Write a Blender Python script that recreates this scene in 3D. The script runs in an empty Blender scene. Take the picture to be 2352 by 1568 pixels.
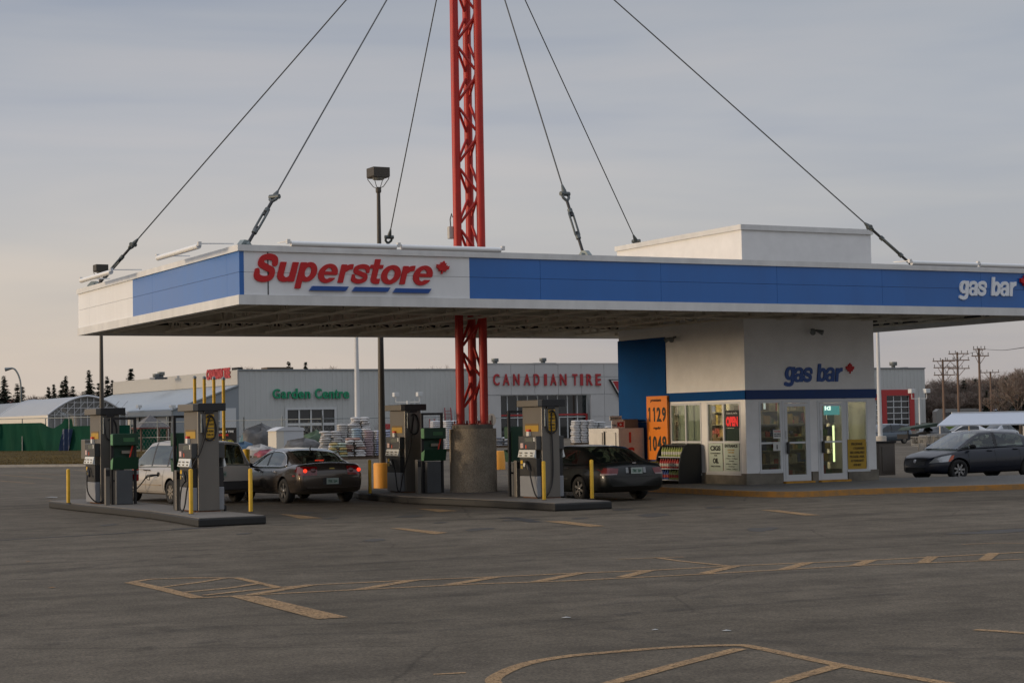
import bpy, bmesh, math, random
from mathutils import Vector, Matrix
from mathutils.bvhtree import BVHTree
random.seed(7)
R = math.radians
sc = bpy.context.scene
# ------------------------------------------------------------------ camera
F_PX, PITCH, ROLL, YAW = 4253.5, 0.043647, -0.017735, 0.482917      # F_PX for a 2352 px wide frame
CAM = Vector((-12.7926, -36.5136, 1.8866))
fw = Vector((math.sin(YAW)*math.cos(PITCH), math.cos(YAW)*math.cos(PITCH), math.sin(PITCH)))
rt0 = Vector((math.cos(YAW), -math.sin(YAW), 0)); up0 = rt0.cross(fw)
rt = rt0*math.cos(ROLL)+up0*math.sin(ROLL); up = -rt0*math.sin(ROLL)+up0*math.cos(ROLL)
cd = bpy.data.cameras.new('camera'); cam = bpy.data.objects.new('camera', cd); sc.collection.objects.link(cam)
cd.sensor_width = 36; cd.lens = F_PX*36/2352; cd.clip_end = 6000; cd.clip_start = .1
cam.matrix_world = Matrix(((rt.x, up.x, -fw.x, CAM.x), (rt.y, up.y, -fw.y, CAM.y), (rt.z, up.z, -fw.z, CAM.z), (0, 0, 0, 1)))
sc.camera = cam
# ------------------------------------------------------------------ world, sun, exposure
SUN_EL, SUN_DIR = R(4.5), Vector((-math.cos(R(15)), math.sin(R(15)), 0))     # low evening sun behind the left of the forecourt
w = bpy.data.worlds.new('World'); sc.world = w; w.use_nodes = True
nt = w.node_tree; nt.nodes.clear()
def N(t, ty, **k):
    n = t.nodes.new(ty)
    for a, b in k.items(): setattr(n, a, b)
    return n
def ramp(t, stops, interp='LINEAR'):
    n = N(t, 'ShaderNodeValToRGB'); cr = n.color_ramp; cr.interpolation = interp
    while len(cr.elements) < len(stops): cr.elements.new(.5)
    for e, (p, c) in zip(cr.elements, stops): e.position = p; e.color = (*c, 1) if len(c) == 3 else c
    return n
def mth(t, op, a, b=None, c=None):
    n = N(t, 'ShaderNodeMath', operation=op)
    for i, v in enumerate((a, b, c)):
        if v is None: continue
        if isinstance(v, (int, float)): n.inputs[i].default_value = v
        else: t.links.new(v, n.inputs[i])
    return n.outputs[0]
def mixc(t, f, a, b, mode='MIX'):
    n = N(t, 'ShaderNodeMix', data_type='RGBA', blend_type=mode)
    for i, v in ((0, f), (6, a), (7, b)):
        if isinstance(v, (int, float)): n.inputs[i].default_value = v
        elif isinstance(v, tuple): n.inputs[i].default_value = (*v, 1)
        else: t.links.new(v, n.inputs[i])
    return n.outputs[2]
out = N(nt, 'ShaderNodeOutputWorld')
sky = N(nt, 'ShaderNodeTexSky', sky_type='NISHITA'); sky.sun_disc = False; sky.sun_elevation = SUN_EL
sky.sun_rotation = math.atan2(SUN_DIR.x, SUN_DIR.y); sky.dust_density = 3
bg1 = N(nt, 'ShaderNodeBackground'); nt.links.new(sky.outputs[0], bg1.inputs[0]); bg1.inputs[1].default_value = .05
tc = N(nt, 'ShaderNodeTexCoord'); sep = N(nt, 'ShaderNodeSeparateXYZ'); nt.links.new(tc.outputs['Generated'], sep.inputs[0])
mp = N(nt, 'ShaderNodeMapping'); mp.inputs['Scale'].default_value = (1.6, 1.6, 13); nt.links.new(tc.outputs['Generated'], mp.inputs[0])
mp.inputs['Rotation'].default_value = (R(2), R(-3), 0)
ns = N(nt, 'ShaderNodeTexNoise'); ns.inputs['Scale'].default_value = 1.5; ns.inputs['Detail'].default_value = 4; ns.inputs['Roughness'].default_value = .5; ns.inputs['Distortion'].default_value=.3
nt.links.new(mp.outputs[0], ns.inputs['Vector'])
elev = sep.outputs[2]
warm_dir = N(nt, 'ShaderNodeVectorMath', operation='DOT_PRODUCT'); nt.links.new(tc.outputs['Generated'], warm_dir.inputs[0]); warm_dir.inputs[1].default_value = (-.75, .66, 0)
# warm near the horizon at the left, blue grey higher up and to the right
base = ramp(nt, [(0, (.42, .385, .365)), (.05, (.45, .42, .405)), (.10, (.43, .42, .43)), (.155, (.375, .38, .42)), (.24, (.30, .315, .36)), (.5, (.53, .55, .61)), (1, (.95, .99, 1.08))])
nt.links.new(elev, base.inputs[0])
cl = ramp(nt, [(.36, (.82, .86, .94)), (.5, (1.0, 1.0, 1.0)), (.64, (1.13, 1.08, 1.03))]); nt.links.new(ns.outputs[0], cl.inputs[0])
c1 = mixc(nt, 1.0, base.outputs[0], cl.outputs[0], 'MULTIPLY')
wf = mth(nt, 'MULTIPLY', mth(nt, 'SUBTRACT', 1.0, mth(nt, 'MINIMUM', mth(nt, 'MULTIPLY', elev, 9.0), 1.0)), mth(nt, 'MAXIMUM', mth(nt, 'MULTIPLY_ADD', warm_dir.outputs['Value'], 2.4, -.30), 0.0))
wf = mth(nt, 'MINIMUM', wf, 1.0)
c2 = mixc(nt, wf, c1, (.66, .56, .455))
right = mth(nt, 'MINIMUM', mth(nt, 'MAXIMUM', mth(nt, 'MULTIPLY_ADD', warm_dir.outputs['Value'], -1.6, .55), 0.0), 1.0)
c3 = mixc(nt, mth(nt, 'MULTIPLY', right, .45), c2, (.31, .32, .355)); c3 = mixc(nt, 1.0, c3, (1.0, .998, 1.015), 'MULTIPLY')
bg2 = N(nt, 'ShaderNodeBackground'); nt.links.new(c3, bg2.inputs[0]); bg2.inputs[1].default_value = 1.05
add = N(nt, 'ShaderNodeAddShader'); nt.links.new(bg1.outputs[0], add.inputs[0]); nt.links.new(bg2.outputs[0], add.inputs[1])
nt.links.new(add.outputs[0], out.inputs[0])
ld = bpy.data.lights.new('sun', 'SUN'); ld.energy = 1.6; ld.angle = R(8); ld.color = (1, .80, .58)
sun = bpy.data.objects.new('sun', ld); sc.collection.objects.link(sun)
sd_ = Vector((SUN_DIR.x*math.cos(SUN_EL), SUN_DIR.y*math.cos(SUN_EL), math.sin(SUN_EL)))
sun.rotation_euler = sd_.to_track_quat('Z', 'Y').to_euler()
vs = sc.view_settings; vs.view_transform = 'Standard'; vs.look = 'None'; vs.exposure = 0; vs.gamma = 1
sc.cycles.max_bounces = 8; sc.cycles.transparent_max_bounces = 16
# ------------------------------------------------------------------ measuring helpers (photo survey -> world metres)
def ray(x, y): return fw*F_PX+rt*(x-1176)+up*(784-y)
def gz(x, y):                                   # gentle dip of the lot far to the right
    p = Vector((x, y, 0))-CAM; d = p.x*math.sin(YAW)+p.y*math.cos(YAW); l = p.x*math.cos(YAW)-p.y*math.sin(YAW)
    a = max(0, min(1, (l-16)/14)); b = max(0, min(1, (d-75)/40))*max(0, min(1, (225-d)/50))
    return -.6*a*a*(3-2*a)*b*b*(3-2*b)
def gnd(x, y, z=0): d = ray(x, y); return CAM+d*((z-CAM.z)/d.z)
def fr(x, y, V): d = ray(x, y); return CAM+d*((V-CAM.y)/d.y)
def sdp(x, y, U): d = ray(x, y); return CAM+d*((U-CAM.x)/d.x)
def dep(x, y, D): return CAM+ray(x, y)*(D/F_PX)
def base_at(x, D, z=None):                      # a point on the ground D metres in front of the camera
    p = dep(x, 968, D); p.z = gz(p.x, p.y) if z is None else z; return p
# ------------------------------------------------------------------ materials
MATS = {}
def mat(name, col, rough=.6, metal=0, var=0, vs_=3, bump=0, bs=40, emit=None, es=1, spec=.5, stretch=None, coat=0, var2=0, vs2=40):
    if name in MATS: return MATS[name]
    m = bpy.data.materials.new(name); m.use_nodes = True; t = m.node_tree; b = t.nodes['Principled BSDF']; MATS[name] = m
    b.inputs['Base Color'].default_value = (*col, 1); b.inputs['Roughness'].default_value = rough; b.inputs['Metallic'].default_value = metal
    b.inputs['Specular IOR Level'].default_value = spec
    if coat: b.inputs['Coat Weight'].default_value = coat; b.inputs['Coat Roughness'].default_value = .05
    co = N(t, 'ShaderNodeTexCoord').outputs['Object']
    if stretch: mpn = N(t, 'ShaderNodeMapping'); mpn.inputs['Scale'].default_value = stretch; t.links.new(co, mpn.inputs[0]); co = mpn.outputs[0]
    c = None
    if var:
        n = N(t, 'ShaderNodeTexNoise'); n.inputs['Scale'].default_value = vs_; n.inputs['Detail'].default_value = 6; n.inputs['Roughness'].default_value = .6; t.links.new(co, n.inputs['Vector'])
        r = ramp(t, [(.3, tuple(x*(1-var) for x in col)), (.7, tuple(min(1, x*(1+var)) for x in col))]); t.links.new(n.outputs[0], r.inputs[0]); c = r.outputs[0]
        t.links.new(mth(t, 'MULTIPLY_ADD', n.outputs[0], .25*rough, rough*.87), b.inputs['Roughness'])
    if var2:
        n = N(t, 'ShaderNodeTexNoise'); n.inputs['Scale'].default_value = vs2; n.inputs['Detail'].default_value = 3; t.links.new(co, n.inputs['Vector'])
        r = ramp(t, [(.3, (1-var2,)*3), (.7, (1+var2,)*3)]); t.links.new(n.outputs[0], r.inputs[0]); c = mixc(t, 1.0, c if c else col, r.outputs[0], 'MULTIPLY')
    if c: t.links.new(c, b.inputs['Base Color'])
    if bump:
        n = N(t, 'ShaderNodeTexNoise'); n.inputs['Scale'].default_value = bs; n.inputs['Detail'].default_value = 4; t.links.new(co, n.inputs['Vector'])
        bp = N(t, 'ShaderNodeBump'); bp.inputs['Strength'].default_value = bump; bp.inputs['Distance'].default_value = .02; t.links.new(n.outputs[0], bp.inputs['Height']); t.links.new(bp.outputs[0], b.inputs['Normal'])
    if emit: b.inputs['Emission Color'].default_value = (*emit, 1); b.inputs['Emission Strength'].default_value = es
    return m
def glass(name, tint, refl=.04, solid=0.0, scol=(.02, .02, .02), rough=.02):
    if name in MATS: return MATS[name]
    m = bpy.data.materials.new(name); m.use_nodes = True; t = m.node_tree; t.nodes.clear(); MATS[name] = m
    o = N(t, 'ShaderNodeOutputMaterial'); tr = N(t, 'ShaderNodeBsdfTransparent'); tr.inputs[0].default_value = (*tint, 1)
    df = N(t, 'ShaderNodeBsdfDiffuse'); df.inputs[0].default_value = (*scol, 1); mx0 = N(t, 'ShaderNodeMixShader'); mx0.inputs[0].default_value = solid
    t.links.new(tr.outputs[0], mx0.inputs[1]); t.links.new(df.outputs[0], mx0.inputs[2])
    g = N(t, 'ShaderNodeBsdfGlossy'); g.inputs['Roughness'].default_value = rough; g.inputs[0].default_value = (.9, .93, .95, 1)
    fz = N(t, 'ShaderNodeLayerWeight'); fz.inputs[0].default_value = .5; f = mth(t, 'MINIMUM', mth(t, 'MULTIPLY_ADD', mth(t, 'POWER', fz.outputs['Facing'], 4.0), .9, .03+refl), 1.0)
    mx = N(t, 'ShaderNodeMixShader'); t.links.new(f, mx.inputs[0]); t.links.new(mx0.outputs[0], mx.inputs[1]); t.links.new(g.outputs[0], mx.inputs[2]); t.links.new(mx.outputs[0], o.inputs[0])
    return m
WHITE = mat('white_panel', (.80, .81, .81), .45, var=.06, vs_=1.5, stretch=(1, 1, .2))
BLUE = mat('blue_panel', (.003, .125, .44), .40, var=.07, vs_=1.2, coat=.6, stretch=(1, 1, .25)); BLUE.node_tree.nodes['Principled BSDF'].inputs['Coat Roughness'].default_value = .22
TRIM = mat('white_trim', (.68, .68, .66), .5, var=.10, vs_=2.5, stretch=(1, 1, .4))
STUC = mat('stucco', (.84, .84, .83), .85, var=.05, vs_=2.5, bump=.25, bs=60)
RED = mat('mast_red_paint', (.46, .018, .010), .5, var=.14, vs_=2.5)
SIGNRED = mat('sign_red', (.52, .008, .010), .55)
SIGNBLUE = mat('sign_blue', (.010, .07, .30), .4)
LTBLUEW = mat('sign_white', (.84, .87, .90), .4)
BLACK = mat('black_paint', (.012, .012, .013), .45)
BLACKM = mat('matt_black', (.02, .02, .02), .8)
RUB = mat('rubber', (.015, .015, .016), .75)
STEEL = mat('brushed_stainless', (.17, .158, .14), .45, .55, var=.07, vs_=2, stretch=(1, 1, .3))
GALV = mat('galvanized', (.23, .25, .25), .55, .6, var=.2, vs_=14)
GREYP = mat('grey_cabinet', (.22, .23, .245), .5, var=.05)
TAUPE = mat('taupe_metal', (.13, .118, .10), .5, var=.06)
YEL = mat('bollard_yellow', (.62, .37, .015), .5, var=.14, vs_=6)
ORG = mat('orange_yellow_plastic', (.78, .34, .04), .55, var=.07)
CONC = mat('concrete', (.30, .285, .255), .9, var=.14, vs_=3, bump=.4, bs=50, var2=.15, vs2=25)
ALUM = mat('aluminium', (.52, .53, .54), .4, .5, var=.04)
BRONZE = mat('bronze_lamp', (.050, .043, .033), .5, var=.1)
CHROME = mat('chrome', (.75, .76, .78), .15, 1)
JOIST = mat('joist_paint', (.72, .67, .57), .7, var=.15, vs_=3)
GREENB = mat('green_plastic', (.008, .05, .022), .45)
LGREEN = mat('green_plastic_edge', (.10, .26, .12), .5)
# ------------------------------------------------------------------ mesh builder
class MB:
    def __init__(s): s.v = []; s.f = []; s.sm = []
    def add(s, vs, fs, smooth=False):
        o = len(s.v); s.v += [tuple(p) for p in vs]; s.f += [tuple(i+o for i in f) for f in fs]; s.sm += [smooth]*len(fs); return s
    def box(s, x0, x1, y0, y1, z0, z1):
        return s.add([(x0, y0, z0), (x1, y0, z0), (x1, y1, z0), (x0, y1, z0), (x0, y0, z1), (x1, y0, z1), (x1, y1, z1), (x0, y1, z1)],
                     [(0, 3, 2, 1), (4, 5, 6, 7), (0, 1, 5, 4), (1, 2, 6, 5), (2, 3, 7, 6), (3, 0, 4, 7)])
    def bar(s, a, b, w, h=None):                       # square bar between two points
        a = Vector(a); b = Vector(b); h = h or w; d = (b-a).normalized(); q = Vector((0, 0, 1)) if abs(d.z) < .95 else Vector((1, 0, 0))
        x = d.cross(q).normalized()*w/2; y = d.cross(x).normalized()*h/2
        vs = [p+i*x+j*y for p in (a, b) for i, j in ((-1, -1), (1, -1), (1, 1), (-1, 1))]
        return s.add(vs, [(0, 1, 2, 3), (7, 6, 5, 4), (0, 4, 5, 1), (1, 5, 6, 2), (2, 6, 7, 3), (3, 7, 4, 0)])
    def tube(s, pts, r, n=8, caps=True):
        pts = [Vector(p) for p in pts]; rs = r if isinstance(r, (list, tuple)) else [r]*len(pts); o = []; px = None
        for i, p in enumerate(pts):
            d = (pts[min(i+1, len(pts)-1)]-pts[max(i-1, 0)]).normalized()
            if px is None: q = Vector((0, 0, 1)) if abs(d.z) < .9 else Vector((1, 0, 0)); px = d.cross(q).normalized()
            px = (px-d*px.dot(d)).normalized(); py = d.cross(px)
            o += [p+(px*math.cos(2*math.pi*k/n)+py*math.sin(2*math.pi*k/n))*rs[i] for k in range(n)]
        fs = [(i*n+k, i*n+(k+1) % n, (i+1)*n+(k+1) % n, (i+1)*n+k) for i in range(len(pts)-1) for k in range(n)]
        s.add(o, fs, True)
        if caps: s.add(o[:n], [tuple(range(n-1, -1, -1))]); s.add(o[-n:], [tuple(range(n))])
        return s
    def lathe(s, prof, n=24, c=(0, 0, 0), axis='z'):
        vs = []
        for r, z in prof:
            for k in range(n):
                a = 2*math.pi*k/n; x, y = r*math.cos(a), r*math.sin(a)
                vs.append({'z': (c[0]+x, c[1]+y, c[2]+z), 'y': (c[0]+x, c[1]+z, c[2]+y), 'x': (c[0]+z, c[1]+x, c[2]+y)}[axis])
        fs = [(i*n+k, i*n+(k+1) % n, (i+1)*n+(k+1) % n, (i+1)*n+k) for i in range(len(prof)-1) for k in range(n)]
        s.add(vs, fs, True)
        if prof[0][0] > 1e-4: s.add(vs[:n], [tuple(range(n-1, -1, -1))])
        if prof[-1][0] > 1e-4: s.add(vs[-n:], [tuple(range(n))])
        return s
    def prism(s, poly, d, o=(0, 0, 0), ax=(1, 0, 0), ay=(0, 0, 1)):   # polygon in plane (ax, ay) from o, thickness vector d
        o = Vector(o); ax = Vector(ax); ay = Vector(ay); d = Vector(d); n = len(poly)
        a = [o+ax*p[0]+ay*p[1] for p in poly]; b = [p+d for p in a]
        return s.add(a+b, [tuple(range(n)), tuple(range(2*n-1, n-1, -1))]+[(i, i+n, (i+1) % n+n, (i+1) % n) for i in range(n)])
    def quad(s, *p): return s.add(p, [tuple(range(len(p)))])
    def build(s, name, m, parent=None, bevel=0, fix=True, sharp=35, loc=None):
        me = bpy.data.meshes.new(name); me.from_pydata(s.v, [], s.f)
        me.polygons.foreach_set('use_smooth', s.sm)
        for mm in (m if isinstance(m, (list, tuple)) else [m]): me.materials.append(mm)
        if fix:
            bm = bmesh.new(); bm.from_mesh(me); bmesh.ops.recalc_face_normals(bm, faces=bm.faces); bm.to_mesh(me); bm.free()
        me.update()
        o = bpy.data.objects.new(name, me); sc.collection.objects.link(o)
        if parent: o.parent = parent
        if loc is not None: o.location = loc
        if bevel:
            b = o.modifiers.new('bevel', 'BEVEL'); b.width = bevel; b.segments = 2; b.limit_method = 'ANGLE'
        return o
def tag(o, label=None, cat=None, group=None, kind=None):
    if label: o['label'] = label
    if cat: o['category'] = cat
    if group: o['group'] = group
    if kind: o['kind'] = kind
    return o
def thing(name, label, cat, loc=(0, 0, 0), rz=0, group=None):
    o = bpy.data.objects.new(name, None); sc.collection.objects.link(o); o.location = loc; o.rotation_euler = (0, 0, rz); o.empty_display_size = .2
    return tag(o, label, cat, group)
def copy_tree(o, parent=None):
    c = o.copy(); sc.collection.objects.link(c); c.parent = parent
    for ch in [x for x in bpy.data.objects if x.parent == o]: copy_tree(ch, c)
    return c
def text_mb(body, o, ax, ay, n, depth=.03, bold=0.0, shear=0.0, spacing=1.0, mb=None):
    """lettering fitted to the parallelogram o, ax (width vector), ay (height vector); n = outward normal"""
    cu = bpy.data.curves.new('t', 'FONT'); cu.body = body; cu.size = 1; cu.offset = bold; cu.shear = shear; cu.space_character = spacing; cu.resolution_u = 4; cu.extrude = .5; cu.align_x = 'CENTER'
    ob = bpy.data.objects.new('t', cu); sc.collection.objects.link(ob)
    dg = bpy.context.evaluated_depsgraph_get(); dg.update(); me = bpy.data.meshes.new_from_object(ob.evaluated_get(dg))
    bpy.data.objects.remove(ob); bpy.data.curves.remove(cu)
    xs = [v.co.x for v in me.vertices]; ys = [v.co.y for v in me.vertices]; x0, x1, y0, y1 = min(xs), max(xs), min(ys), max(ys)
    o = Vector(o); ax = Vector(ax); ay = Vector(ay); n = Vector(n)
    mb = mb or MB()
    mb.add([o+ax*((v.co.x-x0)/(x1-x0))+ay*((v.co.y-y0)/(y1-y0))+n*((v.co.z+.5)*depth+.002) for v in me.vertices], [tuple(p.vertices) for p in me.polygons])
    bpy.data.meshes.remove(me); return mb
LEAF = [(0, 1.0), (.15, .72), (.31, .79), (.235, .36), (.42, .55), (.47, .43), (.73, .48), (.64, .24), (.73, .17), (.36, -.10), (.41, -.24), (.045, -.17), (.05, -.55)]
LEAF += [(-x, y) for x, y in LEAF[:0:-1]]
def leaf_mb(c, sx, sy, ax, ay, d):
    m = MB(); c = Vector(c); ax = Vector(ax).normalized(); ay = Vector(ay).normalized(); d = Vector(d)
    pts = [c+ax*x*sx+ay*y*sy for x, y in LEAF]; n = len(pts)
    m.add(pts+[p+d for p in pts]+[c+ay*.1*sy, c+ay*.1*sy+d], [(i, (i+1) % n, 2*n) for i in range(n)]+[(n+i, n+(i+1) % n, 2*n+1) for i in range(n)]+[(i, i+n, (i+1) % n+n, (i+1) % n) for i in range(n)])
    return m
X, Y, Z = Vector((1, 0, 0)), Vector((0, 1, 0)), Vector((0, 0, 1))
def smooth_pts(P, n=5):
    o = []
    for i in range(len(P)-1):
        p0, p1, p2, p3 = P[max(i-1, 0)], P[i], P[i+1], P[min(i+2, len(P)-1)]
        for k in range(n):
            t = k/n; o.append(.5*((2*p1)+(p2-p0)*t+(2*p0-5*p1+4*p2-p3)*t*t+(3*p1-p0-3*p2+p3)*t**3))
    return o+[P[-1]]
# ------------------------------------------------------------------ heavy italic sign letters drawn as solid shapes
def _ell(cx, cy, rx, ry): return lambda x, y: (math.hypot((x-cx)/rx, (y-cy)/ry)-1)*min(rx, ry)
def _box(x0, x1, y0, y1): return lambda x, y: max(x0-x, x-x1, y0-y, y-y1)
def _un(*f): return lambda x, y: min(g(x, y) for g in f)
def _sub(f, *gs): return lambda x, y: max(f(x, y), *(-g(x, y) for g in gs))
def _and(*f): return lambda x, y: max(g(x, y) for g in f)
def _stroke(pts, t):
    P = [(p.x, p.y) for p in smooth_pts([Vector((a, b, 0)) for a, b in pts], 6)]; th = t if callable(t) else (lambda u: t)
    def f(x, y):
        best = 9
        for i in range(len(P)-1):
            (ax, ay), (bx, by) = P[i], P[i+1]; dx, dy = bx-ax, by-ay; u = max(0, min(1, ((x-ax)*dx+(y-ay)*dy)/(dx*dx+dy*dy+1e-9))); best = min(best, math.hypot(x-ax-u*dx, y-ay-u*dy)-th((i+u)/(len(P)-1)))
        return best
    return f
_bowl = _sub(_ell(.52, .5, .46, .52), _ell(.50, .5, .17, .27))
GL = {
 'o': _sub(_ell(.5, .5, .5, .52), _ell(.5, .5, .19, .28)),
 'e': _sub(_ell(.5, .5, .5, .52), _and(_ell(.5, .5, .20, .30), _box(0, 1, .60, 1)), _and(_ell(.5, .5, .20, .30), _box(0, 1, 0, .42)), _box(.52, 1.1, .27, .42)),
 'u': _un(_box(0, .31, .36, 1), _box(.62, .93, 0, 1), _and(_sub(_ell(.42, .36, .42, .38), _ell(.475, .40, .165, .18)), _box(-1, .8, -1, .37))),
 'p': _un(_box(0, .31, -.38, 1), _bowl), 'b': _un(_box(0, .31, 0, 1.33), _bowl),
 'r': _un(_box(0, .31, 0, 1), _and(_sub(_ell(.62, .48, .56, .55), _ell(.66, .40, .36, .34)), _box(.2, .70, .60, 1.1))),
 's': _and(_stroke([(.92, .66), (.80, .84), (.5, .895), (.19, .80), (.20, .62), (.5, .51), (.80, .39), (.80, .20), (.5, .105), (.18, .17), (.06, .36)], .122), _box(.0, 1, -.04, 1.05)),
 'S': _and(_stroke([(1.0, .95), (.90, 1.20), (.55, 1.30), (.20, 1.20), (.18, .92), (.52, .74), (.90, .56), (.90, .22), (.52, .11), (.14, .22), (.02, .52)], .165), _box(-.1, 1.15, -.06, 1.5)),
 't': _un(_box(.18, .49, .2, 1.30), _box(0, .72, .80, 1.0), _and(_stroke([(.335, .35), (.35, .18), (.48, .12), (.66, .125)], .14), _box(.18, .70, -.02, .6))),
 'g': _un(_box(.62, .93, -.05, 1), _sub(_ell(.42, .55, .44, .47), _ell(.46, .55, .15, .25)), _and(_stroke([(.775, .05), (.72, -.17), (.42, -.245), (.10, -.17)], .13), _box(-.02, .93, -.4, .1))),
 'a': _un(_box(.58, .89, 0, .66), _and(_stroke([(.10, .68), (.22, .85), (.5, .89), (.73, .78), (.735, .55)], .12), _box(0, .95, .5, 1.05)), _sub(_ell(.36, .28, .36, .30), _ell(.42, .28, .15, .13)), _and(_ell(.62, .47, .24, .10), _box(.4, .7, .3, .56))),
}
def glyph_mesh(ch):
    f = GL[ch]; N_ = 56; x0, x1, y0, y1 = -.12, 1.2, -.46, 1.5; nx_ = N_; ny_ = int(N_*(y1-y0)/(x1-x0)); hx, hy = (x1-x0)/nx_, (y1-y0)/ny_
    val = [[f(x0+i*hx, y0+j*hy) for i in range(nx_+1)] for j in range(ny_+1)]; seg = {}
    def cut(i, j, k, l):
        a, b = val[j][i], val[l][k]; t = a/(a-b); t = min(max(t, .02), .98); return (('h' if j == l else 'v', min(i, k), min(j, l)), (x0+(i+(k-i)*t)*hx, y0+(j+(l-j)*t)*hy))
    pos = {}
    for j in range(ny_):
        for i in range(nx_):
            c = [(i, j), (i+1, j), (i+1, j+1), (i, j+1)]; s = [val[q[1]][q[0]] < 0 for q in c]
            if all(s) or not any(s): continue
            ed = []
            for k in range(4):
                if s[k] != s[(k+1) % 4]:
                    a, b = c[k], c[(k+1) % 4]; key, p = cut(*a, *b) if a < b else cut(*b, *a); pos[key] = p; ed.append((s[k], key))
            outs = [e[1] for e in ed if e[0]]; ins = [e[1] for e in ed if not e[0]]
            for a, b in zip(outs, ins if len(ins) == 1 else ins[::-1]): seg[a] = b
    loops = []
    while seg:
        st_, cur = seg.popitem(); lp = [st_]
        while cur != st_ and cur in seg: lp.append(cur); cur = seg.pop(cur)
        if len(lp) > 5: loops.append([pos[k] for k in lp])
    cu = bpy.data.curves.new('g', 'CURVE'); cu.dimensions = '2D'; cu.fill_mode = 'BOTH'; cu.extrude = .5
    for lp in loops:
        sp_ = cu.splines.new('POLY'); sp_.points.add(len(lp)-1); sp_.use_cyclic_u = True
        for q, p in zip(sp_.points, lp): q.co = (p[0], p[1], 0, 1)
    ob = bpy.data.objects.new('g', cu); sc.collection.objects.link(ob); dg = bpy.context.evaluated_depsgraph_get(); dg.update(); me = bpy.data.meshes.new_from_object(ob.evaluated_get(dg))
    r = ([tuple(v.co) for v in me.vertices], [tuple(p.vertices) for p in me.polygons]); bpy.data.objects.remove(ob); bpy.data.curves.remove(cu); bpy.data.meshes.remove(me); return r
GM_ = {}
def sign_letters(spec, V, depth, m_, parent, sh):
    """spec: (char, left, right, top, bottom) of each slanted letter as surveyed on the facade plane y = V"""
    for i_, (ch, xl, xr, yt, yb_) in enumerate(spec):
        V_ = V-.003*(i_ % 2)
        if ch not in GM_: GM_[ch] = glyph_mesh(ch)
        vs, fs = GM_[ch]; vs = [(x+sh*y, y, z) for x, y, z in vs]; a0, a1 = min(v[0] for v in vs), max(v[0] for v in vs); b0, b1 = min(v[1] for v in vs), max(v[1] for v in vs)
        cx = (xl+xr)/2; sq_ = (xr-xl)*.02; xl, xr = xl+sq_, xr-sq_; p0, p1 = fr(xl, (yt+yb_)/2, V).x, fr(xr, (yt+yb_)/2, V).x; z0, z1 = fr(cx, yb_, V).z, fr(cx, yt, V).z
        mb = MB(); mb.add([(p0+(p1-p0)*(x-a0)/(a1-a0), V_-(z+.5)*depth, z0+(z1-z0)*(y-b0)/(b1-b0)) for x, y, z in vs], fs); mb.build('sign_letter', m_, parent, fix=True)
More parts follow.
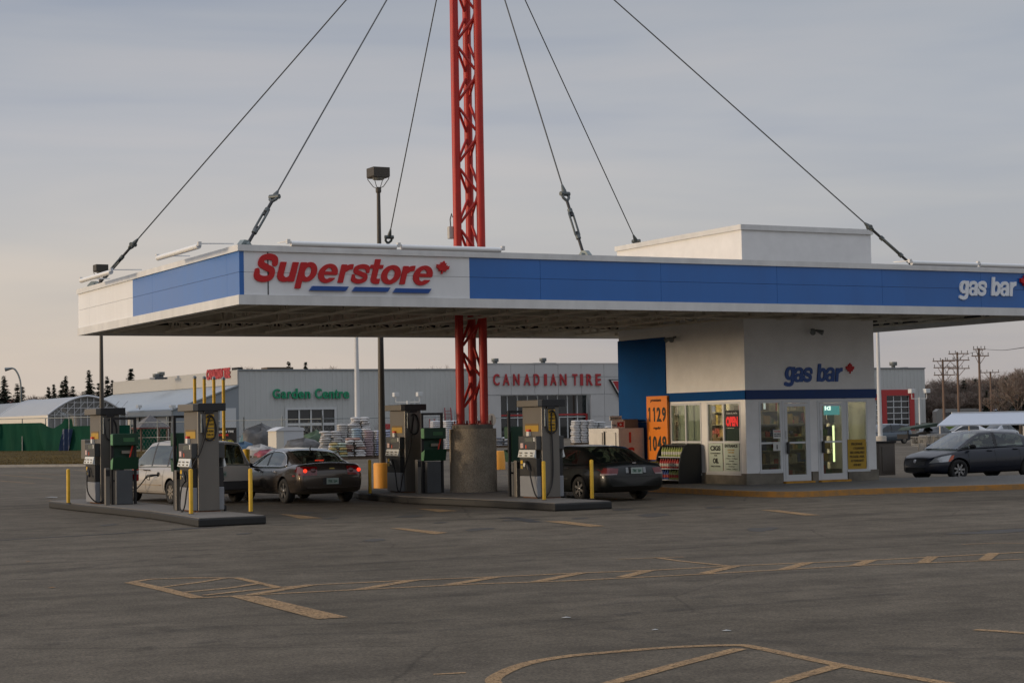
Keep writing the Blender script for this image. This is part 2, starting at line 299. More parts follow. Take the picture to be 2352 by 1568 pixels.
# ================================================================== ground
def asphalt():
    m = bpy.data.materials.new('asphalt'); m.use_nodes = True; t = m.node_tree; b = t.nodes['Principled BSDF']; b.inputs['Specular IOR Level'].default_value = .14
    co = N(t, 'ShaderNodeTexCoord').outputs['Object']
    def noise(s, d=4, r=.6, v=None, dist=0):
        n = N(t, 'ShaderNodeTexNoise'); n.inputs['Scale'].default_value = s; n.inputs['Detail'].default_value = d; n.inputs['Roughness'].default_value = r; n.inputs['Distortion'].default_value = dist
        t.links.new(v or co, n.inputs['Vector']); return n.outputs[0]
    big = ramp(t, [(.28, (.098, .082, .060)), (.5, (.124, .104, .078)), (.72, (.156, .133, .101))]); t.links.new(noise(.11, 5, .55), big.inputs[0]); c = big.outputs[0]
    r2 = ramp(t, [(.35, (.80,)*3), (.65, (1.18,)*3)]); t.links.new(noise(1.3, 5, .65), r2.inputs[0]); c = mixc(t, 1.0, c, r2.outputs[0], 'MULTIPLY')
    sp = ramp(t, [(.33, (.50, .50, .52)), (.5, (1, 1, 1)), (.68, (1.55, 1.52, 1.45))]); t.links.new(noise(34, 2, .8), sp.inputs[0]); c = mixc(t, .8, c, sp.outputs[0], 'MULTIPLY')
    sp2 = ramp(t, [(.3, (.6,)*3), (.7, (1.4,)*3)]); t.links.new(noise(9, 4, .75), sp2.inputs[0]); c = mixc(t, .45, c, sp2.outputs[0], 'MULTIPLY')
    # long rubbed tyre tracks along two driving directions
    for rot, sc_, amt in ((R(-12), (.05, 1.1, 1), .6), (R(38), (.045, .9, 1), .45), (R(75), (.05, 1.4, 1), .4)):
        mp_ = N(t, 'ShaderNodeMapping'); mp_.inputs['Rotation'].default_value = (0, 0, rot); mp_.inputs['Scale'].default_value = sc_; t.links.new(co, mp_.inputs[0])
        k = ramp(t, [(.55, (1, 1, 1)), (.68, (.62, .62, .63))]); t.links.new(noise(1, 3, .5, mp_.outputs[0], .4), k.inputs[0]); c = mixc(t, amt, c, k.outputs[0], 'MULTIPLY')
    vo = N(t, 'ShaderNodeTexVoronoi', feature='DISTANCE_TO_EDGE'); vo.inputs['Scale'].default_value = .16; wn = N(t, 'ShaderNodeTexNoise'); wn.inputs['Scale'].default_value = 1.2; wn.inputs['Detail'].default_value = 5; t.links.new(co, wn.inputs['Vector']); t.links.new(mixc(t, .12, co, wn.outputs[1]), vo.inputs['Vector'])
    ck = ramp(t, [(.0, (.45,)*3), (.0022, (.55,)*3), (.0034, (1, 1, 1))]); t.links.new(vo.outputs[0], ck.inputs[0]); c = mixc(t, .55, c, ck.outputs[0], 'MULTIPLY')
    # oil spots
    ol = ramp(t, [(.62, (1, 1, 1)), (.72, (.45, .45, .45))]); t.links.new(noise(.9, 3, .5), ol.inputs[0]); c = mixc(t, .5, c, ol.outputs[0], 'MULTIPLY')
    t.links.new(c, b.inputs['Base Color']); b.inputs['Roughness'].default_value = .88
    bp = N(t, 'ShaderNodeBump'); bp.inputs['Strength'].default_value = .5; bp.inputs['Distance'].default_value = .01; t.links.new(noise(60, 3, .7), bp.inputs['Height']); t.links.new(bp.outputs[0], b.inputs['Normal'])
    return m
ASPH = asphalt()
m = MB()
gx = [-1500, -500, -150, -60]+[-60+6*i for i in range(1, 44)]+[260, 320, 500, 1000, 2500]
gy = [-300, -100, -40]+[-40+6*i for i in range(1, 46)]+[280, 400, 700, 1400, 3500]
nx = len(gx); m.add([(x, y, gz(x, y)) for y in gy for x in gx], [(j*nx+i, j*nx+i+1, (j+1)*nx+i+1, (j+1)*nx+i) for j in range(len(gy)-1) for i in range(nx-1)], True)
tag(m.build('ground', ASPH), kind='structure')
# painted lines, each a thin sheet on the asphalt
PAINT = mat('worn_line_paint', (.37, .225, .098), .8, var=.22, vs_=2.5, var2=.2, vs2=30)
PT = PAINT.node_tree; pb = PT.nodes['Principled BSDF']
nn = N(PT, 'ShaderNodeTexNoise'); nn.inputs['Scale'].default_value = 26; nn.inputs['Detail'].default_value = 6; nn.inputs['Roughness'].default_value = .75
PT.links.new(N(PT, 'ShaderNodeTexCoord').outputs['Object'], nn.inputs['Vector']); rr = ramp(PT, [(.38, (.2,)*3), (.47, (.72,)*3), (.6, (.9,)*3)]); PT.links.new(nn.outputs[0], rr.inputs[0]); PT.links.new(rr.outputs[0], pb.inputs['Alpha'])
lm = MB(); LZ = .006
def strip(a, b, wd=.1, z=LZ):
    a = Vector(a[:2]); b = Vector(b[:2]); n = (b-a).normalized(); n = Vector((-n.y, n.x))*wd/2
    lm.add([(p.x, p.y, z) for p in (a-n, b-n, b+n, a+n)], [(0, 1, 2, 3)])
def stripP(pts, wd=.1, z=LZ):
    P = [Vector(gnd(*p)[:2]) for p in pts]; L = []
    for i, p in enumerate(P):
        d = (P[min(i+1, len(P)-1)]-P[max(i-1, 0)]).normalized(); n = Vector((-d.y, d.x))*wd/2; L.append((p-n, p+n))
    vs = [(q.x, q.y, z) for pr in L for q in pr]; lm.add(vs, [(2*i, 2*i+2, 2*i+3, 2*i+1) for i in range(len(P)-1)])
def quadP(*pts, z=LZ+.002): lm.add([(gnd(*p).x, gnd(*p).y, z) for p in pts], [tuple(range(len(pts)))])
stripP([(300, 1337), (345, 1330), (430, 1327), (545, 1327), (640, 1349)], .11)
stripP([(300, 1337), (375, 1353), (455, 1373)], .17)
stripP([(375, 1348), (460, 1337), (520, 1327)], .09, LZ+.001); stripP([(425, 1360), (530, 1350), (600, 1339)], .1, LZ+.001); stripP([(470, 1367), (560, 1357), (640, 1349)], .1, LZ+.001)
low = [(455, 1373), (640, 1363), (860, 1352), (1090, 1341), (1300, 1334), (1600, 1319), (1800, 1308), (2000, 1297), (2352, 1284)]
upp = [(640, 1349), (740, 1342), (950, 1332), (1150, 1324), (1350, 1315), (1490, 1310), (1690, 1299), (1860, 1292), (2010, 1286), (2352, 1268)]
stripP(low, .09); stripP(upp, .09)
for a, b in (((575, 1366), (715, 1343)), ((825, 1354), (952, 1332)), ((1030, 1343), (1140, 1325)), ((1232, 1336), (1338, 1315)), ((1428, 1326), (1490, 1310)), ((1616, 1317), (1688, 1300)), ((1800, 1308), (1856, 1292)), ((1962, 1300), (2002, 1286)), ((2120, 1292), (2143, 1278)), ((2261, 1286), (2283, 1270))): stripP([a, b], .16, LZ+.001)
quadP((528, 1370), (592, 1369), (800, 1418), (728, 1422))
stripP([(1505, 1280), (1560, 1288), (1690, 1301)], .09); stripP([(1420, 1284), (1505, 1281), (1570, 1279)], .06)
quadP((895, 1213), (925, 1213), (1028, 1223), (1000, 1227)); quadP((1250, 1197), (1300, 1197), (1390, 1208), (1355, 1210)); quadP((1745, 1171), (1790, 1172), (1885, 1183), (1850, 1184))
quadP((640, 1180), (690, 1183), (740, 1190), (690, 1191)); quadP((955, 1168), (1000, 1169), (1052, 1173), (1010, 1176))
stripP([(2240, 1446), (2300, 1450), (2420, 1459)], .11); stripP([(2210, 1250), (2290, 1247), (2400, 1248)], .06)
pp = smooth_pts([Vector((*p_, 0)) for p_ in [(1185, 1600), (1142, 1575), (1137, 1556), (1200, 1527), (1290, 1509), (1400, 1498), (1540, 1487), (1683, 1482), (1740, 1488), (1930, 1528), (2100, 1557), (2300, 1592)]], 5); stripP([(p_.x, p_.y) for p_ in pp], .12)
stripP([(1700, 1490), (1560, 1526), (1400, 1570), (1330, 1590)], .13, LZ+.001); stripP([(1930, 1528), (1840, 1553), (1740, 1585)], .13, LZ+.001)
stripP([(-80, 1098), (80, 1110)], .12); stripP([(0, 1090), (120, 1100)], .1); stripP([(110, 1150), (200, 1154)], .1); stripP([(40, 1085), (170, 1092)], .09); stripP([(170, 1079), (225, 1084)], .09)
stripP([(995, 1549), (1070, 1545)], .05)
for y0 in (1050, 1062, 1078, 1092): stripP([(1150, y0), (1330, y0+2)], .1)
tag(lm.build('road_marking', PAINT, fix=False), kind='structure')
# dark seams and skid marks
TAR = mat('tar_seam', (.030, .028, .026), .7, var=.3, vs_=2)
lm = MB()
stripP([(-60, 1243), (0, 1240), (200, 1229), (455, 1213)], .10, .004); stripP([(640, 1205), (800, 1200), (1060, 1192), (1200, 1189)], .05, .004)
stripP([(620, 1206), (700, 1206)], .03, .004)
for a in ([(1155, 1188), (1180, 1189), (1210, 1195), (1232, 1199)],): stripP(a, .28, .004)
stripP([(2250, 1219), (2300, 1218), (2352, 1219)], .12, .0045)
tag(lm.build('tar_seam', TAR, fix=False), kind='structure')
lm = MB(); WETM = mat('damp_asphalt', (.050, .043, .034), .8, var=.3, vs_=3)
def blob(x, y, rx, ry, ang=0, z=.0035, n=22, seed=1):
    rg = random.Random(seed); c = gnd(x, y); ph = [rg.uniform(.6, 1.25) for _ in range(n)]
    ps = []
    for k in range(n):
        a = 2*math.pi*k/n; q = (ph[k]+ph[k-1])/2; u, v = rx*q*math.cos(a), ry*q*math.sin(a)
        ps.append((c.x+u*math.cos(ang)-v*math.sin(ang), c.y+u*math.sin(ang)+v*math.cos(ang), z))
    lm.add(ps+[(c.x, c.y, z)], [(k, (k+1) % n, n) for k in range(n)])
for i_, (bx_, by_, br_) in enumerate(((700, 1178, .5), (760, 1190, .35), (940, 1185, .6), (1010, 1200, .3), (330, 1190, .4), (1430, 1170, .5), (1500, 1182, .7), (1330, 1190, .35), (1640, 1165, .5), (860, 1240, .4), (1100, 1215, .5), (560, 1225, .3), (1750, 1215, .6), (250, 1205, .35))): blob(bx_, by_, br_, br_*.45, .9, .0034, seed=20+i_)
blob(1195, 1193, .5, .28, .4, seed=3); blob(2310, 1220, 1.1, .35, 0, seed=5); blob(450, 1212, .5, .2, 0, seed=6)
tag(lm.build('oil_stain', WETM, fix=False), kind='structure')
TYM = mat('tyre_mark', (.035, .032, .028), .8); TT = TYM.node_tree; n8 = N(TT, 'ShaderNodeTexNoise'); n8.inputs['Scale'].default_value = 3; n8.inputs['Detail'].default_value = 6; TT.links.new(N(TT, 'ShaderNodeTexCoord').outputs['Object'], n8.inputs['Vector']); r8 = ramp(TT, [(.42, (0,)*3), (.66, (.22,)*3)]); TT.links.new(n8.outputs[0], r8.inputs[0]); TT.links.new(r8.outputs[0], TT.nodes['Principled BSDF'].inputs['Alpha'])
lm = MB()
for A_ in ([(1400, 1440), (1600, 1462), (1850, 1478), (2050, 1488), (2352, 1492)], [(1450, 1468), (1650, 1486), (1900, 1500), (2352, 1512)], [(600, 1300), (900, 1290), (1300, 1262), (1800, 1225)], [(700, 1316), (1000, 1302), (1400, 1272), (1850, 1238)], [(0, 1330), (300, 1290), (700, 1255), (1200, 1232), (1700, 1200)], [(100, 1480), (500, 1440), (1000, 1425), (1500, 1380), (2100, 1340)], [(200, 1505), (600, 1462), (1050, 1446), (1560, 1400), (2160, 1358)]):
    pp = smooth_pts([Vector((*p_, 0)) for p_ in A_], 8); stripP([(p_.x, p_.y) for p_ in pp], .22, .003)
tag(lm.build('tyre_mark', TYM, fix=False), kind='structure')
# bits of litter
LIT = mat('paper_litter', (.34, .34, .32), .8)
for i, (x, y, s, l) in enumerate(((1300, 1419, .05, 'small crumpled pale scrap on the asphalt above the curved foreground line'), (118, 1143, .22, 'flat pale scrap lying on the asphalt left of the pumps'), (1668, 1449, .05, 'flat grey scrap on the open asphalt below the dashed lane line'), (1505, 1447, .04, 'tiny pale scrap on bare asphalt between both sets of painted lines'), (65, 1290, .05, 'tiny brown leaf on the asphalt at the far left'), (119, 1350, .05, 'small dry leaf on the asphalt left of the painted island'))):
    rg = random.Random(i); c = gnd(x, y); mm = MB(); n = 7
    pts = [(c.x+s*math.cos(6.28*k/n)*rg.uniform(.7, 1.2), c.y+s*.6*math.sin(6.28*k/n)*rg.uniform(.7, 1.2), .006+rg.uniform(0, s*.08)) for k in range(n)]
    mm.add(pts+[(c.x, c.y,   .012+s*.12)], [(k, (k+1) % n, n) for k in range(n)])
    tag(mm.build('litter', LIT if i < 4 else mat('dry_leaf', (.22, .12, .05), .8), fix=False), l, 'litter', 'litter on the asphalt')
# grass strip with kerb in front of the green fence
GRB = mat('dry_grass_soil', (.085, .062, .026), .95, var=.4, vs_=.25, var2=.2, vs2=3, spec=.02)
FL0, FL1, FL2 = gnd(-90, 1040), gnd(382, 1037), gnd(382, 1037)
gA = [gnd(-120, 1074), gnd(60, 1072), gnd(200, 1071), gnd(250, 1070), gnd(330, 1066)]; gB = [gnd(-120, 1036), gnd(60, 1036), gnd(200, 1036), gnd(300, 1035), gnd(400, 1034)]
m = MB(); m.add([(p.x, p.y, .10) for p in gA]+[(p.x, p.y, .12) for p in gB], [(i, i+1, i+6, i+5) for i in range(4)]); tag(m.build('grass_verge', GRB, fix=False), kind='structure')
m = MB()
for i in range(4):
    a, b = Vector((gA[i].x, gA[i].y, .06)), Vector((gA[i+1].x, gA[i+1].y, .06)); m.bar(a, b, .25, .13)
m.build('kerb', CONC); tag(bpy.data.objects['kerb'], kind='structure')
m = MB(); rg = random.Random(4)
for i in range(16000):
    u = rg.random(); v = rg.random()**1.3; k = min(3, int(u*4)); q = u*4-k
    p = gA[k].lerp(gA[k+1], q).lerp(gB[k].lerp(gB[k+1], q), v*.98+.01); h = rg.uniform(.02, .07); a = rg.uniform(0, 6.28); wv = rg.uniform(.012, .03)
    m.add([(p.x-wv*math.cos(a), p.y-wv*math.sin(a), .1), (p.x+wv*math.cos(a), p.y+wv*math.sin(a), .1), (p.x+rg.uniform(-.1, .1), p.y+rg.uniform(-.1, .1), .1+h)], [(0, 1, 2)])
tag(m.build('grass', mat('dry_grass', (.13, .088, .030), .9, var=.45, vs_=.25, spec=.02), fix=False), 'dry brown grass on the verge in front of the green fence', 'grass', kind='stuff')
# ------------------------------------------------------------------ kiosk pavement with worn yellow kerb
PH = .13
kb = [(1330, 1112), (1420, 1121), (1500, 1129), (1600, 1134), (1720, 1140), (1840, 1141), (1960, 1136), (2100, 1131), (2230, 1127), (2352, 1123), (2520, 1116)]
kp = [gnd(*p) for p in kb]
kp = smooth_pts([Vector((p.x, p.y, 0)) for p in kp])
bk = [Vector((kp[-1].x+1, 3.9, 0)), Vector((24.6, 4.0, 0)), Vector((21.2, 4.9, 0)), Vector((20.8, 12.4, 0)), Vector((14.6, 12.4, 0)), Vector((14.0, 7.0, 0))]
bk[0].x = max(bk[0].x, 27)
poly = kp+bk
PAVE = mat('pavement_concrete', (.155, .150, .138), .9, var=.16, vs_=2, bump=.3, bs=40, var2=.12, vs2=30)
m = MB(); m.prism([(p.x, p.y) for p in poly], (0, 0, PH-.004), ax=X, ay=Y); tag(m.build('pavement', PAVE), kind='structure')
def worn(name, a, b, sc_=4, lo=.42, hi=.56):
    m = mat(name, a, .8); t = m.node_tree; n = N(t, 'ShaderNodeTexNoise'); n.inputs['Scale'].default_value = sc_; n.inputs['Detail'].default_value = 7; n.inputs['Roughness'].default_value = .7
    t.links.new(N(t, 'ShaderNodeTexCoord').outputs['Object'], n.inputs['Vector']); r = ramp(t, [(lo, b), (hi, a)]); t.links.new(n.outputs[0], r.inputs[0]); t.links.new(r.outputs[0], t.nodes['Principled BSDF'].inputs['Base Color']); return m
KERBY = worn('worn_yellow_kerb', (.38, .175, .032), (.26, .145, .05))
m = MB(); L = []
for i, p in enumerate(kp):
    d = (kp[min(i+1, len(kp)-1)]-kp[max(i-1, 0)]).normalized(); n = Vector((d.y, -d.x, 0)); L.append([p+n*.03, p+n*.012+Z*PH, p-n*.13+Z*(PH+.004), p-n*.13])
for i in range(len(L)-1): m.add(L[i]+L[i+1], [(0, 4, 5, 1), (1, 5, 6, 2), (2, 6, 7, 3)])
tag(m.build('painted_kerb', KERBY), kind='structure')
# ------------------------------------------------------------------ two pump islands
IH = .17
ISTOP = mat('island_concrete', (.17, .155, .135), .9, var=.14, vs_=2.5, bump=.3, bs=40, var2=.12, vs2=25); ISEDGE = mat('island_dark_edge', (.013, .013, .012), .65, var=.35, vs_=5)
def island(pts):
    m = MB(); m.prism(pts, (0, 0, IH-.01), ax=X, ay=Y); o = m.build('kerb_island', ISEDGE, bevel=.03); tag(o, kind='structure')
    c = Vector((sum(p[0] for p in pts)/len(pts), sum(p[1] for p in pts)/len(pts)))
    q = [(p[0]+(.03 if p[0] < c.x else -.03), p[1]+(.03 if p[1] < c.y else -.03)) for p in pts]
    m = MB(); m.prism(q, (0, 0, .012), o=(0, 0, IH-.01), ax=X, ay=Y); t = m.build('island_top', ISTOP); t.parent = o; tag(t, kind='structure')
island([(-1.72, -2.4), (-.30, -2.28), (-.26, 8.9), (-1.0, 9.6), (-1.8, 9.0), (-1.72, 6.2), (-1.58, 4.0), (-1.5, 1.4), (-1.6, -.8)])
island([(6.12, -2.25), (7.56, -2.2), (7.62, 1.5), (8.72, 3.6), (8.8, 6.6), (7.6, 8.6), (6.2, 8.9), (5.72, 7.4), (5.55, 5.6), (5.45, 3.7), (5.90, 1.1)])
# ================================================================== canopy, mast, stays
H, FA, CL, CW = 4.427, 1.24, 13.0, 23.2
ZT = H+FA
can = thing('fuel_canopy', 'large flat white and blue canopy hung from the red lattice mast above the pumps', 'canopy', (0, 0, 0))
WE = 5.32                                                # end of the white stretch on the front
B0, B1 = H+.20, ZT-.13                                   # panel band between the white bottom trim and the top flashing
def panels(name, m_, a, b, side, joints, mid=True):      # side: 'f' front face (y=0), 'l' left face (x=0), 'b' back, 'r' right
    mb = MB(); t = .10; g = .007; zs = [(B0+.004, (B0+B1)/2+.02-g/2), ((B0+B1)/2+.02+g/2, B1-.004)]
    cuts = [a]+joints+[b]
    for i in range(len(cuts)-1):
        p, q = cuts[i]+(g/2 if i else 0), cuts[i+1]-(g/2 if i < len(cuts)-2 else 0)
        for z0, z1 in zs:
            if side == 'f': mb.box(p, q, 0, t, z0, z1)
            if side == 'l': mb.box(0, t, p, q, z0, z1)
            if side == 'b': mb.box(p, q, CL-t, CL, z0, z1)
            if side == 'r': mb.box(CW-t, CW, p, q, z0, z1)
    return mb.build(name, m_, can)
DK = mat('joint_dark', (.03, .03, .035), .9)
panels('fascia_panel', WHITE, .101, WE, 'f', [.62])
panels('fascia_panel', BLUE, WE+.002, CW, 'f', [7.1, 10.3, 13.6, 16.8, 20.0])
def fy(x): return sdp(x, 690, 0).y
yb = fy(305)
panels('fascia_panel', mat('white_panel', (1, 1, 1)), yb+.001, CL, 'l', [fy(205)])
panels('fascia_panel', BLUE, 0, yb, 'l', [fy(522), fy(350)])
panels('fascia_panel', BLUE, .101, CW-.101, 'b', [4, 8, 12, 16, 20]); panels('fascia_panel', BLUE, .101, CL-.101, 'r', [4.5, 9])
m = MB(); m.box(.035, CW-.035, .035, .16, B0-.02, B1+.02); m.box(.035, .16, .16, CL-.16, B0-.02, B1+.02); m.box(.035, CW-.035, CL-.16, CL-.035, B0-.02, B1+.02); m.box(CW-.16, CW-.035, .16, CL-.16, B0-.02, B1+.02); m.build('panel_backing', DK, can)
m = MB(); m.box(.615, .640, -.004, .09, B0+.01, B1-.01); m.build('downpipe_gap', BLACK, can)
def ring(name, o, z0, z1, th, m_, bev=0):
    mb = MB(); mb.box(-o, CW+o, -o, th, z0, z1); mb.box(-o, CW+o, CL-th, CL+o, z0, z1); mb.box(-o, th, th, CL-th, z0, z1); mb.box(CW-th, CW+o, th, CL-th, z0, z1)
    return mb.build(name, m_, can, bevel=bev)
ring('bottom_trim', .025, H, B0, .16, TRIM); ring('top_flashing', .04, B1, ZT, .30, TRIM)
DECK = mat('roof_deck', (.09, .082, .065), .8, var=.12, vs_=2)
DZ = H+.78
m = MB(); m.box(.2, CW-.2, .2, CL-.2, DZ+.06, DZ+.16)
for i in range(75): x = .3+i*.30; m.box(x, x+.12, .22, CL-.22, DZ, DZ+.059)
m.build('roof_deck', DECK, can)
m = MB()
for y in (4.1, 8.3): m.box(.2, CW-.2, y-.07, y+.07, H+.10, H+.13); m.box(.2, CW-.2, y-.07, y+.07, DZ-.04, DZ-.012); m.box(.2, CW-.2, y-.008, y+.008, H+.131, DZ-.041)
for y in (.3, CL-.3): m.box(.2, CW-.2, y-.05, y+.05, H+.05, H+.28)
m.build('main_beam', JOIST, can)
def joist_mb(x):
    mb = MB(); z0, z1 = H+.08, DZ-.015; y0, y1 = .36, CL-.36; n = 14
    mb.box(x-.045, x-.012, y0, y1, z0, z0+.05); mb.box(x+.012, x+.045, y0, y1, z0, z0+.05); mb.box(x-.05, x-.012, y0, y1, z1-.05, z1); mb.box(x+.012, x+.05, y0, y1, z1-.05, z1)
    st = (y1-y0)/n
    for k in range(n):
        ya = y0+k*st; mb.bar((x, ya, z1-.03), (x, ya+st/2, z0+.02), .06, .035); mb.bar((x, ya+st/2, z0+.02), (x, ya+st, z1-.03), .06, .035)
        if k % 3 == 1: mb.bar((x, ya, z1-.03), (x, ya, z0+.02), .06, .03)
    return mb
for i in range(16):
    x = .9+i*1.43
    if 15.3 < x < 20.1: x += 0
    joist_mb(x).build('roof_joist', JOIST, can)
for y in (2.2, 6.3, 10.6):
    m = MB()
    for i in range(15):
        x = .9+i*1.43; m.bar((x, y, H+.12), (x+1.43, y, DZ-.05), .035); m.bar((x, y, DZ-.05), (x+1.43, y, H+.12), .035)
    m.build('bridging', JOIST, can)
for i, (x, y) in enumerate([(x, y) for x in (3.0, 8.6, 14.2, 21.2) for y in (3.3, 9.6)]): MB().box(x-.3, x+.3, y-.3, y+.3, H+.30, H+.42).build('lamp_housing', mat('lamp_housing', (.24, .23, .21), .5), can)
# lettering
FN = Vector((0, -1, 0))
def zpx(spec, ox, oy, k): return [(c, ox+a/k, ox+b/k, oy+t/k, oy+d/k) for c, a, b, t, d in spec]
sign_letters(zpx([('S', 157, 349, 765, 981), ('u', 333, 505, 829, 980), ('p', 463, 643, 829, 1030), ('e', 643, 797, 842, 988), ('r', 789, 918, 844, 987), ('s', 890, 1040, 845, 993), ('t', 1036, 1142, 808, 995), ('o', 1117, 1272, 852, 998), ('r', 1254, 1383, 856, 998), ('e', 1358, 1512, 856, 1006)], 532.9, 349.1, 3.281), 0, .035, SIGNRED, can, .27)
lp = fr(1014, 619, 0); leaf_mb((lp.x, -.01, lp.z), .21, .19, (1, 0, -.12), (.22, 0, 1), (0, -.07, 0)).build('maple_leaf', SIGNRED, can)
for x0, x1, y0 in ((709, 792, 665), (807, 888, 667), (901, 982, 670)):
    p = fr(x0, y0, 0); q = fr(x1, y0, 0); hgt = .075; mb = MB(); mb.prism([(p.x, p.z-.02), (q.x, p.z-.02), (q.x+.07, p.z+hgt), (p.x+.07, p.z+hgt)], (0, -.06, 0), o=(0, -.005, 0)); mb.build('underline_bar', SIGNBLUE, can)
sign_letters(zpx([('g', 1217, 1327, 748, 946), ('a', 1318, 1413, 752, 906), ('s', 1408, 1508, 752, 907), ('b', 1548, 1648, 713, 908), ('a', 1642, 1738, 757, 910), ('r', 1738, 1813, 760, 910)], 1929.4, 477.8, 4.491), 0, .04, LTBLUEW, can, .12)
lp = fr(2356, 651, 0); leaf_mb((lp.x, -.01, lp.z), .33, .26, X, Z, (0, -.07, 0)).build('maple_leaf', SIGNRED, can)
# long tube lights in front of the fascia
def tube_light(a, b, back, label, ends=(0, .5, 1), up_=.0):
    t = thing('sign_light', label, 'light', a, 0, 'tube lights held out in front of the canopy edge'); a = Vector(a); b = Vector(b); d = b-a; bk_ = Vector(back)
    n = 2 if len(ends) > 2 else 1
    for k in range(n):
        p, q = d*(k/n+.012), d*((k+1)/n-.012); MB().tube([p, q], .058, 14).build('tube_housing', mat('lamp_tube_white', (.80, .81, .80), .35), t)
    mb = MB()
    for e in ends: p = d*e+Z*.05; mb.bar(p, p+bk_+Z*.02, .022); 
    mb.build('arm', TRIM, t)
    for e in ends: p = d*e; MB().box(p.x-.035, p.x+.035, p.y-.04, p.y+.04, p.z+.0, p.z+.09).build('clamp', TRIM, t)
f1, f2 = fr(662, 567, -.5), fr(1155, 579, -.5); f1.z = f2.z = ZT+.0
tube_light(f1, f2, (0, .62, 0), 'long double white tube light over the red lettering on the canopy front')
f1 = fr(2090, 606, -.5); f2 = f1+X*4.4; f1.z = f2.z = ZT
tube_light(f1, f2, (0, .62, 0), 'long white tube light above the white lettering at the right end of the canopy')
for (xa, ya, xb, yb2), l in (((186, 656, 288, 634), 'white tube light on the left canopy face at its far white corner'), ((362, 604, 490, 578), 'white tube light over the blue stretch of the left canopy face')):
    p = sdp(xa, ya, -.62); q = sdp(min(xb, xb-32), yb2, -.62); z = ZT+.02
    tube_light((-.62, p.y, z), (-.62, q.y, z), (.75, 0, 0), l, (0, 1))
# ------------------------------------------------------------------ mast on its pedestal
MU, MV = 8.0, 5.3
mc = fr(1086, 1000, MV); MU = mc.x
TOP = fr(1064, -308, MV).z
ped_r = 54/ (F_PX/((MU-CAM.x)*math.sin(YAW)+(MV-CAM.y)*math.cos(YAW)))
PZ = fr(1086, 984, MV).z
ped = thing('mast_pedestal', 'thick round rough concrete pedestal under the red mast between the pumps', 'pedestal', (MU, MV, IH))
ROUGH = mat('exposed_aggregate', (.31, .265, .205), .95, var=.18, vs_=4, bump=.9, bs=30, var2=.35, vs2=45)
MB().lathe([(ped_r, 0), (ped_r, PZ-IH)], 48).build('base_drum', ROUGH, ped)
MB().lathe([(ped_r-.08, 0), (ped_r-.08, .10)], 48, (0, 0, PZ-IH-.002)).build('cap_ring', mat('cap_concrete', (.17, .155, .13), .9, var=.2, vs_=6), ped)
mast = thing('lattice_mast', 'tall red three-legged lattice mast rising through the canopy', 'mast', (MU, MV, PZ+.10))
px = 12.3/88.6
# legs positioned so that the wide face looks to the forecourt entrance
rv = Vector((math.cos(YAW), -math.sin(YAW), 0)); fv = Vector((math.sin(YAW), math.cos(YAW), 0))
legs = [rv*-.297+fv*-.16, rv*.297+fv*-.12, rv*.01+fv*.30]
hM = TOP-PZ
for q in legs: MB().tube([q, q+Z*hM], .107, 20).build('mast_leg', RED, mast)
m = MB(); sp = 1.55; br = (hM+.6)//sp
for k in range(int(hM/sp)+2):
    for i, j, off in ((0, 1, 0), (2, 0, .80), (1, 2, .95)):
        a, b = legs[i], legs[j]; d = (b-a).normalized(); z = k*sp+.25+off-sp
        for (p_, q_, z0, z1) in ((a+d*.09, b-d*.09, z+1.55, z+.98), (b-d*.09, a+d*.09, z+.75, z+.19)):
            if min(z0, z1) > .05 and max(z0, z1) < hM: m.tube([p_+Z*z0, q_+Z*z1], .036, 8, False)
m.build('cross_brace', RED, mast)
m = MB()
for q in legs: m.lathe([(.2, 0), (.2, .03)], 20, q); [m.tube([q+Vector((.17*math.cos(a), .17*math.sin(a), 0)), q+Vector((.17*math.cos(a), .17*math.sin(a), .10))], .018, 6) for a in (0, 1.57, 3.14, 4.71)]
m.build('foot_plate', mat('dark_red_steel', (.20, .02, .015), .5), mast)
m = MB(); m.lathe([(.55, 0), (.55, .08)], 24, (0, 0, hM)); m.build('head_plate', RED, mast)
m = MB(); q = legs[0]-rv*.17; zc = fr(1038, 535, MV).z-PZ-.10; m.box(q.x-.07, q.x+.07, q.y-.06, q.y+.06, zc-.14, zc+.17); m.build('junction_box', mat('box_grey', (.48, .46, .42), .5), mast, bevel=.01)
MB().tube([q+Z*(zc+.17), q+Z*(zc+.35)-rv*.01, q+Z*(zc+.5)+rv*.03, q+Z*(zc+.4)+rv*.05], .014, 6).build('wire', BLACK, mast)
MB().tube([legs[0]-rv*.02-fv*.14+Z*2, legs[0]-rv*.02-fv*.14+Z*(hM-.2)], .016, 6).build('conduit', RED, mast)
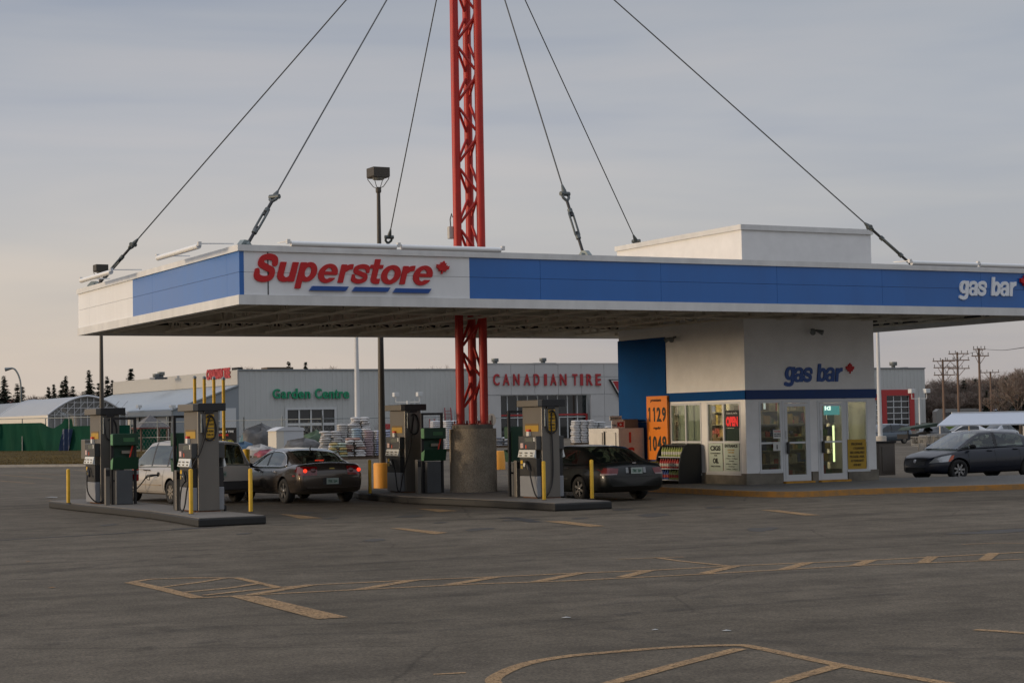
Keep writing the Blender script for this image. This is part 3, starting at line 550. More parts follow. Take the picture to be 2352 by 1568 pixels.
# ------------------------------------------------------------------ six stay cables
apex = Vector((MU, MV, TOP))
CAB = mat('steel_cable', (.085, .09, .09), .5, .3); GALD = mat('dark_galvanized', (.11, .125, .125), .5, .5, var=.25, vs_=20)
def proj(P):
    d = Vector(P)-CAM; z = d.dot(fw); return 1176+F_PX*d.dot(rt)/z, 784-F_PX*d.dot(up)/z
def stay(ax_, ay_, V, label, tb, sock):
    """ax_, ay_: where the stay meets the roof edge in the survey; V: depth of its anchor; tb, sock: image heights of turnbuckle and socket"""
    s_ = (ax_-1064)/(ay_+308)
    for i in range(400):
        y = ay_-30+i*.5; a = fr(1064+s_*(y+308), y, V)
        if a.z <= ZT-.02: break
    d = (apex-a); L_ = d.length; d = d/L_
    def along(y):
        lo, hi = -3, L_
        for _ in range(40):
            mid = (lo+hi)/2
            if proj(a+d*mid)[1] > y: lo = mid
            else: hi = mid
        return lo
    tb0, tb1 = max(.25, along(tb[0])), along(tb[1]); s1, s2 = along(sock[0]), along(sock[1])
    t = thing('stay_cable', label, 'cable', a, 0, 'steel stays from the mast head to the canopy roof')
    sq = Vector((d.y, -d.x, 0)).normalized()
    MB().tube([d*s2, d*(L_-.2)], .017, 6).build('cable', CAB, t)
    m = MB(); h = s2-s1; m.tube([d*s2, d*(s1+h*.62), d*(s1+h*.5)], [.025, .06, .055], 10); m.tube([d*(s1+h*.45)-sq*.13, d*(s1+h*.45)+sq*.13], .055, 10)
    for s in (-1, 1): m.tube([d*(s1+h*.5)+sq*.09*s, d*(s1+h*.2)+sq*.085*s, d*s1], .035, 8)
    m.build('socket', GALD, t)
    for rp in ([d*.08, d*(tb0+.16)], [d*(tb1-.16), d*(s1+.03)]): MB().tube(rp, .036, 8).build('threaded_rod', mat('black_rod', (.02, .02, .022), .5), t)
    m = MB()
    for s in (-1, 1): m.tube([d*tb0, d*(tb0+.08)+sq*.06*s, d*(tb1-.08)+sq*.06*s, d*tb1], .026, 8)
    m.tube([d*(tb0-.03), d*(tb0+.07)], .06, 8); m.tube([d*(tb1-.07), d*(tb1+.03)], .06, 8); m.build('turnbuckle', GALD, t)
    hd = Vector((d.x, d.y, 0)).normalized()
    m = MB(); m.prism([(-.24, -.10), (.24, -.10), (.18, .10), (.07, .20), (-.07, .20), (-.18, .10)], sq*.12, o=-sq*.06, ax=hd, ay=Z); m.tube([sq*-.14+Z*.10, sq*.14+Z*.10], .05, 8)
    m.build('anchor_bracket', mat('grey_green_steel', (.22, .26, .26), .5, .3, var=.2, vs_=10), t)
stay(240, 637, 12.3, 'steel stay running to the far left corner of the canopy', (634, 590), (572, 549))
stay(572, 555, .75, 'steel stay with long turnbuckle above the left end of the red lettering', (533, 482), (463, 439))
stay(890, 563, 12.3, 'steel stay ending in a shackle just left of the red mast', (590, 570), (559, 527))
stay(1340, 583, .75, 'steel stay right of the mast with the open turnbuckle above the blue front', (546, 483), (462, 425))
stay(1463, 558, 12.3, 'steel stay running down behind the pale roof box', (590, 575), (565, 540))
stay(2088, 603, .75, 'rightmost steel stay ending beside the right end of the roof box', (587, 546), (530, 512))
# ================================================================== kiosk
KU, KV, KW, KD, KT = 15.526, 4.215, 4.335, 6.46, 7.05
ki = thing('kiosk', 'small pale stucco kiosk with a blue band and two glass doors under the canopy', 'kiosk', (0, 0, 0))
def zf(y, x=1800): return fr(x, y, KV).z
def ux(x, y=1000): return fr(x, y, KV).x
def vy(x, y=1000): return sdp(x, y, KU).y
def zs(y, x=1600): return sdp(x, y, KU).z
PB = .13
ZP = .42                                                  # plinth top
bz0, bz1 = fr(1800, 916, KV).z, fr(1800, 895, KV).z         # blue band
fo = []                                                   # front openings (x0, x1, z0, z1)
ZD = PB+.02
w1 = (ux(1744), ux(1795), zf(1082, 1770), bz0-.05); d1 = (ux(1797), ux(1861), ZD, bz0-.04); d2 = (ux(1878), ux(1944), ZD, bz0-.04); w2 = (ux(1945), ux(1993), zf(1078, 1970), bz0-.05)
TH = .16
def wall_cols(mb, axis, a0, a1, z0, z1, ops, face, th):
    xs = sorted({a0, a1, *[o[0] for o in ops], *[o[1] for o in ops]})
    for p, q in zip(xs, xs[1:]):
        if q-p < .005: continue
        o = [o for o in ops if o[0] <= p+1e-4 and o[1] >= q-1e-4]
        segs = [(z0, z1)] if not o else [(z0, o[0][2]), (o[0][3], z1)]
        for s0, s1 in segs:
            if s1-s0 < .003: continue
            if axis == 'x': mb.box(p, q, face, face+th, s0, s1)
            else: mb.box(face, face+th, p, q, s0, s1)
lw = [(vy(1612), vy(1541), zs(1085, 1570), zs(925, 1570)), (vy(1702), vy(1625), zs(1085, 1660), zs(922, 1660))]
lw = [(min(a, b), max(a, b), c, d) for a, b, c, d in lw]
lw = [(a, b, c, min(d, bz0-.05)) for a, b, c, d in lw]
m = MB(); wall_cols(m, 'x', KU, KU+KW, ZP, KT-.10, [w1, d1, d2, w2], KV, TH); m.build('wall', STUC, ki)
m = MB(); wall_cols(m, 'y', KV+TH, KV+KD, ZP, KT-.10, lw, KU, TH); m.build('wall', STUC, ki)
m = MB(); m.box(KU+KW-TH, KU+KW, KV+TH, KV+KD, ZP, KT-.10); m.box(KU+TH, KU+KW-TH, KV+KD-TH, KV+KD, ZP, KT-.10); m.build('wall', STUC, ki)
m = MB(); m.box(KU+TH, KU+KW-TH, KV+TH, KV+KD-TH, KT-.3, KT-.2); m.build('roof', DECK, ki)
m = MB(); m.box(KU+TH, KU+KW-TH, KV+TH, KV+KD-TH, 2.65, 2.72); m.build('ceiling', mat('ceiling', (.5, .5, .47), .8), ki)
m = MB(); e = .05; z0 = KT-.14
m.box(KU-e, KU+KW+e, KV-e, KV+.2, z0, KT); m.box(KU-e, KU+.2, KV+.2, KV+KD+e, z0, KT); m.box(KU+KW-.2, KU+KW+e, KV+.2, KV+KD+e, z0, KT); m.box(KU+.2, KU+KW-.2, KV+KD-.2, KV+KD+e, z0, KT)
m.build('parapet_flashing', TRIM, ki)
PLIN = mat('plinth_concrete', (.20, .18, .145), .95, var=.35, vs_=2.2, bump=.4, bs=30)
m = MB(); e = .04
for a, b in ((KU-e, d1[0]-.03), (d1[1]+.03, d2[0]-.03), (d2[1]+.03, KU+KW+e)): m.box(a, b, KV-e, KV+.12, PB-.02, ZP-.002)
m.box(KU-e, KU+.12, KV+.12, KV+KD, PB-.02, ZP-.002); m.box(KU+KW-.12, KU+KW+e, KV+.12, KV+KD, PB-.02, ZP-.002); m.build('plinth', PLIN, ki)
NAVY = mat('blue_band', (.006, .040, .17), .6, var=.06)
m = MB(); m.box(KU-.03, KU+KW+.03, KV-.035, KV-.003, bz0, bz1); m.build('blue_band', NAVY, ki)
vb0, vb1 = vy(1530, 850), KV+KD                           # big blue panel on the left wall
zt_ = sdp(1528, 774, KU).z
m = MB(); m.box(KU-.032, KU-.003, KV-.035, vb0, bz0, bz1); m.box(KU-.035, KU-.004, vb0, vb1+.01, zs(968, 1480), zt_); m.box(KU-.035, KU-.004, vb0, vb1+.01, ZP+.01, zs(968, 1480)-.015); m.build('blue_panel', mat('blue_stucco', (.005, .060, .205), .85, var=.08, vs_=2, bump=.2, bs=60, spec=.15), ki)
FRM = mat('window_frame_white', (.62, .64, .66), .4, .2)
KG = glass('shop_glass', (.80, .83, .77), .03)
def frame_rect(mb, axis, a0, a1, z0, z1, face, t=.05, dpt=.09, vs2=(), hs=()):
    def bx(p, q, r, s):
        if axis == 'x': mb.box(p, q, face, face+dpt, r, s)
        else: mb.box(face, face+dpt, p, q, r, s)
    bx(a0, a0+t, z0, z1); bx(a1-t, a1, z0, z1); bx(a0+t, a1-t, z1-t, z1); bx(a0+t, a1-t, z0, z0+t)
    cols = [a0+t]+sorted(vs2)+[a1-t]
    for v in vs2: bx(v-t/2, v+t/2, z0+t, z1-t)
    for h in hs:
        ed = [a0+t]+[e for v in sorted(vs2) for e in (v-t/2, v+t/2)]+[a1-t]
        for i in range(0, len(ed), 2): bx(ed[i], ed[i+1], h-t/2, h+t/2)
zm = zf(1017, 1770)
for o in (w1, w2):
    mb = MB(); frame_rect(mb, 'x', o[0]+.002, o[1]-.002, o[2]+.002, o[3]-.002, KV-.012, .05, .08, (), (zm,)); f = mb.build('window', FRM, ki)
    mb = MB(); mb.box(o[0]+.04, o[1]-.04, KV+.03, KV+.036, o[2]+.04, o[3]-.04); mb.build('pane', KG, f)
    mb = MB(); mb.box(o[0]-.03, o[1]+.03, KV-.05, KV-.005, o[2]-.05, o[2]-.003); mb.build('sill', FRM, f)
zml = zs(1015, 1660)
for k, o in enumerate(lw):
    mid = (o[0]+o[1])/2
    mb = MB(); frame_rect(mb, 'y', o[0]+.002, o[1]-.002, o[2]+.002, o[3]-.002, KU-.012, .055, .08, (mid,), (zml,)); f = mb.build('window', FRM, ki)
    mb = MB(); mb.box(KU+.03, KU+.036, o[0]+.04, o[1]-.04, o[2]+.04, o[3]-.04); mb.build('pane', KG, f)
    mb = MB(); mb.box(KU-.05, KU-.004, o[0]-.03, o[1]+.03, o[2]-.06, o[2]-.003); mb.build('sill', FRM, f)
for k, o in enumerate((d1, d2)):
    f = MB(); frame_rect(f, 'x', o[0]+.002, o[1]-.002, o[2]+.03, o[3]-.002, KV-.012, .07, .10); fo_ = f.build('door_frame', FRM, ki)
    mb = MB(); frame_rect(mb, 'x', o[0]+.075, o[1]-.075, o[2]+.05, o[3]-.08, KV-.02, .085, .05, (), ()); 
    mb.box(o[0]+.16, o[1]-.16, KV-.01, KV+.012, zm-.03, zm+.02); mb.box(o[0]+.16, o[1]-.16, KV-.018, KV+.028, o[2]+.136, o[2]+.20)
    d = mb.build('door', FRM, ki)
    mb = MB(); mb.box(o[0]+.15, o[1]-.15, KV+.002, KV+.008, o[2]+.14, o[3]-.15); mb.build('pane', KG, d)
    mb = MB(); hx = o[0]+.10; mb.box(hx, hx+.07, KV-.09, KV-.045, zm-.30, zm+.02); mb.box(hx+.01, hx+.06, KV-.046, KV-.019, zm-.26, zm-.22); mb.box(hx+.01, hx+.06, KV-.046, KV-.019, zm-.06, zm-.02); mb.build('handle', BLACK, d, bevel=.008)
    mb = MB(); mb.box(o[0]+.09, o[0]+.13, KV-.035, KV-.019, zm+.1, zm+.32); mb.build('lock_plate', ALUM, d)
    MB().box(o[0]-.02, o[1]+.02, KV-.16, KV+.1, PB-.01, PB+.045).build('threshold', mat('yellow_step', (.50, .25, .03), .7, var=.3, vs_=6), ki)
# lettering on the kiosk front
sign_letters([('g', 1799.5, 1826.5, 841.5, 887.5), ('a', 1822, 1845, 843, 877.5), ('s', 1843, 1866, 843, 877.5), ('b', 1874.5, 1898, 835, 876.5), ('a', 1895, 1917, 843, 876.5), ('r', 1916.5, 1935, 844, 876)], KV-.004, .03, SIGNBLUE, ki, .14)
lp = fr(1951, 849, KV); leaf_mb((lp.x, KV-.006, lp.z), .19, .19, X, Z, (0, -.045, 0)).build('maple_leaf', SIGNRED, ki)
# wall lights
def wall_light(p, n, label):
    t = thing('floodlight', label, 'light', p, 0, 'twin floodlights on the kiosk walls'); n = Vector(n); s = Vector((n.y, -n.x, 0))
    MB().lathe([(.06, 0), (.06, .05)], 14).build('mount', GALV, t)
    for k in (-1, 1):
        a = n*.10+s*.05*k; b = n*.24+s*.17*k-Z*.07
        MB().tube([n*.02, a, a.lerp(b, .4), b], [.02, .03, .05, .075], 12).build('lamp_head', GALV, t)
wall_light(fr(1866, 759, KV)-Y*.005, (0, -1, 0), 'twin floodlight high on the kiosk front above the doors')
wall_light(sdp(1551, 776, KU)-X*.005, (-1, 0, 0), 'twin floodlight high on the left kiosk wall beside the blue panel')
# notices
def notice(name, label, p0, w_, h_, n, m_, txt=(), cat='notice', th=.01, frame=None, parent=None):
    """flat sheet: p0 lower left corner, n outward; txt rows (string, x, y, width, height, material, bold)"""
    n = Vector(n); s = Vector((-n.y, n.x, 0)); t = thing(name, label, cat, p0) if not parent else parent
    mb = MB(); mb.prism([(0, 0), (w_, 0), (w_, h_), (0, h_)], n*th, o=Vector((0, 0, 0)), ax=s, ay=Z); mb.build('sheet', m_, t)
    for st, x, y, tw, th_, tm, bd in txt:
        text_mb(st, s*x+Z*y+n*(th+.002), s*tw, Z*th_, n, .004, bd).build('print', tm, t)
    return t
INK = mat('ink_black', (.02, .025, .02), .7); PAPER = mat('pale_green_paper', (.50, .58, .50), .8); PAPW = mat('white_paper', (.66, .66, .63), .8); YPAP = mat('mustard_paper', (.48, .30, .04), .8); REDP = mat('print_red', (.6, .04, .03), .6)
nl = (-1, 0, 0)
def lfit(x0, x1, y0, y1, off=.06):                        # sheet on the left wall from photo corners -> p0,w,h ; its local x runs towards the viewer's right (-v)
    a = sdp(x0, y1, KU-off); b = sdp(x1, y1, KU-off); c = sdp(x0, y0, KU-off); return a, abs(b.y-a.y), c.z-a.z
def ffit(x0, x1, y0, y1, off=.05): a = fr(x0, y1, KV-off); b = fr(x1, y1, KV-off); c = fr(x0, y0, KV-off); return a, b.x-a.x, c.z-a.z
p, w_, h_ = lfit(1630, 1661, 1018, 1081, .018)
rows = [('CIGS', .1, .76, .62, .17, INK, .05), ('CONVENIENT', .14, .66, .56, .05, INK, .03), ('TO', .38, .57, .12, .045, INK, .03), ('OIL', .34, .36, .34, .16, INK, .06), ('WIPER', .2, .22, .5, .045, INK, .03)]
def sc_rows(rows, w_, h_): return [(a, b*w_, c*h_, d*w_, e*h_, f, g) for a, b, c, d, e, f, g in rows]
notice('cigs_sign', 'pale green paper reading CIGS and OIL in the lower left wall window', p, w_, h_, nl, PAPER, sc_rows([('CIGS', .12, .74, .76, .18, INK, .05), ('CONVENIENT', .12, .62, .76, .05, INK, .02), ('FOR', .4, .54, .22, .05, INK, .02), ('OIL', .3, .28, .42, .19, INK, .05), ('FREE PAPER', .15, .15, .7, .05, INK, .02)], w_, h_), 'sign')
p, w_, h_ = lfit(1665, 1699, 1017, 1081, .018)
notice('hours_sign', 'pale paper headed ENTRANCE in the lower window by the kiosk corner', p, w_, h_, nl, PAPER, sc_rows([('ENTRANCE', .06, .84, .86, .12, INK, .03), ('GAS BAR', .24, .73, .48, .05, YPAP, .02), ('HOURS', .28, .64, .4, .05, YPAP, .02), ('Mon - Sun', .25, .52, .5, .045, INK, .01), ('7:00am - 11:00pm', .1, .42, .8, .045, INK, .01), ('Sunday', .33, .33, .35, .045, INK, .01), ('8:00am - 9:00pm', .12, .23, .76, .045, INK, .01), ('Holidays', .3, .14, .4, .045, INK, .01), ('9:00am - 6:00pm', .14, .04, .74, .045, INK, .01)], w_, h_), 'sign')
p, w_, h_ = lfit(1667, 1698, 942, 982, .018)
notice('open_sign', 'red and black OPEN sign in the upper window by the kiosk corner', p, w_, h_, nl, BLACK, sc_rows([('Come in, we\'re', .1, .76, .8, .13, PAPW, .02), ('OPEN', .06, .08, .88, .56, mat('open_red', (.85, .03, .03), .5, emit=(.9, .03, .03), es=.25), .07)], w_, h_), 'sign')
p, w_, h_ = ffit(1927+67, 1960+67, 0, 10)
p, w_, h_ = ffit(1948, 1990, 1009, 1077, .018)
notice('yellow_notice', 'mustard yellow handwritten notice in the lower window right of the doors', p, w_, h_, FN, YPAP, sc_rows([('PROPANE', .2, .80, .6, .09, INK, .01), ('CYLINDERS', .3, .66, .6, .08, INK, .01), ('ARE AVAILABLE', .1, .52, .8, .08, INK, .01), ('PLEASE ASK', .1, .38, .8, .08, INK, .01), ('ATTENDANT', .15, .24, .7, .08, INK, .01), ('FOR HELP', .3, .10, .4, .08, INK, .01)], w_, h_), 'notice')
p, w_, h_ = ffit(1776, 1794, 987, 1007, .018)
notice('window_notice', 'white printed notice in the upper window left of the first door', p, w_, h_, FN, PAPW, sc_rows([('PLEASE', .1, .75, .8, .14, REDP, .02), ('PAY INSIDE', .08, .48, .84, .12, INK, .02), ('THANK YOU', .08, .25, .84, .12, INK, .02)], w_, h_), 'notice')
p, w_, h_ = ffit(1776, 1794, 1015, 1035, .018)
notice('window_notice', 'white square notice in the lower window left of the first door', p, w_, h_, FN, PAPW, sc_rows([('i', .4, .2, .14, .5, INK, .03)], w_, h_), 'notice')
# inside the shop
MB().box(KU+TH, KU+KW-TH, KV+TH, KV+KD-TH, PB-.02, PB+.01).build('shop_floor', mat('shop_floor', (.10, .09, .08), .5), ki)
rg = random.Random(11); GC = [(.5, .30, .10), (.45, .05, .04), (.08, .2, .08), (.5, .45, .35), (.06, .1, .3), (.55, .4, .1), (.12, .08, .05), (.4, .38, .36)]
GM = [mat('goods_%s' % 'abcdefgh'[i], tuple(.5*x_+.03 for x_ in c), .6) for i, c in enumerate(GC)]
def shelf(x0, x1, y0, y1, label, face='f', zmax=2.0):
    t = thing('display_shelf', label, 'shelf', ((x0+x1)/2, (y0+y1)/2, PB+.012)); t_ = Vector(t.location); mb = MB(); z = .12; lv = []
    while z < zmax: mb.box(x0-t_.x, x1-t_.x, y0-t_.y, y1-t_.y, z, z+.02); lv.append(z+.02); z += .36
    mb.box(x0-t_.x, x0-t_.x+.03, y0-t_.y, y1-t_.y, 0, .119); mb.box(x1-t_.x-.03, x1-t_.x, y0-t_.y, y1-t_.y, 0, .119)
    if face == 'f': mb.box(x0-t_.x, x1-t_.x, y1-t_.y+.001, y1-t_.y+.02, .12, zmax)
    else: mb.box(x1-t_.x+.001, x1-t_.x+.02, y0-t_.y, y1-t_.y, .12, zmax)
    mb.build('shelf_frame', mat('shelf_metal', (.28, .26, .21), .5), t); gm = MB(); mi = []
    for z in lv:
        a = (x0 if face == 'f' else y0)+.03; e = (x1 if face == 'f' else y1)
        while a < e-.1:
            wd = rg.uniform(.06, .24); hh = rg.uniform(.06, .29)
            if face == 'f': gm.box(a-t_.x, a+wd-.01-t_.x, y0-t_.y+.02, y0-t_.y+.14, z+.001, z+hh)
            else: gm.box(x0-t_.x+.02, x0-t_.x+.14, a-t_.y, a+wd-.01-t_.y, z+.001, z+hh)
            mi += [rg.randrange(8)]*6; a += wd
    o = gm.build('goods', GM, t); o.data.polygons.foreach_set('material_index', mi); return t
shelf(KU+.35, KU+2.15, KV+.75, KV+1.05, 'shelf of goods seen through the left kiosk door and window', 'f', 2.1)
shelf(KU+2.35, KU+4.1, KV+1.6, KV+1.9, 'shelf of goods seen through the right kiosk door', 'f', 2.1)
shelf(KU+.4, KU+2.2, KV+4.0, KV+4.3, 'tall wall shelf of goods at the back of the kiosk', 'f', 2.3)
def shop_light(p, s, label, c, e, name='upright_tube', cat='lamp'):
    t = thing(name, label, cat, p); MB().box(-s[0]/2, s[0]/2, -s[1]/2, s[1]/2, -s[2]/2, s[2]/2).build('glowing_face', mat('glow_'+name+str(e), c, .5, emit=c, es=e), t); return t
dm = (d2[0]+d2[1])/2
p = fr(1915, 1018, KV+.5); shop_light(p, (.045, .03, 1.0), 'upright glowing tube behind the right kiosk door', (.75, .85, .45), 2.2)  # thin upright emissive bar set just inside the right door
p = fr(1910, 940, KV+.35); t = shop_light(p, (.52, .03, .30), 'glowing blue green sign at the top of the right kiosk door', (.06, .30, .34), .8, 'lit_sign', 'sign')
text_mb('ld', (-.25, -.02, -.02), (.20, 0, 0), (0, 0, .15), FN, .004, .03).build('print', mat('glow_white', (.8, .95, .95), .5, emit=(.8, .95, .95), es=1.6), t)
p = Vector((KU+2.1, KV+3.0, 2.60)); shop_light(p, (2.6, .3, .05), 'ceiling strip light inside the kiosk', (1, .80, .52), 26, 'ceiling_lamp')
p = fr(1756, 930, KV+.4); shop_light(p, (.05, .03, .22), 'small pale glowing lamp at the top of the window left of the doors', (.7, .8, .9), .5, 'small_lamp')
p = Vector((KU+2.1, KV+.55, 2.60)); shop_light(p, (3.2, .12, .05), 'added fill strip brightening the goods inside the kiosk close to the front windows', (1, .80, .52), 4, 'front_fill_strip', 'lamp')  # extra emitter added to brighten the goods behind the front windows
# vertical blinds behind the first left-wall window
t = thing('window_blind', 'dark green vertical blind behind the left window of the kiosk side wall', 'blind', (KU+.25, (lw[0][0]+lw[0][1])/2, 1.0)); mb = MB(); o = lw[0]; k = 0; a = o[0]
a, b = sorted((lw[0][0], lw[0][1]))
n_ = 20
for i in range(n_):
    y = a+(b-a)*(i+.5)/n_-t.location.y; mb.bar((0, y, -.55+.9-1+.4), (0, y, o[3]-1.0), .075 if i % 2 else .05, .012)
mb.build('slat', mat('blind_slats', (.50, .55, .50), .7), t)
# small box on the sill inside the second window, green board
p, w_, h_ = lfit(1667, 1699, 984, 1012, -.05); notice('green_board', 'dark green board under the OPEN sign inside the corner window', p, w_, h_, nl, GREENB, (), 'board')
p, w_, h_ = lfit(1638, 1656, 1000, 1013, -.10)
t = thing('snack_box', 'small open cardboard box of goods on the sill inside the side window', 'box', p); mb = MB(); mb.box(0, .18, -w_*.9, 0, 0, .10); mb.box(0, .06, -w_*.4, 0, .101, .2); mb.build('carton', mat('carton', (.5, .32, .2), .8), t)
# ---- price sign on the left wall
pz0, pz1 = zs(1048, 1500), sdp(1510, 909, KU-.11).z
PU = KU-.11
v1, v0 = sdp(1486, 1000, PU).y, sdp(1533, 1000, PU).y
t = thing('price_sign', 'orange fuel price board reading 1129 and 1049 on the blue kiosk wall', 'sign', (PU, v1, 0)); OR = mat('price_orange', (.82, .235, .012), .45, var=.03)
MB().box(0, .075, v0-v1, 0, .75, pz1).build('sign_box', OR, t, bevel=.01)
pw = v1-v0; o = lambda fx, z: Vector((-.003, -pw*fx, z)); sY = Vector((0, -1, 0))
HH = pz1-.75
def row(s, fx0, fx1, fz0, fz1, bd, sh=0):
    if s == '1':
        a_, b_ = -pw*fx0, -pw*fx1; zt_, zb_ = pz1-HH*fz0, pz1-HH*fz1; h_ = zt_-zb_; w_ = a_-b_; m1 = MB(); m1.prism([(a_-w_*.45, zb_), (b_, zb_), (b_, zt_), (a_-w_*.35, zt_), (a_, zt_-h_*.16), (a_, zt_-h_*.27), (a_-w_*.45, zt_-h_*.2)], (-.006, 0, 0), o=(-.003, 0, 0), ax=Y, ay=Z); m1.build('print', INK, t); return
    mb = text_mb(s, (-.003, -pw*fx0, pz1-HH*fz1), sY*(pw*(fx1-fx0)), Z*(HH*(fz1-fz0)), (-1, 0, 0), .006, bd, sh); mb.build('print', INK, t)
totpx = (1048+34)-909
def fzy(y): return (sdp(1510, 909, PU).z-sdp(1510, y, PU).z)/HH
row('premium', .22, .72, fzy(915), fzy(924), .01, .15)
for ch, a, b in (('1', .10, .19), ('1', .33, .42), ('2', .51, .70), ('9', .77, .95)): row(ch, a, b, fzy(935), fzy(968), .03)
row('regular', .34, .70, fzy(979), fzy(987), .01, .15)
for ch, a, b in (('1', .10, .19), ('0', .30, .48), ('4', .52, .71), ('9', .76, .95)): row(ch, a, b, fzy(1001), fzy(1035), .03)
MB().box(-.012, .0, -pw*.735, -pw*.72, pz1-HH*fzy(968), pz1-HH*fzy(965)).build('print', INK, t)
# ---- ice freezer
IU = 14.55; va = sdp(1422, 1060, IU).y; vb = sdp(1353, 1060, IU).y; uI = fr(1481, 1060, va).x
ft = sdp(1422, 983, IU).z
WEA = mat('freezer_white', (.68, .67, .65), .5, var=.08, vs_=4, var2=.06, vs2=15)
t = thing('ice_freezer', 'large pale ice freezer with red letters beside the blue kiosk wall', 'freezer', (IU, va, PB))
MB().box(0, uI-IU, 0, vb-va, .06, ft-PB).build('cabinet', WEA, t, bevel=.02)
MB().box(.05, uI-IU-.05, .05, vb-va-.05, 0, .058).build('base', BLACKM, t)
lv = vb-va
for k in (0, 1): MB().box(-.035, -.003, lv*(.08+.44*k), lv*(.08+.44*k)+lv*.38, .35, ft-PB-.12).build('door', mat('freezer_door', (.70, .69, .66), .45, var=.1, vs_=3), t, bevel=.01)
m = MB(); m.box(-.07, -.037, lv*.40, lv*.425, .9, 1.45); m.build('handle', BLACK, t)
ih = ft-PB; iw = uI-IU
for ch, z0 in (('I', ih-.42), ('C', ih-.85), ('E', ih-1.28)): text_mb(ch, (iw*.40 if ch == 'I' else iw*.3, -.001, z0), ((iw*.08 if ch == 'I' else iw*.3), 0, 0), (0, 0, .30), FN, .006, .06).build('print', REDP, t)
t = thing('compressor_box', 'brown grey box standing on top of the ice freezer', 'box', (IU+.25, va+.15, PB+ft-PB)); MB().box(0, uI-IU-.35, 0, .6, 0, fr(1450, 962, va+.15).z-ft).build('casing', mat('brown_grey', (.17, .145, .12), .6), t, bevel=.01)
q0 = sdp(1408, 980, IU); t = thing('ice_sign', 'small white ICE sign standing at the front corner of the freezer', 'sign', (IU+.02, va+.02, ft))
MB().box(-.02, .02, 0, .015, 0, .02).build('foot', ALUM, t); pL = fr(1405, 979, va+.02); pR = fr(1435, 979, va+.02); hz = fr(1420, 966, va).z-ft
MB().box(pL.x-IU-.02, pR.x-IU-.02, -.01, .01, .0, hz).build('board', mat('bright_board', (.85, .85, .85), .6), t); text_mb('ICE', (pL.x-IU-.02+(pR.x-pL.x)*.42, -.012, hz*.15), ((pR.x-pL.x)*.52, 0, 0), (0, 0, hz*.7), FN, .004, .07).build('print', REDP, t)
text_mb('cubes', (pL.x-IU-.0, -.012, hz*.3), ((pR.x-pL.x)*.3, 0, 0), (0, 0, hz*.3), FN, .004, .0).build('print', INK, t)
MB().box(pL.x-IU-.08, pR.x-IU-.12, -.01, .01, hz+.01, hz+.14).build('upper_strip', PAPW, t); text_mb('packaged ice', (pL.x-IU-.05, -.012, hz+.04), ((pR.x-pL.x)*.75, 0, 0), (0, 0, .06), FN, .003, 0).build('print', INK, t)
# ---- brown grey enclosure right of the kiosk
q0 = fr(2021, 1060, 7.0).x; q1 = fr(2056, 1060, 7.0).x; q2 = fr(2040, 1013, 7.0).z
t = thing('bin_enclosure', 'plain brown grey boxed enclosure at the right corner of the kiosk', 'enclosure', (q0, 7.0, PB)); MB().box(0, q1-q0, 0, 1.3, 0, q2-PB-.05).build('casing', mat('brown_grey', (.17, .145, .12), .6), t); MB().box(-.03, q1-q0+.03, -.04, 1.34, q2-PB-.049, q2-PB).build('lid', BLACKM, t)
MB().box(.08, q1-q0-.08, -.02, -.001, .1, q2-PB-.15).build('door', mat('brown_grey2', (.15, .13, .11), .6), t)
# ---- yellow barrier block behind the parked dark sedan
p = gnd(1483, 1112, PB); t = thing('barrier_block', 'low yellow concrete block behind the dark sedan by the kiosk', 'block', (p.x, p.y, PB)); MB().prism([(-.5, 0), (.5, 0), (.44, .62), (-.44, .62)], (0, .3, 0)).build('block', worn('yellow_block_paint', (.55, .33, .03), (.3, .2, .1)), t, bevel=.02)
# ---- washer fluid rack
RU1 = KU-.03; RU0 = RU1-.74; rv0 = sdp(1612, 1090, RU1).y; rv1 = rv0+1.25
t = thing('fluid_rack', 'black curved display rack of washer fluid bottles in front of the side window', 'rack', (RU0, rv0, PB)); RW = RU1-RU0; RHt = sdp(1590, 1019, RU1).z-PB
prof = [(0, 0), (RW, 0), (RW, RHt), (RW*.42, RHt), (RW*.26, RHt*.93), (RW*.12, RHt*.76), (RW*.03, RHt*.52), (0, RHt*.25)]
for y0 in (0, 1.21): m = MB(); m.prism(prof, (0, .04, 0), o=(0, y0, 0)); m.build('side_panel', mat('rack_black', (.02, .022, .025), .5), t)
m = MB(); m.box(RW-.03, RW, .041, 1.209, 0, RHt); m.box(RW*.42, RW-.031, .041, 1.209, RHt-.04, RHt-.002); m.build('back_panel', mat('rack_black', (0, 0, 0)), t)
BCOL = [('bottle_yellow_green', (.35, .42, .12)), ('bottle_red', (.5, .05, .04)), ('bottle_blue', (.05, .10, .35)), ('bottle_white', (.6, .6, .55))]
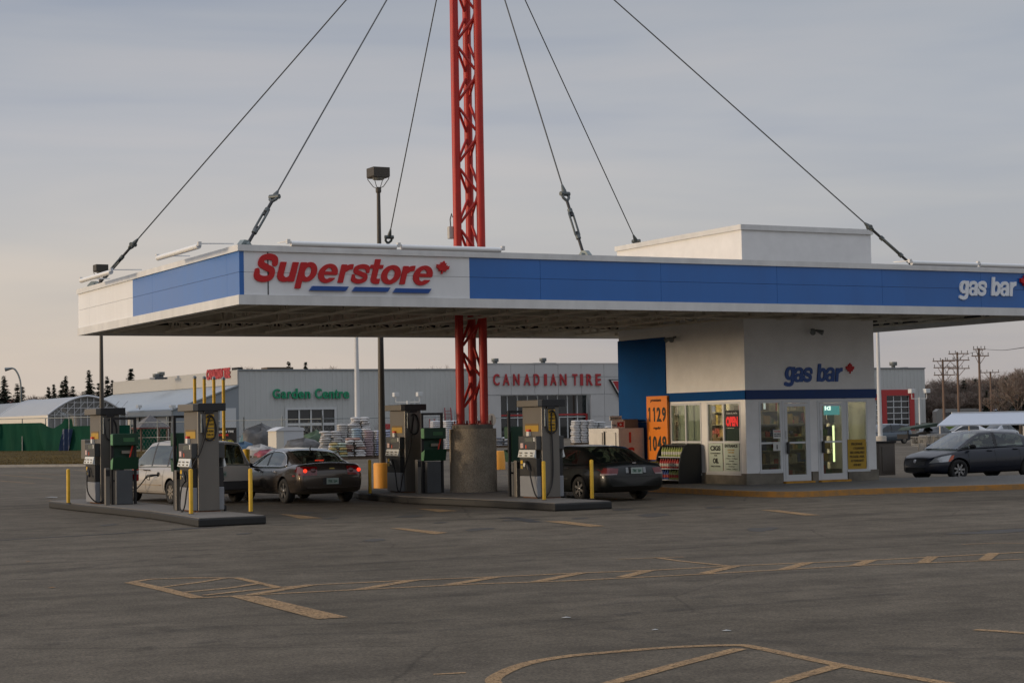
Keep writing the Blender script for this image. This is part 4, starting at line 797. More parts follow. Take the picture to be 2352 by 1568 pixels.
for k, (z, xf) in enumerate(((.08, .03), (RHt*.36, .05), (RHt*.66, .14))):
    MB().box(RW*xf, RW-.031, .041, 1.209, z, z+.03).build('shelf', ALUM, t); 
    for i in range(9):
        y = .12+i*.122; cx = RW*xf+.09; lab = [('bottle_red', 'bottle_blue', 'bottle_yellow_green')[0 if i % 2 else 1], 'bottle_red', 'bottle_yellow_green'][k]
        if k == 0: lab = 'bottle_blue' if i > 4 else 'bottle_yellow_green'
        col = dict(BCOL)[lab]; b = MB(); b.lathe([(.048, 0), (.05, .02), (.05, .17), (.022, .22), (.02, .25)], 10); bo = b.build('bottle', mat(lab, col, .35), None, loc=(RU0+cx, rv0+y, PB+z+.031))
        kk = ('bottom', 'middle', 'top')[k]; tag(bo, 'washer fluid bottle in the %s row of the black rack, %s' % (kk, ('bottle at the kiosk end', 'second from the kiosk end', 'third from the kiosk end', 'fourth from the kiosk end', 'middle of the row', 'fourth from the far end', 'third from the far end', 'second from the far end', 'bottle at the far end')[i]), 'bottle', 'washer fluid bottles on the rack')
        m = MB(); m.lathe([(.0505, .05), (.0505, .13)], 10); m.build('bottle_label', mat('bottle_white', dict(BCOL)['bottle_white'], .5) if k else mat('bottle_red', (.5, .05, .04), .35), bo)
        MB().lathe([(.021, 0), (.021, .03)], 8, (0, 0, .251)).build('cap', mat('cap_dark', (.03, .03, .03), .5), bo)
# ================================================================== pumps and island furniture
SCRN = mat('pump_screen', (.05, .052, .052), .3); LAB = mat('keypad_label', (.62, .64, .62), .5); SHAD = mat('black_rubbery', (.018, .018, .018), .6)
def pump(x, y, label, hose, num='2'):
    t = thing('fuel_pump', label, 'fuel pump', (x, y, IH+.002), 0, 'fuel pumps on the two islands')
    cw, cl, ch = .225, .46, 2.06
    MB().box(-cw, cw, -cl, cl, .02, ch).build('cabinet', STEEL, t, bevel=.012)
    MB().box(-cw-.02, cw+.02, -cl+.02, cl-.02, 0, .019).build('base', mat('rusty_base', (.16, .07, .035), .9, var=.3, vs_=15), t)
    MB().box(-cw-.12, cw+.13, -cl-.04, cl+.05, ch+.001, ch+.15).build('top_cap', TAUPE, t, bevel=.015)
    m = MB(); m.box(-cw+.0, cw+.135, -cl-.055, -cl+.3, ch+.0, ch+.16); m.box(-.10, .10, -cl-.052, -cl-.001, ch-.05, ch-.001); m.build('cap_end', mat('cap_black', (.017, .017, .018), .5), t, bevel=.008)
    for s in (-1, 1):
        a, b = (-cw-.12, -cw-.002) if s < 0 else (cw+.002, cw+.12); l = cl-.05
        MB().box(a, b, -l, l, .03, .50).build('lower_door', GREYP, t, bevel=.012)
        MB().box(a+.01*(s > 0), b-.01*(s > 0)+(.0), -l+.01, l-.01, .503, .90).build('nozzle_bay', SHAD, t, bevel=.008)
        m = MB(); o = a if s < 0 else b; q = -1 if s < 0 else 1
        m.prism([(0, .905), (q*.055, .93), (q*.015, 1.09), (0, 1.09)], (0, 2*l-.04, 0), o=(o, -l+.02, 0)); kp_ = m.build('keypad', LAB, t)
        for k in range(3):
            yy = -l+.10+k*.26; m = MB(); 
            for j in range(2): m.box(min(o+q*.052, o+q*.058)-.001, max(o+q*.052, o+q*.058)-.006 if s > 0 else max(o+q*.052, o+q*.058), yy, yy+.1, .95+.06*j, .975+.06*j)
            m.build('price_tag', mat('tag_ink', (.12, .10, .07), .7), kp_)
        hd = MB(); hd.box(a-.015*(s < 0), b+.015*(s > 0), -l-.01, l+.01, 1.093, 1.40); hd = hd.build('display_head', SCRN, t, bevel=.01)
        f = (a-.016) if s < 0 else (b+.016)
        def dec(nm, y0, y1, z0, z1, m_, th=.004, par=hd): MB().box(min(f, f+q*th), max(f, f+q*th), y0, y1, z0, z1).build(nm, m_, par)
        dec('screen', -l+.1, l-.3, 1.27, 1.36, mat('lcd', (.12, .13, .11), .2)); dec('card_reader', l-.26, l-.14, 1.13, 1.24, mat('pink_label', (.62, .45, .42), .5), .03); dec('sticker', l-.38, l-.33, 1.12, 1.2, mat('sticker_red', (.6, .10, .05), .5)); dec('sticker', -l+.04, -l+.12, 1.28, 1.37, PAPW)
        f2 = a if s < 0 else b
        for (yy, zz, mm_) in ((l-.16, .82, YEL), (l-.16, .71, mat('dull_yellow', (.36, .26, .05), .6)), (l-.29, .76, PAPW)): MB().box(min(f2, f2+q*.006), max(f2, f2+q*.006), yy, yy+.1, zz-.05, zz+.03).build('grade_label', mm_, t)
        # sticker band and tag on the upper side
        g = -cw-.003 if s < 0 else cw+.003
        MB().box(min(g, g+q*.004), max(g, g+q*.004), -l+.10, l-.08, 1.50, 1.64).build('yellow_sticker', mat('sticker_yellow', (.42, .25, .02), .5), t)
        MB().box(min(g, g+q*.004), max(g, g+q*.004), -l+.10, l-.08, 1.645, 1.68).build('sticker_band', mat('dark_band', (.16, .10, .03), .5), t)
        m = MB(); m.box(min(g, g+q*.06), max(g, g+q*.06), l-.36, l-.24, 1.402, 1.50); tg = m.build('pump_tag', PAPW, t)
        MB().box(min(g, g+q*.062), max(g, g+q*.062), l-.362, l-.238, 1.501, 1.55).build('tag_top', mat('tag_red', (.6, .05, .03), .5), tg)
        # nozzle
        m = MB(); nx = f2+q*.06; m.tube([(nx, l-.55, .62), (nx, l-.52, .72), (nx, l-.44, .80), (nx-q*.04, l-.36, .84)], [.028, .035, .032, .012], 8); m.tube([(nx+q*.03, l-.54, .64), (nx+q*.045, l-.46, .68), (nx+q*.02, l-.42, .76)], .010, 6); nz = m.build('nozzle', BLACK, t)
    # loop of breakaway hose on the end face
    e = -cl-.03; P = lambda u, z: (u, e, z)
    lp_ = [(0, 0), (0, 0), (-.04, 1.93), (.02, 1.97), (.09, 1.93), (.14, 1.80), (.155, 1.66), (.12, 1.52), (.03, 1.46), (-.07, 1.50), (-.12, 1.62)]
    MB().tube(smooth_pts([Vector(P(u, z)) for u, z in lp_[2:]], 3)+[(-.13, e, 1.75), (-.15, e, 1.9), (-.15, e+.02, 2.02)], .017, 8).build('hose', RUB, t)
    MB().tube([(-.155, e, 1.62), (-.155, e, 2.0)], [.02, .016], 8).build('hose_swivel', GALV, t)
    pts = smooth_pts([Vector(p) for p in hose], 5)
    MB().tube([(0.02, e, 1.93)]+pts, .016, 8).build('hose', RUB, t)
    if num == 'y':
        for z0, z1 in ((1.72, 1.99), (1.46, 1.70)):
            MB().box(-.05, .12, -cl-.006, -cl-.002, z0, z1).build('warning_label', mat('warning_yellow', (.60, .34, .02), .5), t)
            for j, wd in enumerate(('FUEL', 'THEFT', 'WARN') if z0 > 1.6 else ('NO SMOKING', 'TURN OFF', 'ENGINE')):
                text_mb(wd, (-.035, -cl-.0065, z1-.075-.075*j), (.14, 0, 0), (0, 0, .045), FN, .002, .02).build('print', INK, t)
    MB().box(cw+.13, cw+.16, -cl+.05, -cl+.13, 0, .12).build('foot_bracket', BLACK, t)
    return t
e_ = -.49
h1 = [(-.02, e_, 1.8), (-.10, e_-.02, 1.5), (-.2, e_, 1.2), (-.33, e_+.05, .95), (-.42, e_+.15, .5), (-.46, e_+.2, .15), (-.5, e_+.25, .02), (-.52, e_+.35, .12), (-.47, e_+.38, .5), (-.37, -.12, .64)]
h2 = [(0, e_, 1.7), (.02, e_-.01, 1.2), (0, e_, .55), (-.08, e_-.02, .2), (-.3, e_, .03), (-.5, e_+.1, .25), (-.5, e_+.2, .6), (-.4, -.12, .66)]
h3 = [(-.02, e_, 1.7), (-.09, e_, 1.2), (-.2, e_, .8), (-.32, e_, .4), (-.38, e_+.02, .05), (-.42, e_+.1, .1), (-.42, e_+.2, .45), (-.38, -.12, .64)]
h4 = [(.0, e_, 1.7), (.02, e_-.01, 1.1), (.02, e_, .5), (-.06, e_-.02, .2), (-.2, e_, .02), (-.38, e_+.05, .05), (-.45, e_+.15, .4), (-.44, e_+.25, .7)]
def pu(x, y, V, z=IH): return dep(x, y, 40) if V is None else Vector((fr(x, y, V).x, V, z))
P1 = fr(481, 1172, .05); P4 = fr(1268, 1142, .05); P2 = fr(254, 1156, 6.1); P3 = fr(951, 1130, 6.1)
pump(P1.x, .52, 'fuel pump at the near end of the left island with yellow warning labels', h1, 'y')
pump(P4.x, .52, 'fuel pump at the near end of the right island beside the black sedan', h4, 'y')
pump(P2.x, 6.57, 'fuel pump at the far left end of the left island', h2, 'n')
pump(P3.x, 6.57, 'fuel pump at the far end of the right island behind the orange pole base', h3, 'n')
# right-hand hose of the near left pump hanging towards the minivan
ORW = mat('squeegee_red', (.6, .03, .01), .5)
def station(xl, xr, V, face, label):
    a = fr(xl, 1150, V).x; b = a+.56; t = thing('service_stand', label, 'service stand', ((a+b)/2, V, IH+.002), 0 if face < 0 else math.pi, 'black framed windscreen service stands')
    w_ = .27; m = MB(); hh = 1.99
    for s in (-1, 1): m.box(s*w_-.028, s*w_+.028, -.03, .03, 0, hh)
    m.box(-w_+.0281, w_-.0281, -.03, .03, hh-.055, hh); m.box(-w_+.0281, w_-.0281, -.025, .025, .52, .565); m.box(w_*.99, w_*.99, 0, 0, 0, 0) if 0 else None
    m.build('frame', BLACK, t)
    MB().box(-w_+.04, w_-.04, .0, .06, .80, 1.50).build('back_panel', mat('dark_green', (.006, .045, .022), .5), t)
    MB().box(-w_-.03, w_+.03, -.20, -.001, 1.34, 1.62).build('towel_box', GREENB, t, bevel=.02)
    MB().box(-w_-.034, -w_-.031, -.19, -.01, 1.36, 1.60).build('box_side', LGREEN, t)
    m = MB(); m.prism([(-.22, 1.08), (-.001, 1.0), (-.001, .80), (-.15, .80)], (2*w_+.06, 0, 0), o=(-w_-.03, 0, 0), ax=Y, ay=Z); m.build('bucket', GREENB, t)
    m = MB(); m.prism([(-.215, 1.07), (-.005, 1.0), (-.005, .81), (-.15, .81)], (.003, 0, 0), o=(-w_-.035, 0, 0), ax=Y, ay=Z); m.build('bucket_side', LGREEN, t)
    MB().tube([(.10, -.10, 1.0), (.18, -.12, 1.34)], .02, 8).build('squeegee', ORW, t)
    MB().box(-.06, .2, -.208, -.201, 1.43, 1.52).build('towel_label', mat('faint_label', (.05, .16, .06), .5), t)
    MB().box(-.06, .16, -.09, -.062, 1.16, 1.23).build('towel', mat('towel_grey', (.3, .27, .22), .8), t) 
    m = MB(); m.box(-w_+.05, w_-.10, -.16, .16, .0, .78); m.build('waste_bin', mat('bin_grey', (.085, .09, .095), .6, var=.1), t, bevel=.02)
    return t
station(257, 303, 5.4, -1, 'service stand with green boxes beside the far left pump')
station(971, 1007, 5.4, -1, 'service stand with green boxes and red squeegee beside the far pump of the right island')
def station_b(xl, V, label): station(xl, 0, V, 1, label)
station_b(401, 1.75, 'service stand just behind the near pump of the left island'); station_b(1171, 1.75, 'service stand between the pedestal and the near pump of the right island')
for x_, V_, l in ((246, 5.2, 'slim steel card post in front of the far left pump'), (408, 1.25, 'slim steel card post behind the near left pump'), (1048-52, 5.2, 'slim steel card post beside the far pump of the right island'), (1194, 1.35, 'wide steel card post beside the near pump of the right island')):
    a = fr(x_, 1150, V_).x
    if x_ == 996: a = fr(947, 1130, 5.3).x+.12
    w_ = .11 if x_ == 1194 else .05
    t = thing('card_post', l, 'post', (a, V_, IH+.002), 0, 'steel card posts on the islands'); MB().box(-w_, w_, -.07, .07, 0, .84).build('post', STEEL, t, bevel=.008); MB().box(-w_*.9, w_*.9, -.08, -.071, .66, .80).build('reader', BLACK, t)
# fire extinguisher
p = fr(309, 1150, 5.55); t = thing('fire_extinguisher', 'red fire extinguisher hanging on the service stand by the beige minivan', 'fire extinguisher', (p.x, 5.45, fr(309, 1104, 5.55).z))
MB().lathe([(.05, 0), (.075, .02), (.075, .36), (.05, .42), (.025, .44), (.025, .47)], 16).build('cylinder', mat('extinguisher_red', (.45, .012, .012), .3), t); MB().box(-.05, .05, -.015, .015, .471, .52).build('valve', BLACK, t); MB().lathe([(.0755, .16), (.0755, .24)], 16).build('label', PAPW, t)
# thin yellow bollards on the islands
def bollard(p, r, h, label, group='thin yellow bollards on the islands', dome=True):
    t = thing('bollard', label, 'bollard', p, 0, group); MB().lathe([(r, 0), (r, h-.01), (r*.8, h), (0.001, h+.012)], 18).build('post', YEL, t); MB().lathe([(r+.02, 0), (r+.02, .012)], 16).build('base_ring', mat('dark_base', (.06, .05, .04), .8), t); return t
for x_, y0, y1, l in ((157, 1155, 1077, 'thin yellow bollard alone at the far left end of the left island'), (439, 1180, 1077, 'thin yellow bollard in front of the near pump of the left island'), (576, 1175, 1076, 'thin yellow bollard at the right front corner of the left island, before the grey sedan'), (850, 1133, 1056, 'thin yellow bollard left of the orange pole base, behind the grey sedan'), (1250, 1148, 1059, 'thin yellow bollard in front of the near pump of the right island'), (1360, 1145, 1056, 'thin yellow bollard at the right front corner of the right island, before the black sedan')):
    p = gnd(x_, y0, IH); 
    V = min(max(p.y, -2.1), 8.3); hgt = fr(x_, y1, p.y).z-IH; bollard((p.x, p.y, IH), .042, hgt, l)
# thick yellow bollards behind the minivan
for x_, yt, D, l in ((565, 1031, 52, 'thick yellow bollard nearer the hood of the grey sedan'), (546, 1026, 55, 'thick yellow bollard behind the rear corner of the beige minivan')):
    p = base_at(x_, D); hgt = dep(x_, yt, D).z; bollard(p, .10 if D < 54 else .098, hgt, l, 'thick yellow bollards behind the minivan')
for i, x_ in enumerate((447, 469, 491, 513)):
    D = 53.5; p = base_at(x_+1, D); hgt = dep(x_, 868+i*.8, D).z
    t = thing('vent_pipe', '%s tall yellow vent pipe rising behind the near left pump' % ('leftmost', 'second from left', 'third from left', 'rightmost')[i], 'pipe', p, 0, 'tall yellow vent pipes'); MB().tube([(0, 0, 0), (0, 0, hgt)], .048, 12).build('pipe', YEL, t); MB().lathe([(.055, hgt-.02), (.06, hgt+.04), (.02, hgt+.07)], 12).build('vent_cap', GALV, t)
# ------------------------------------------------------------------ lamp posts
def shoebox(x_, D, ytop, ybase_, label, base_col, sc_=1.0):
    p = base_at(x_, D); top = dep(x_, ytop, D).z; t = thing('lamp_post', label, 'lamp post', p, 0, 'tall shoebox lamp posts')
    bh = .75; MB().lathe([(.27, 0), (.27, bh-.03), (.25, bh)], 28).build('pole_base', base_col, t)
    hz = top-.34; MB().tube([(0, 0, bh), (0, 0, hz-.42)], [.115, .055], 14).build('pole', BRONZE, t)
    MB().lathe([(.075, hz-.44), (.085, hz-.40), (.085, hz-.30), (.05, hz-.27)], 14).build('collar', BRONZE, t)
    m = MB()
    for a in (45, 135, 225, 315): c, s = math.cos(R(a)), math.sin(R(a)); m.tube([(.05*c, .05*s, hz-.3), (.16*c, .16*s, hz-.26), (.34*c, .34*s, hz-.03), (.34*c, .34*s, hz+.02)], .012, 6)
    m.build('yoke', BRONZE, t)
    m = MB(); m.prism([(-.24, 0), (.24, 0), (.27, .04), (.27, .31), (-.27, .31), (-.27, .04)], (0, .54, 0), o=(0, -.27, hz)); m.build('lamp_head', BRONZE, t, bevel=.01)
    m = MB(); m.lathe([(.20, hz-.001), (.16, hz-.05), (.001, hz-.07)], 20); m.build('lens', mat('lamp_lens', (.30, .31, .29), .2), t); return t
shoebox(877, 55.5, 380, 1117, 'tall bronze shoebox lamp post on an orange yellow round base between the islands', ORG)
shoebox(234, 80, 605, 1140, 'bronze shoebox lamp post seen behind the far left corner of the canopy', CONC)
# ================================================================== vehicles (local x forward, y left, z up)
TYRE = mat('tyre', (.018, .018, .018), .85); RIM = mat('alloy', (.30, .30, .30), .35, .8); RIMD = mat('rim_dark', (.03, .03, .03), .6); SEAT = mat('seat_cloth', (.10, .095, .085), .9)
LAMPR = mat('tail_lamp_red', (.22, .006, .008), .15, coat=1); LAMPL = mat('tail_lamp_lit', (.9, .05, .02), .3, emit=(1, .05, .02), es=1.3); LAMPW = mat('clear_lamp', (.45, .47, .48), .12, .3, coat=1); AMB = mat('amber_lamp', (.6, .12, .04), .3)
CGLASS = glass('car_glass', (.50, .56, .50), .05, .12, (.03, .04, .035)); DGLASS = glass('privacy_glass', (.12, .13, .12), .05, .6, (.01, .012, .012))
def paint(name, c, metal=.4, rough=.35, coat=.8, var=0): return mat(name, c, rough, metal, coat=coat, var=var, vs_=1.5)
def interp(tab, x):
    if x <= tab[0][0]: return tab[0][1]
    for (a, va), (b, vb) in zip(tab, tab[1:]):
        if x <= b: t = (x-a)/(b-a); t = t*t*(3-2*t)*.5+t*.5; return va+(vb-va)*t
    return tab[-1][1]
def wheel(t, x, y, r, side, nsp=5, w_=.21, rim=RIM):
    m = MB(); c = (x, y, r)
    m.lathe([(r*.62, -w_/2), (r*.92, -w_/2), (r, -w_/2+.03), (r, w_/2-.03), (r*.92, w_/2), (r*.62, w_/2), (r*.62, -w_/2)], 32, c, 'y'); o = m.build('wheel', TYRE, t)
    f = y+side*(w_/2-.015); m = MB(); m.lathe([(r*.66, -.02), (r*.69, .012), (r*.63, .014), (r*.60, -.03), (r*.2, -.05), (.001, -.05)], 32, (x, f, r), 'y') if side > 0 else m.lathe([(r*.66, .02), (r*.69, -.012), (r*.63, -.014), (r*.60, .03), (r*.2, .05), (.001, .05)], 32, (x, f, r), 'y')
    m.build('rim_barrel', RIMD if nsp else rim, o)
    m = MB(); m.lathe([(r*.60, -.012), (r*.68, .012), (r*.68, -.012), (r*.60, -.012)], 32, (x, f, r), 'y'); m.lathe([(r*.15, -.02), (r*.15, side*.012), (.001, side*.014)], 14, (x, f, r), 'y')
    for k in range(nsp):
        a = 2*math.pi*k/nsp+.35; ca_, sa = math.cos(a), math.sin(a); tx, tz = -sa, ca_; w0, w1 = r*.10, r*.15 if nsp < 6 else r*.09
        P = [(x+ca_*r*.12+tx*w0, r+sa*r*.12+tz*w0), (x+ca_*r*.12-tx*w0, r+sa*r*.12-tz*w0), (x+ca_*r*.62-tx*w1, r+sa*r*.62-tz*w1), (x+ca_*r*.62+tx*w1, r+sa*r*.62+tz*w1)]
        m.add([(p[0], f-.02, p[1]) for p in P]+[(p[0], f+side*.006, p[1]) for p in P], [(0, 1, 2, 3), (7, 6, 5, 4), (0, 4, 5, 1), (1, 5, 6, 2), (2, 6, 7, 3), (3, 7, 4, 0)])
    m.build('rim', rim, o); return o
def car(name, label, loc, heading, S, group=None):
    """S: L, W, wb, fo (front overhang), r, top (deck/hood height table x->z), bot, plan (x->half width), cabin profile etc."""
    t = thing(name, label, S.get('cat', 'car'), loc, heading, group); L, W = S['L'], S['W']; hw = W/2; fx, rx = S['fa'], S['ra']; r = S['r']
    xs0 = sorted(set([-L/2, -L/2+.03, -L/2+.10, -L/2+.22, L/2, L/2-.03, L/2-.10, L/2-.24]+[-L/2+.22+(L-.46)*i/22 for i in range(23)])); n = len(xs0)
    RP = [(0, -1), (.55, -1), (.86, -.985), (.95, -.86), (.985, -.6), (1.0, -.2), (1.0, .25), (.985, .62), (.955, .84), (.90, .96), (.80, 1.0), (.45, 1.03), (0, 1.045)]
    bm_ = MB(); vs = []
    for x in xs0:
        zt, zb, w_ = interp(S['top'], x), interp(S['bot'], x), interp(S['plan'], x)*hw; belt = interp(S.get('tuck', [(0, 0)]), x)
        h2 = (zt-zb)/2; zc = (zt+zb)/2
        ring_ = [(x, a*w_*(1-(belt if b > .5 else 0)), zc+b*h2 if abs(b) <= 1 else zt+(b-1)*S.get('crown', .9)) for a, b in RP]
        ring_ += [(p[0], -p[1], p[2]) for p in ring_[-2:0:-1]]; vs += ring_
    k = len(ring_); fs = [(i*k+j, i*k+(j+1) % k, (i+1)*k+(j+1) % k, (i+1)*k+j) for i in range(n-1) for j in range(k)]
    bm_.add(vs, fs, True); bm_.add(vs[:k], [tuple(range(k-1, -1, -1))], True); bm_.add(vs[-k:], [tuple(range(k))], True)
    body = bm_.build('body', [S['paint'], RUB], t)
    me = body.data; bb = bmesh.new(); bb.from_mesh(me); bmesh.ops.remove_doubles(bb, verts=bb.verts, dist=.0005); bmesh.ops.recalc_face_normals(bb, faces=bb.faces); bb.to_mesh(me); bb.free()
    cut = MB()
    for ax_ in (fx, rx):
        for s in (-1, 1): cut.lathe([(r*1.17, -.20), (r*1.17, .20)], 32, (ax_, s*(hw-.06), r*1.02), 'y')
    co = cut.build('cut', RUB); co.parent = t; b9 = bmesh.new(); b9.from_mesh(co.data); bmesh.ops.remove_doubles(b9, verts=b9.verts, dist=.0005); bmesh.ops.recalc_face_normals(b9, faces=b9.faces); b9.to_mesh(co.data); b9.free()
    md = body.modifiers.new('b', 'BOOLEAN'); md.operation = 'DIFFERENCE'; md.object = co; md.solver = 'EXACT'; md.material_mode = 'TRANSFER'
    dg = bpy.context.evaluated_depsgraph_get(); dg.update(); nm = bpy.data.meshes.new_from_object(body.evaluated_get(dg)); body.modifiers.clear(); body.data = nm; bpy.data.objects.remove(co)
    nm.polygons.foreach_set('use_smooth', [True]*len(nm.polygons)); nm.set_sharp_from_angle(angle=R(40))
    bb = bmesh.new(); bb.from_mesh(nm); bvh = BVHTree.FromBMesh(bb)
    def patch(nm_, m_, P00, P10, P11, P01, d, off=.006, nu=6, nv=4, par=None):
        P00, P10, P11, P01, d = map(Vector, (P00, P10, P11, P01, d)); d.normalize(); g = []; last = None
        for j in range(nv+1):
            for i in range(nu+1):
                u, v = i/nu, j/nv; q = (P00*(1-u)+P10*u)*(1-v)+(P01*(1-u)+P11*u)*v; h = bvh.ray_cast(q-d*1.0, d); g.append((h[0]+h[1].normalized()*off*(1 if h[1].dot(d) < 0 else -1)) if h[0] else None)
        fs_ = [(j*(nu+1)+i, j*(nu+1)+i+1, (j+1)*(nu+1)+i+1, (j+1)*(nu+1)+i) for j in range(nv) for i in range(nu)]; fs_ = [f for f in fs_ if all(g[k] is not None for k in f) and max((g[f[a]]-g[f[a-1]]).length for a in range(4)) < .35+(.2 if nu == 1 or nv == 1 else 0)]
        if not fs_: return None
        mb = MB(); mb.add([p or (0, 0, .5) for p in g], fs_, True); return mb.build(nm_, m_, par or t, fix=False)
    # cabin
    C = S['cab']; rings = []                      # (x, ztop, zbelt, half width at the top edge, half width at the belt, flags for the interval that follows)
    for x, zt, zb, wt, wb_ in (c_[:5] for c_ in C):
        cr = S.get('roofcrown', .045)*(1 if zt-zb > .2 else .6)
        pr = [(wb_, zb), (wb_+(wt-wb_)*.08, zb+(zt-zb)*.06), (wb_+(wt-wb_)*.5+.012, zb+(zt-zb)*.5), (wb_+(wt-wb_)*.86+.008, zb+(zt-zb)*.86), (wt, zt-.02), (wt*.93, zt+cr*.15), (wt*.6, zt+cr*.75), (0, zt+cr)]
        rings.append(pr)
    gl, sh, rr_ = MB(), MB(), MB(); dk = MB()
    for i in range(len(C)-1):
        x0, x1 = C[i][0], C[i+1][0]; fl = C[i][5]
        bow = S.get('bow', .10)
        def xx(xc, k, j):                            # windscreen and rear window bow
            if C[k][5+1-1] is None: return xc
            return xc
        for s in (-1, 1):
            for j in range(7):
                a, b = rings[i][j], rings[i][j+1]; c, d = rings[i+1][j+1], rings[i+1][j]
                def bx(k, j): 
                    yn = rings[k][j][0]/max(.1, rings[k][4][0]); return (C[k][6] if len(C[k]) > 6 else 0)*(1-min(1, yn)**2)*(1 if j > 4 else 0)
                q = [(x0+bx(i, j), s*a[0], a[1]), (x0+bx(i, j+1), s*b[0], b[1]), (x1+bx(i+1, j+1), s*c[0], c[1]), (x1+bx(i+1, j), s*d[0], d[1])]
                tgt = sh
                if 's' in fl and 1 <= j <= 2: tgt = gl
                if 'w' in fl and j >= 5: tgt = gl
                if 'p' in fl and j <= 3: tgt = dk
                if 'd' in fl and 1 <= j <= 2: tgt = rr_
                tgt.add(q, [(0, 1, 2, 3)], True)
    def fin(mb, nm_, m_, th=.0):
        if not mb.v: return
        o = mb.build(nm_, m_, t, fix=False); b2 = bmesh.new(); b2.from_mesh(o.data); bmesh.ops.remove_doubles(b2, verts=b2.verts, dist=.001); bmesh.ops.recalc_face_normals(b2, faces=b2.faces)
        cx = sum((f.calc_center_median().z-1)*f.normal.z for f in b2.faces)
        b2.to_mesh(o.data); b2.free(); o.data.set_sharp_from_angle(angle=R(50)); return o
    fin(sh, 'roof_and_pillars', S['paint']); fin(gl, 'window_glass', S.get('glass', CGLASS)); fin(dk, 'door_pillar', BLACK); fin(rr_, 'rear_side_glass', DGLASS)
    # interior
    zi = C[2][2]; m = MB(); x0, x1 = S['int']; wi = hw*.86; m.box(x0, x1, -wi, wi, .30, .36); m.box(x1-.02, x1+.25, -wi, wi, zi-.22, zi-.03); m.build('dashboard', mat('interior_dark', (.03, .03, .03), .8), t)
    for sx in S['seats']:
        for sy in (-1, 1):
            m = MB(); y0 = sy*wi*.48; m.box(sx-.28, sx+.25, y0-.24, y0+.24, .36, .55); m.prism([(sx-.30, .5), (sx-.16, .5), (sx-.26, 1.08), (sx-.38, 1.08)], (0, .46, 0), o=(0, y0-.23, 0)); m.box(sx-.39, sx-.29, y0-.13, y0+.13, 1.10, 1.26); m.build('seat', SEAT, t, bevel=.03)
    for ax_ in (fx, rx):
        for s in (-1, 1): wheel(t, ax_, s*(hw-.125), r, s, S.get('spokes', 5), rim=S.get('rim', RIM))
    if S.get('bare'): bb.free(); return t
    # seams, handles, mirror
    seam = mat('seam_dark', (.01, .01, .01), .8)
    for x in S['seams']:
        for s in (-1, 1): patch('door_seam', seam, (x-.005, s*1.2, .32), (x+.007, s*1.2, .32), (x+.007, s*1.2, interp(S['top'], x)-.03), (x-.005, s*1.2, interp(S['top'], x)-.03), (0, -s, 0), .003, 1, 8)
    for x, z in S['handles']:
        for s in (-1, 1):
            h = bvh.ray_cast(Vector((x, s*2, z)), Vector((0, -s, 0))); y = h[0].y if h[0] else s*hw; m = MB(); m.tube([(x-.10, y-s*.0, z), (x-.08, y+s*.03, z), (x+.07, y+s*.03, z+.004), (x+.09, y, z+.004)], .016, 6); m.build('door_handle', S.get('hmat', S['paint']), t)
    mx, mz = S['mirror']
    for s in (-1, 1):
        m = MB(); y = s*(hw-.02); m.lathe([(.001, -.10), (.06, -.09), (.085, -.03), (.085, .05), (.05, .10), (.001, .11)], 14, (0, 0, 0), 'y'); m.v = [(a*.55*1.0, b*1.15, c*.85) for a, b, c in m.v]; m.v = [(a+mx, b+y+s*.06, c+mz) for a, b, c in m.v]; m.box(mx-.03, mx+.03, y-.05, y+.05, mz-.07, mz-.03); m.build('mirror', S.get('mirmat', S['paint']), t)
    S['extra'](t, patch, bvh) if S.get('extra') else None
    bb.free(); return t
def plate(t, patch, x, z, s=-1):
    m = MB(); m.box(x-.005, x+.005, -.155, .155, z-.08, z+.08); p = m.build('licence_plate', mat('plate_pale', (.34, .40, .36), .5), t); f = x+s*.007
    text_mb('7RK 264', (f, .12 if s < 0 else -.12, z-.045), (0, -.24 if s < 0 else .24, 0), (0, 0, .085), (s, 0, 0), .002, .02).build('print', mat('plate_green', (.02, .10, .06), .6), p)
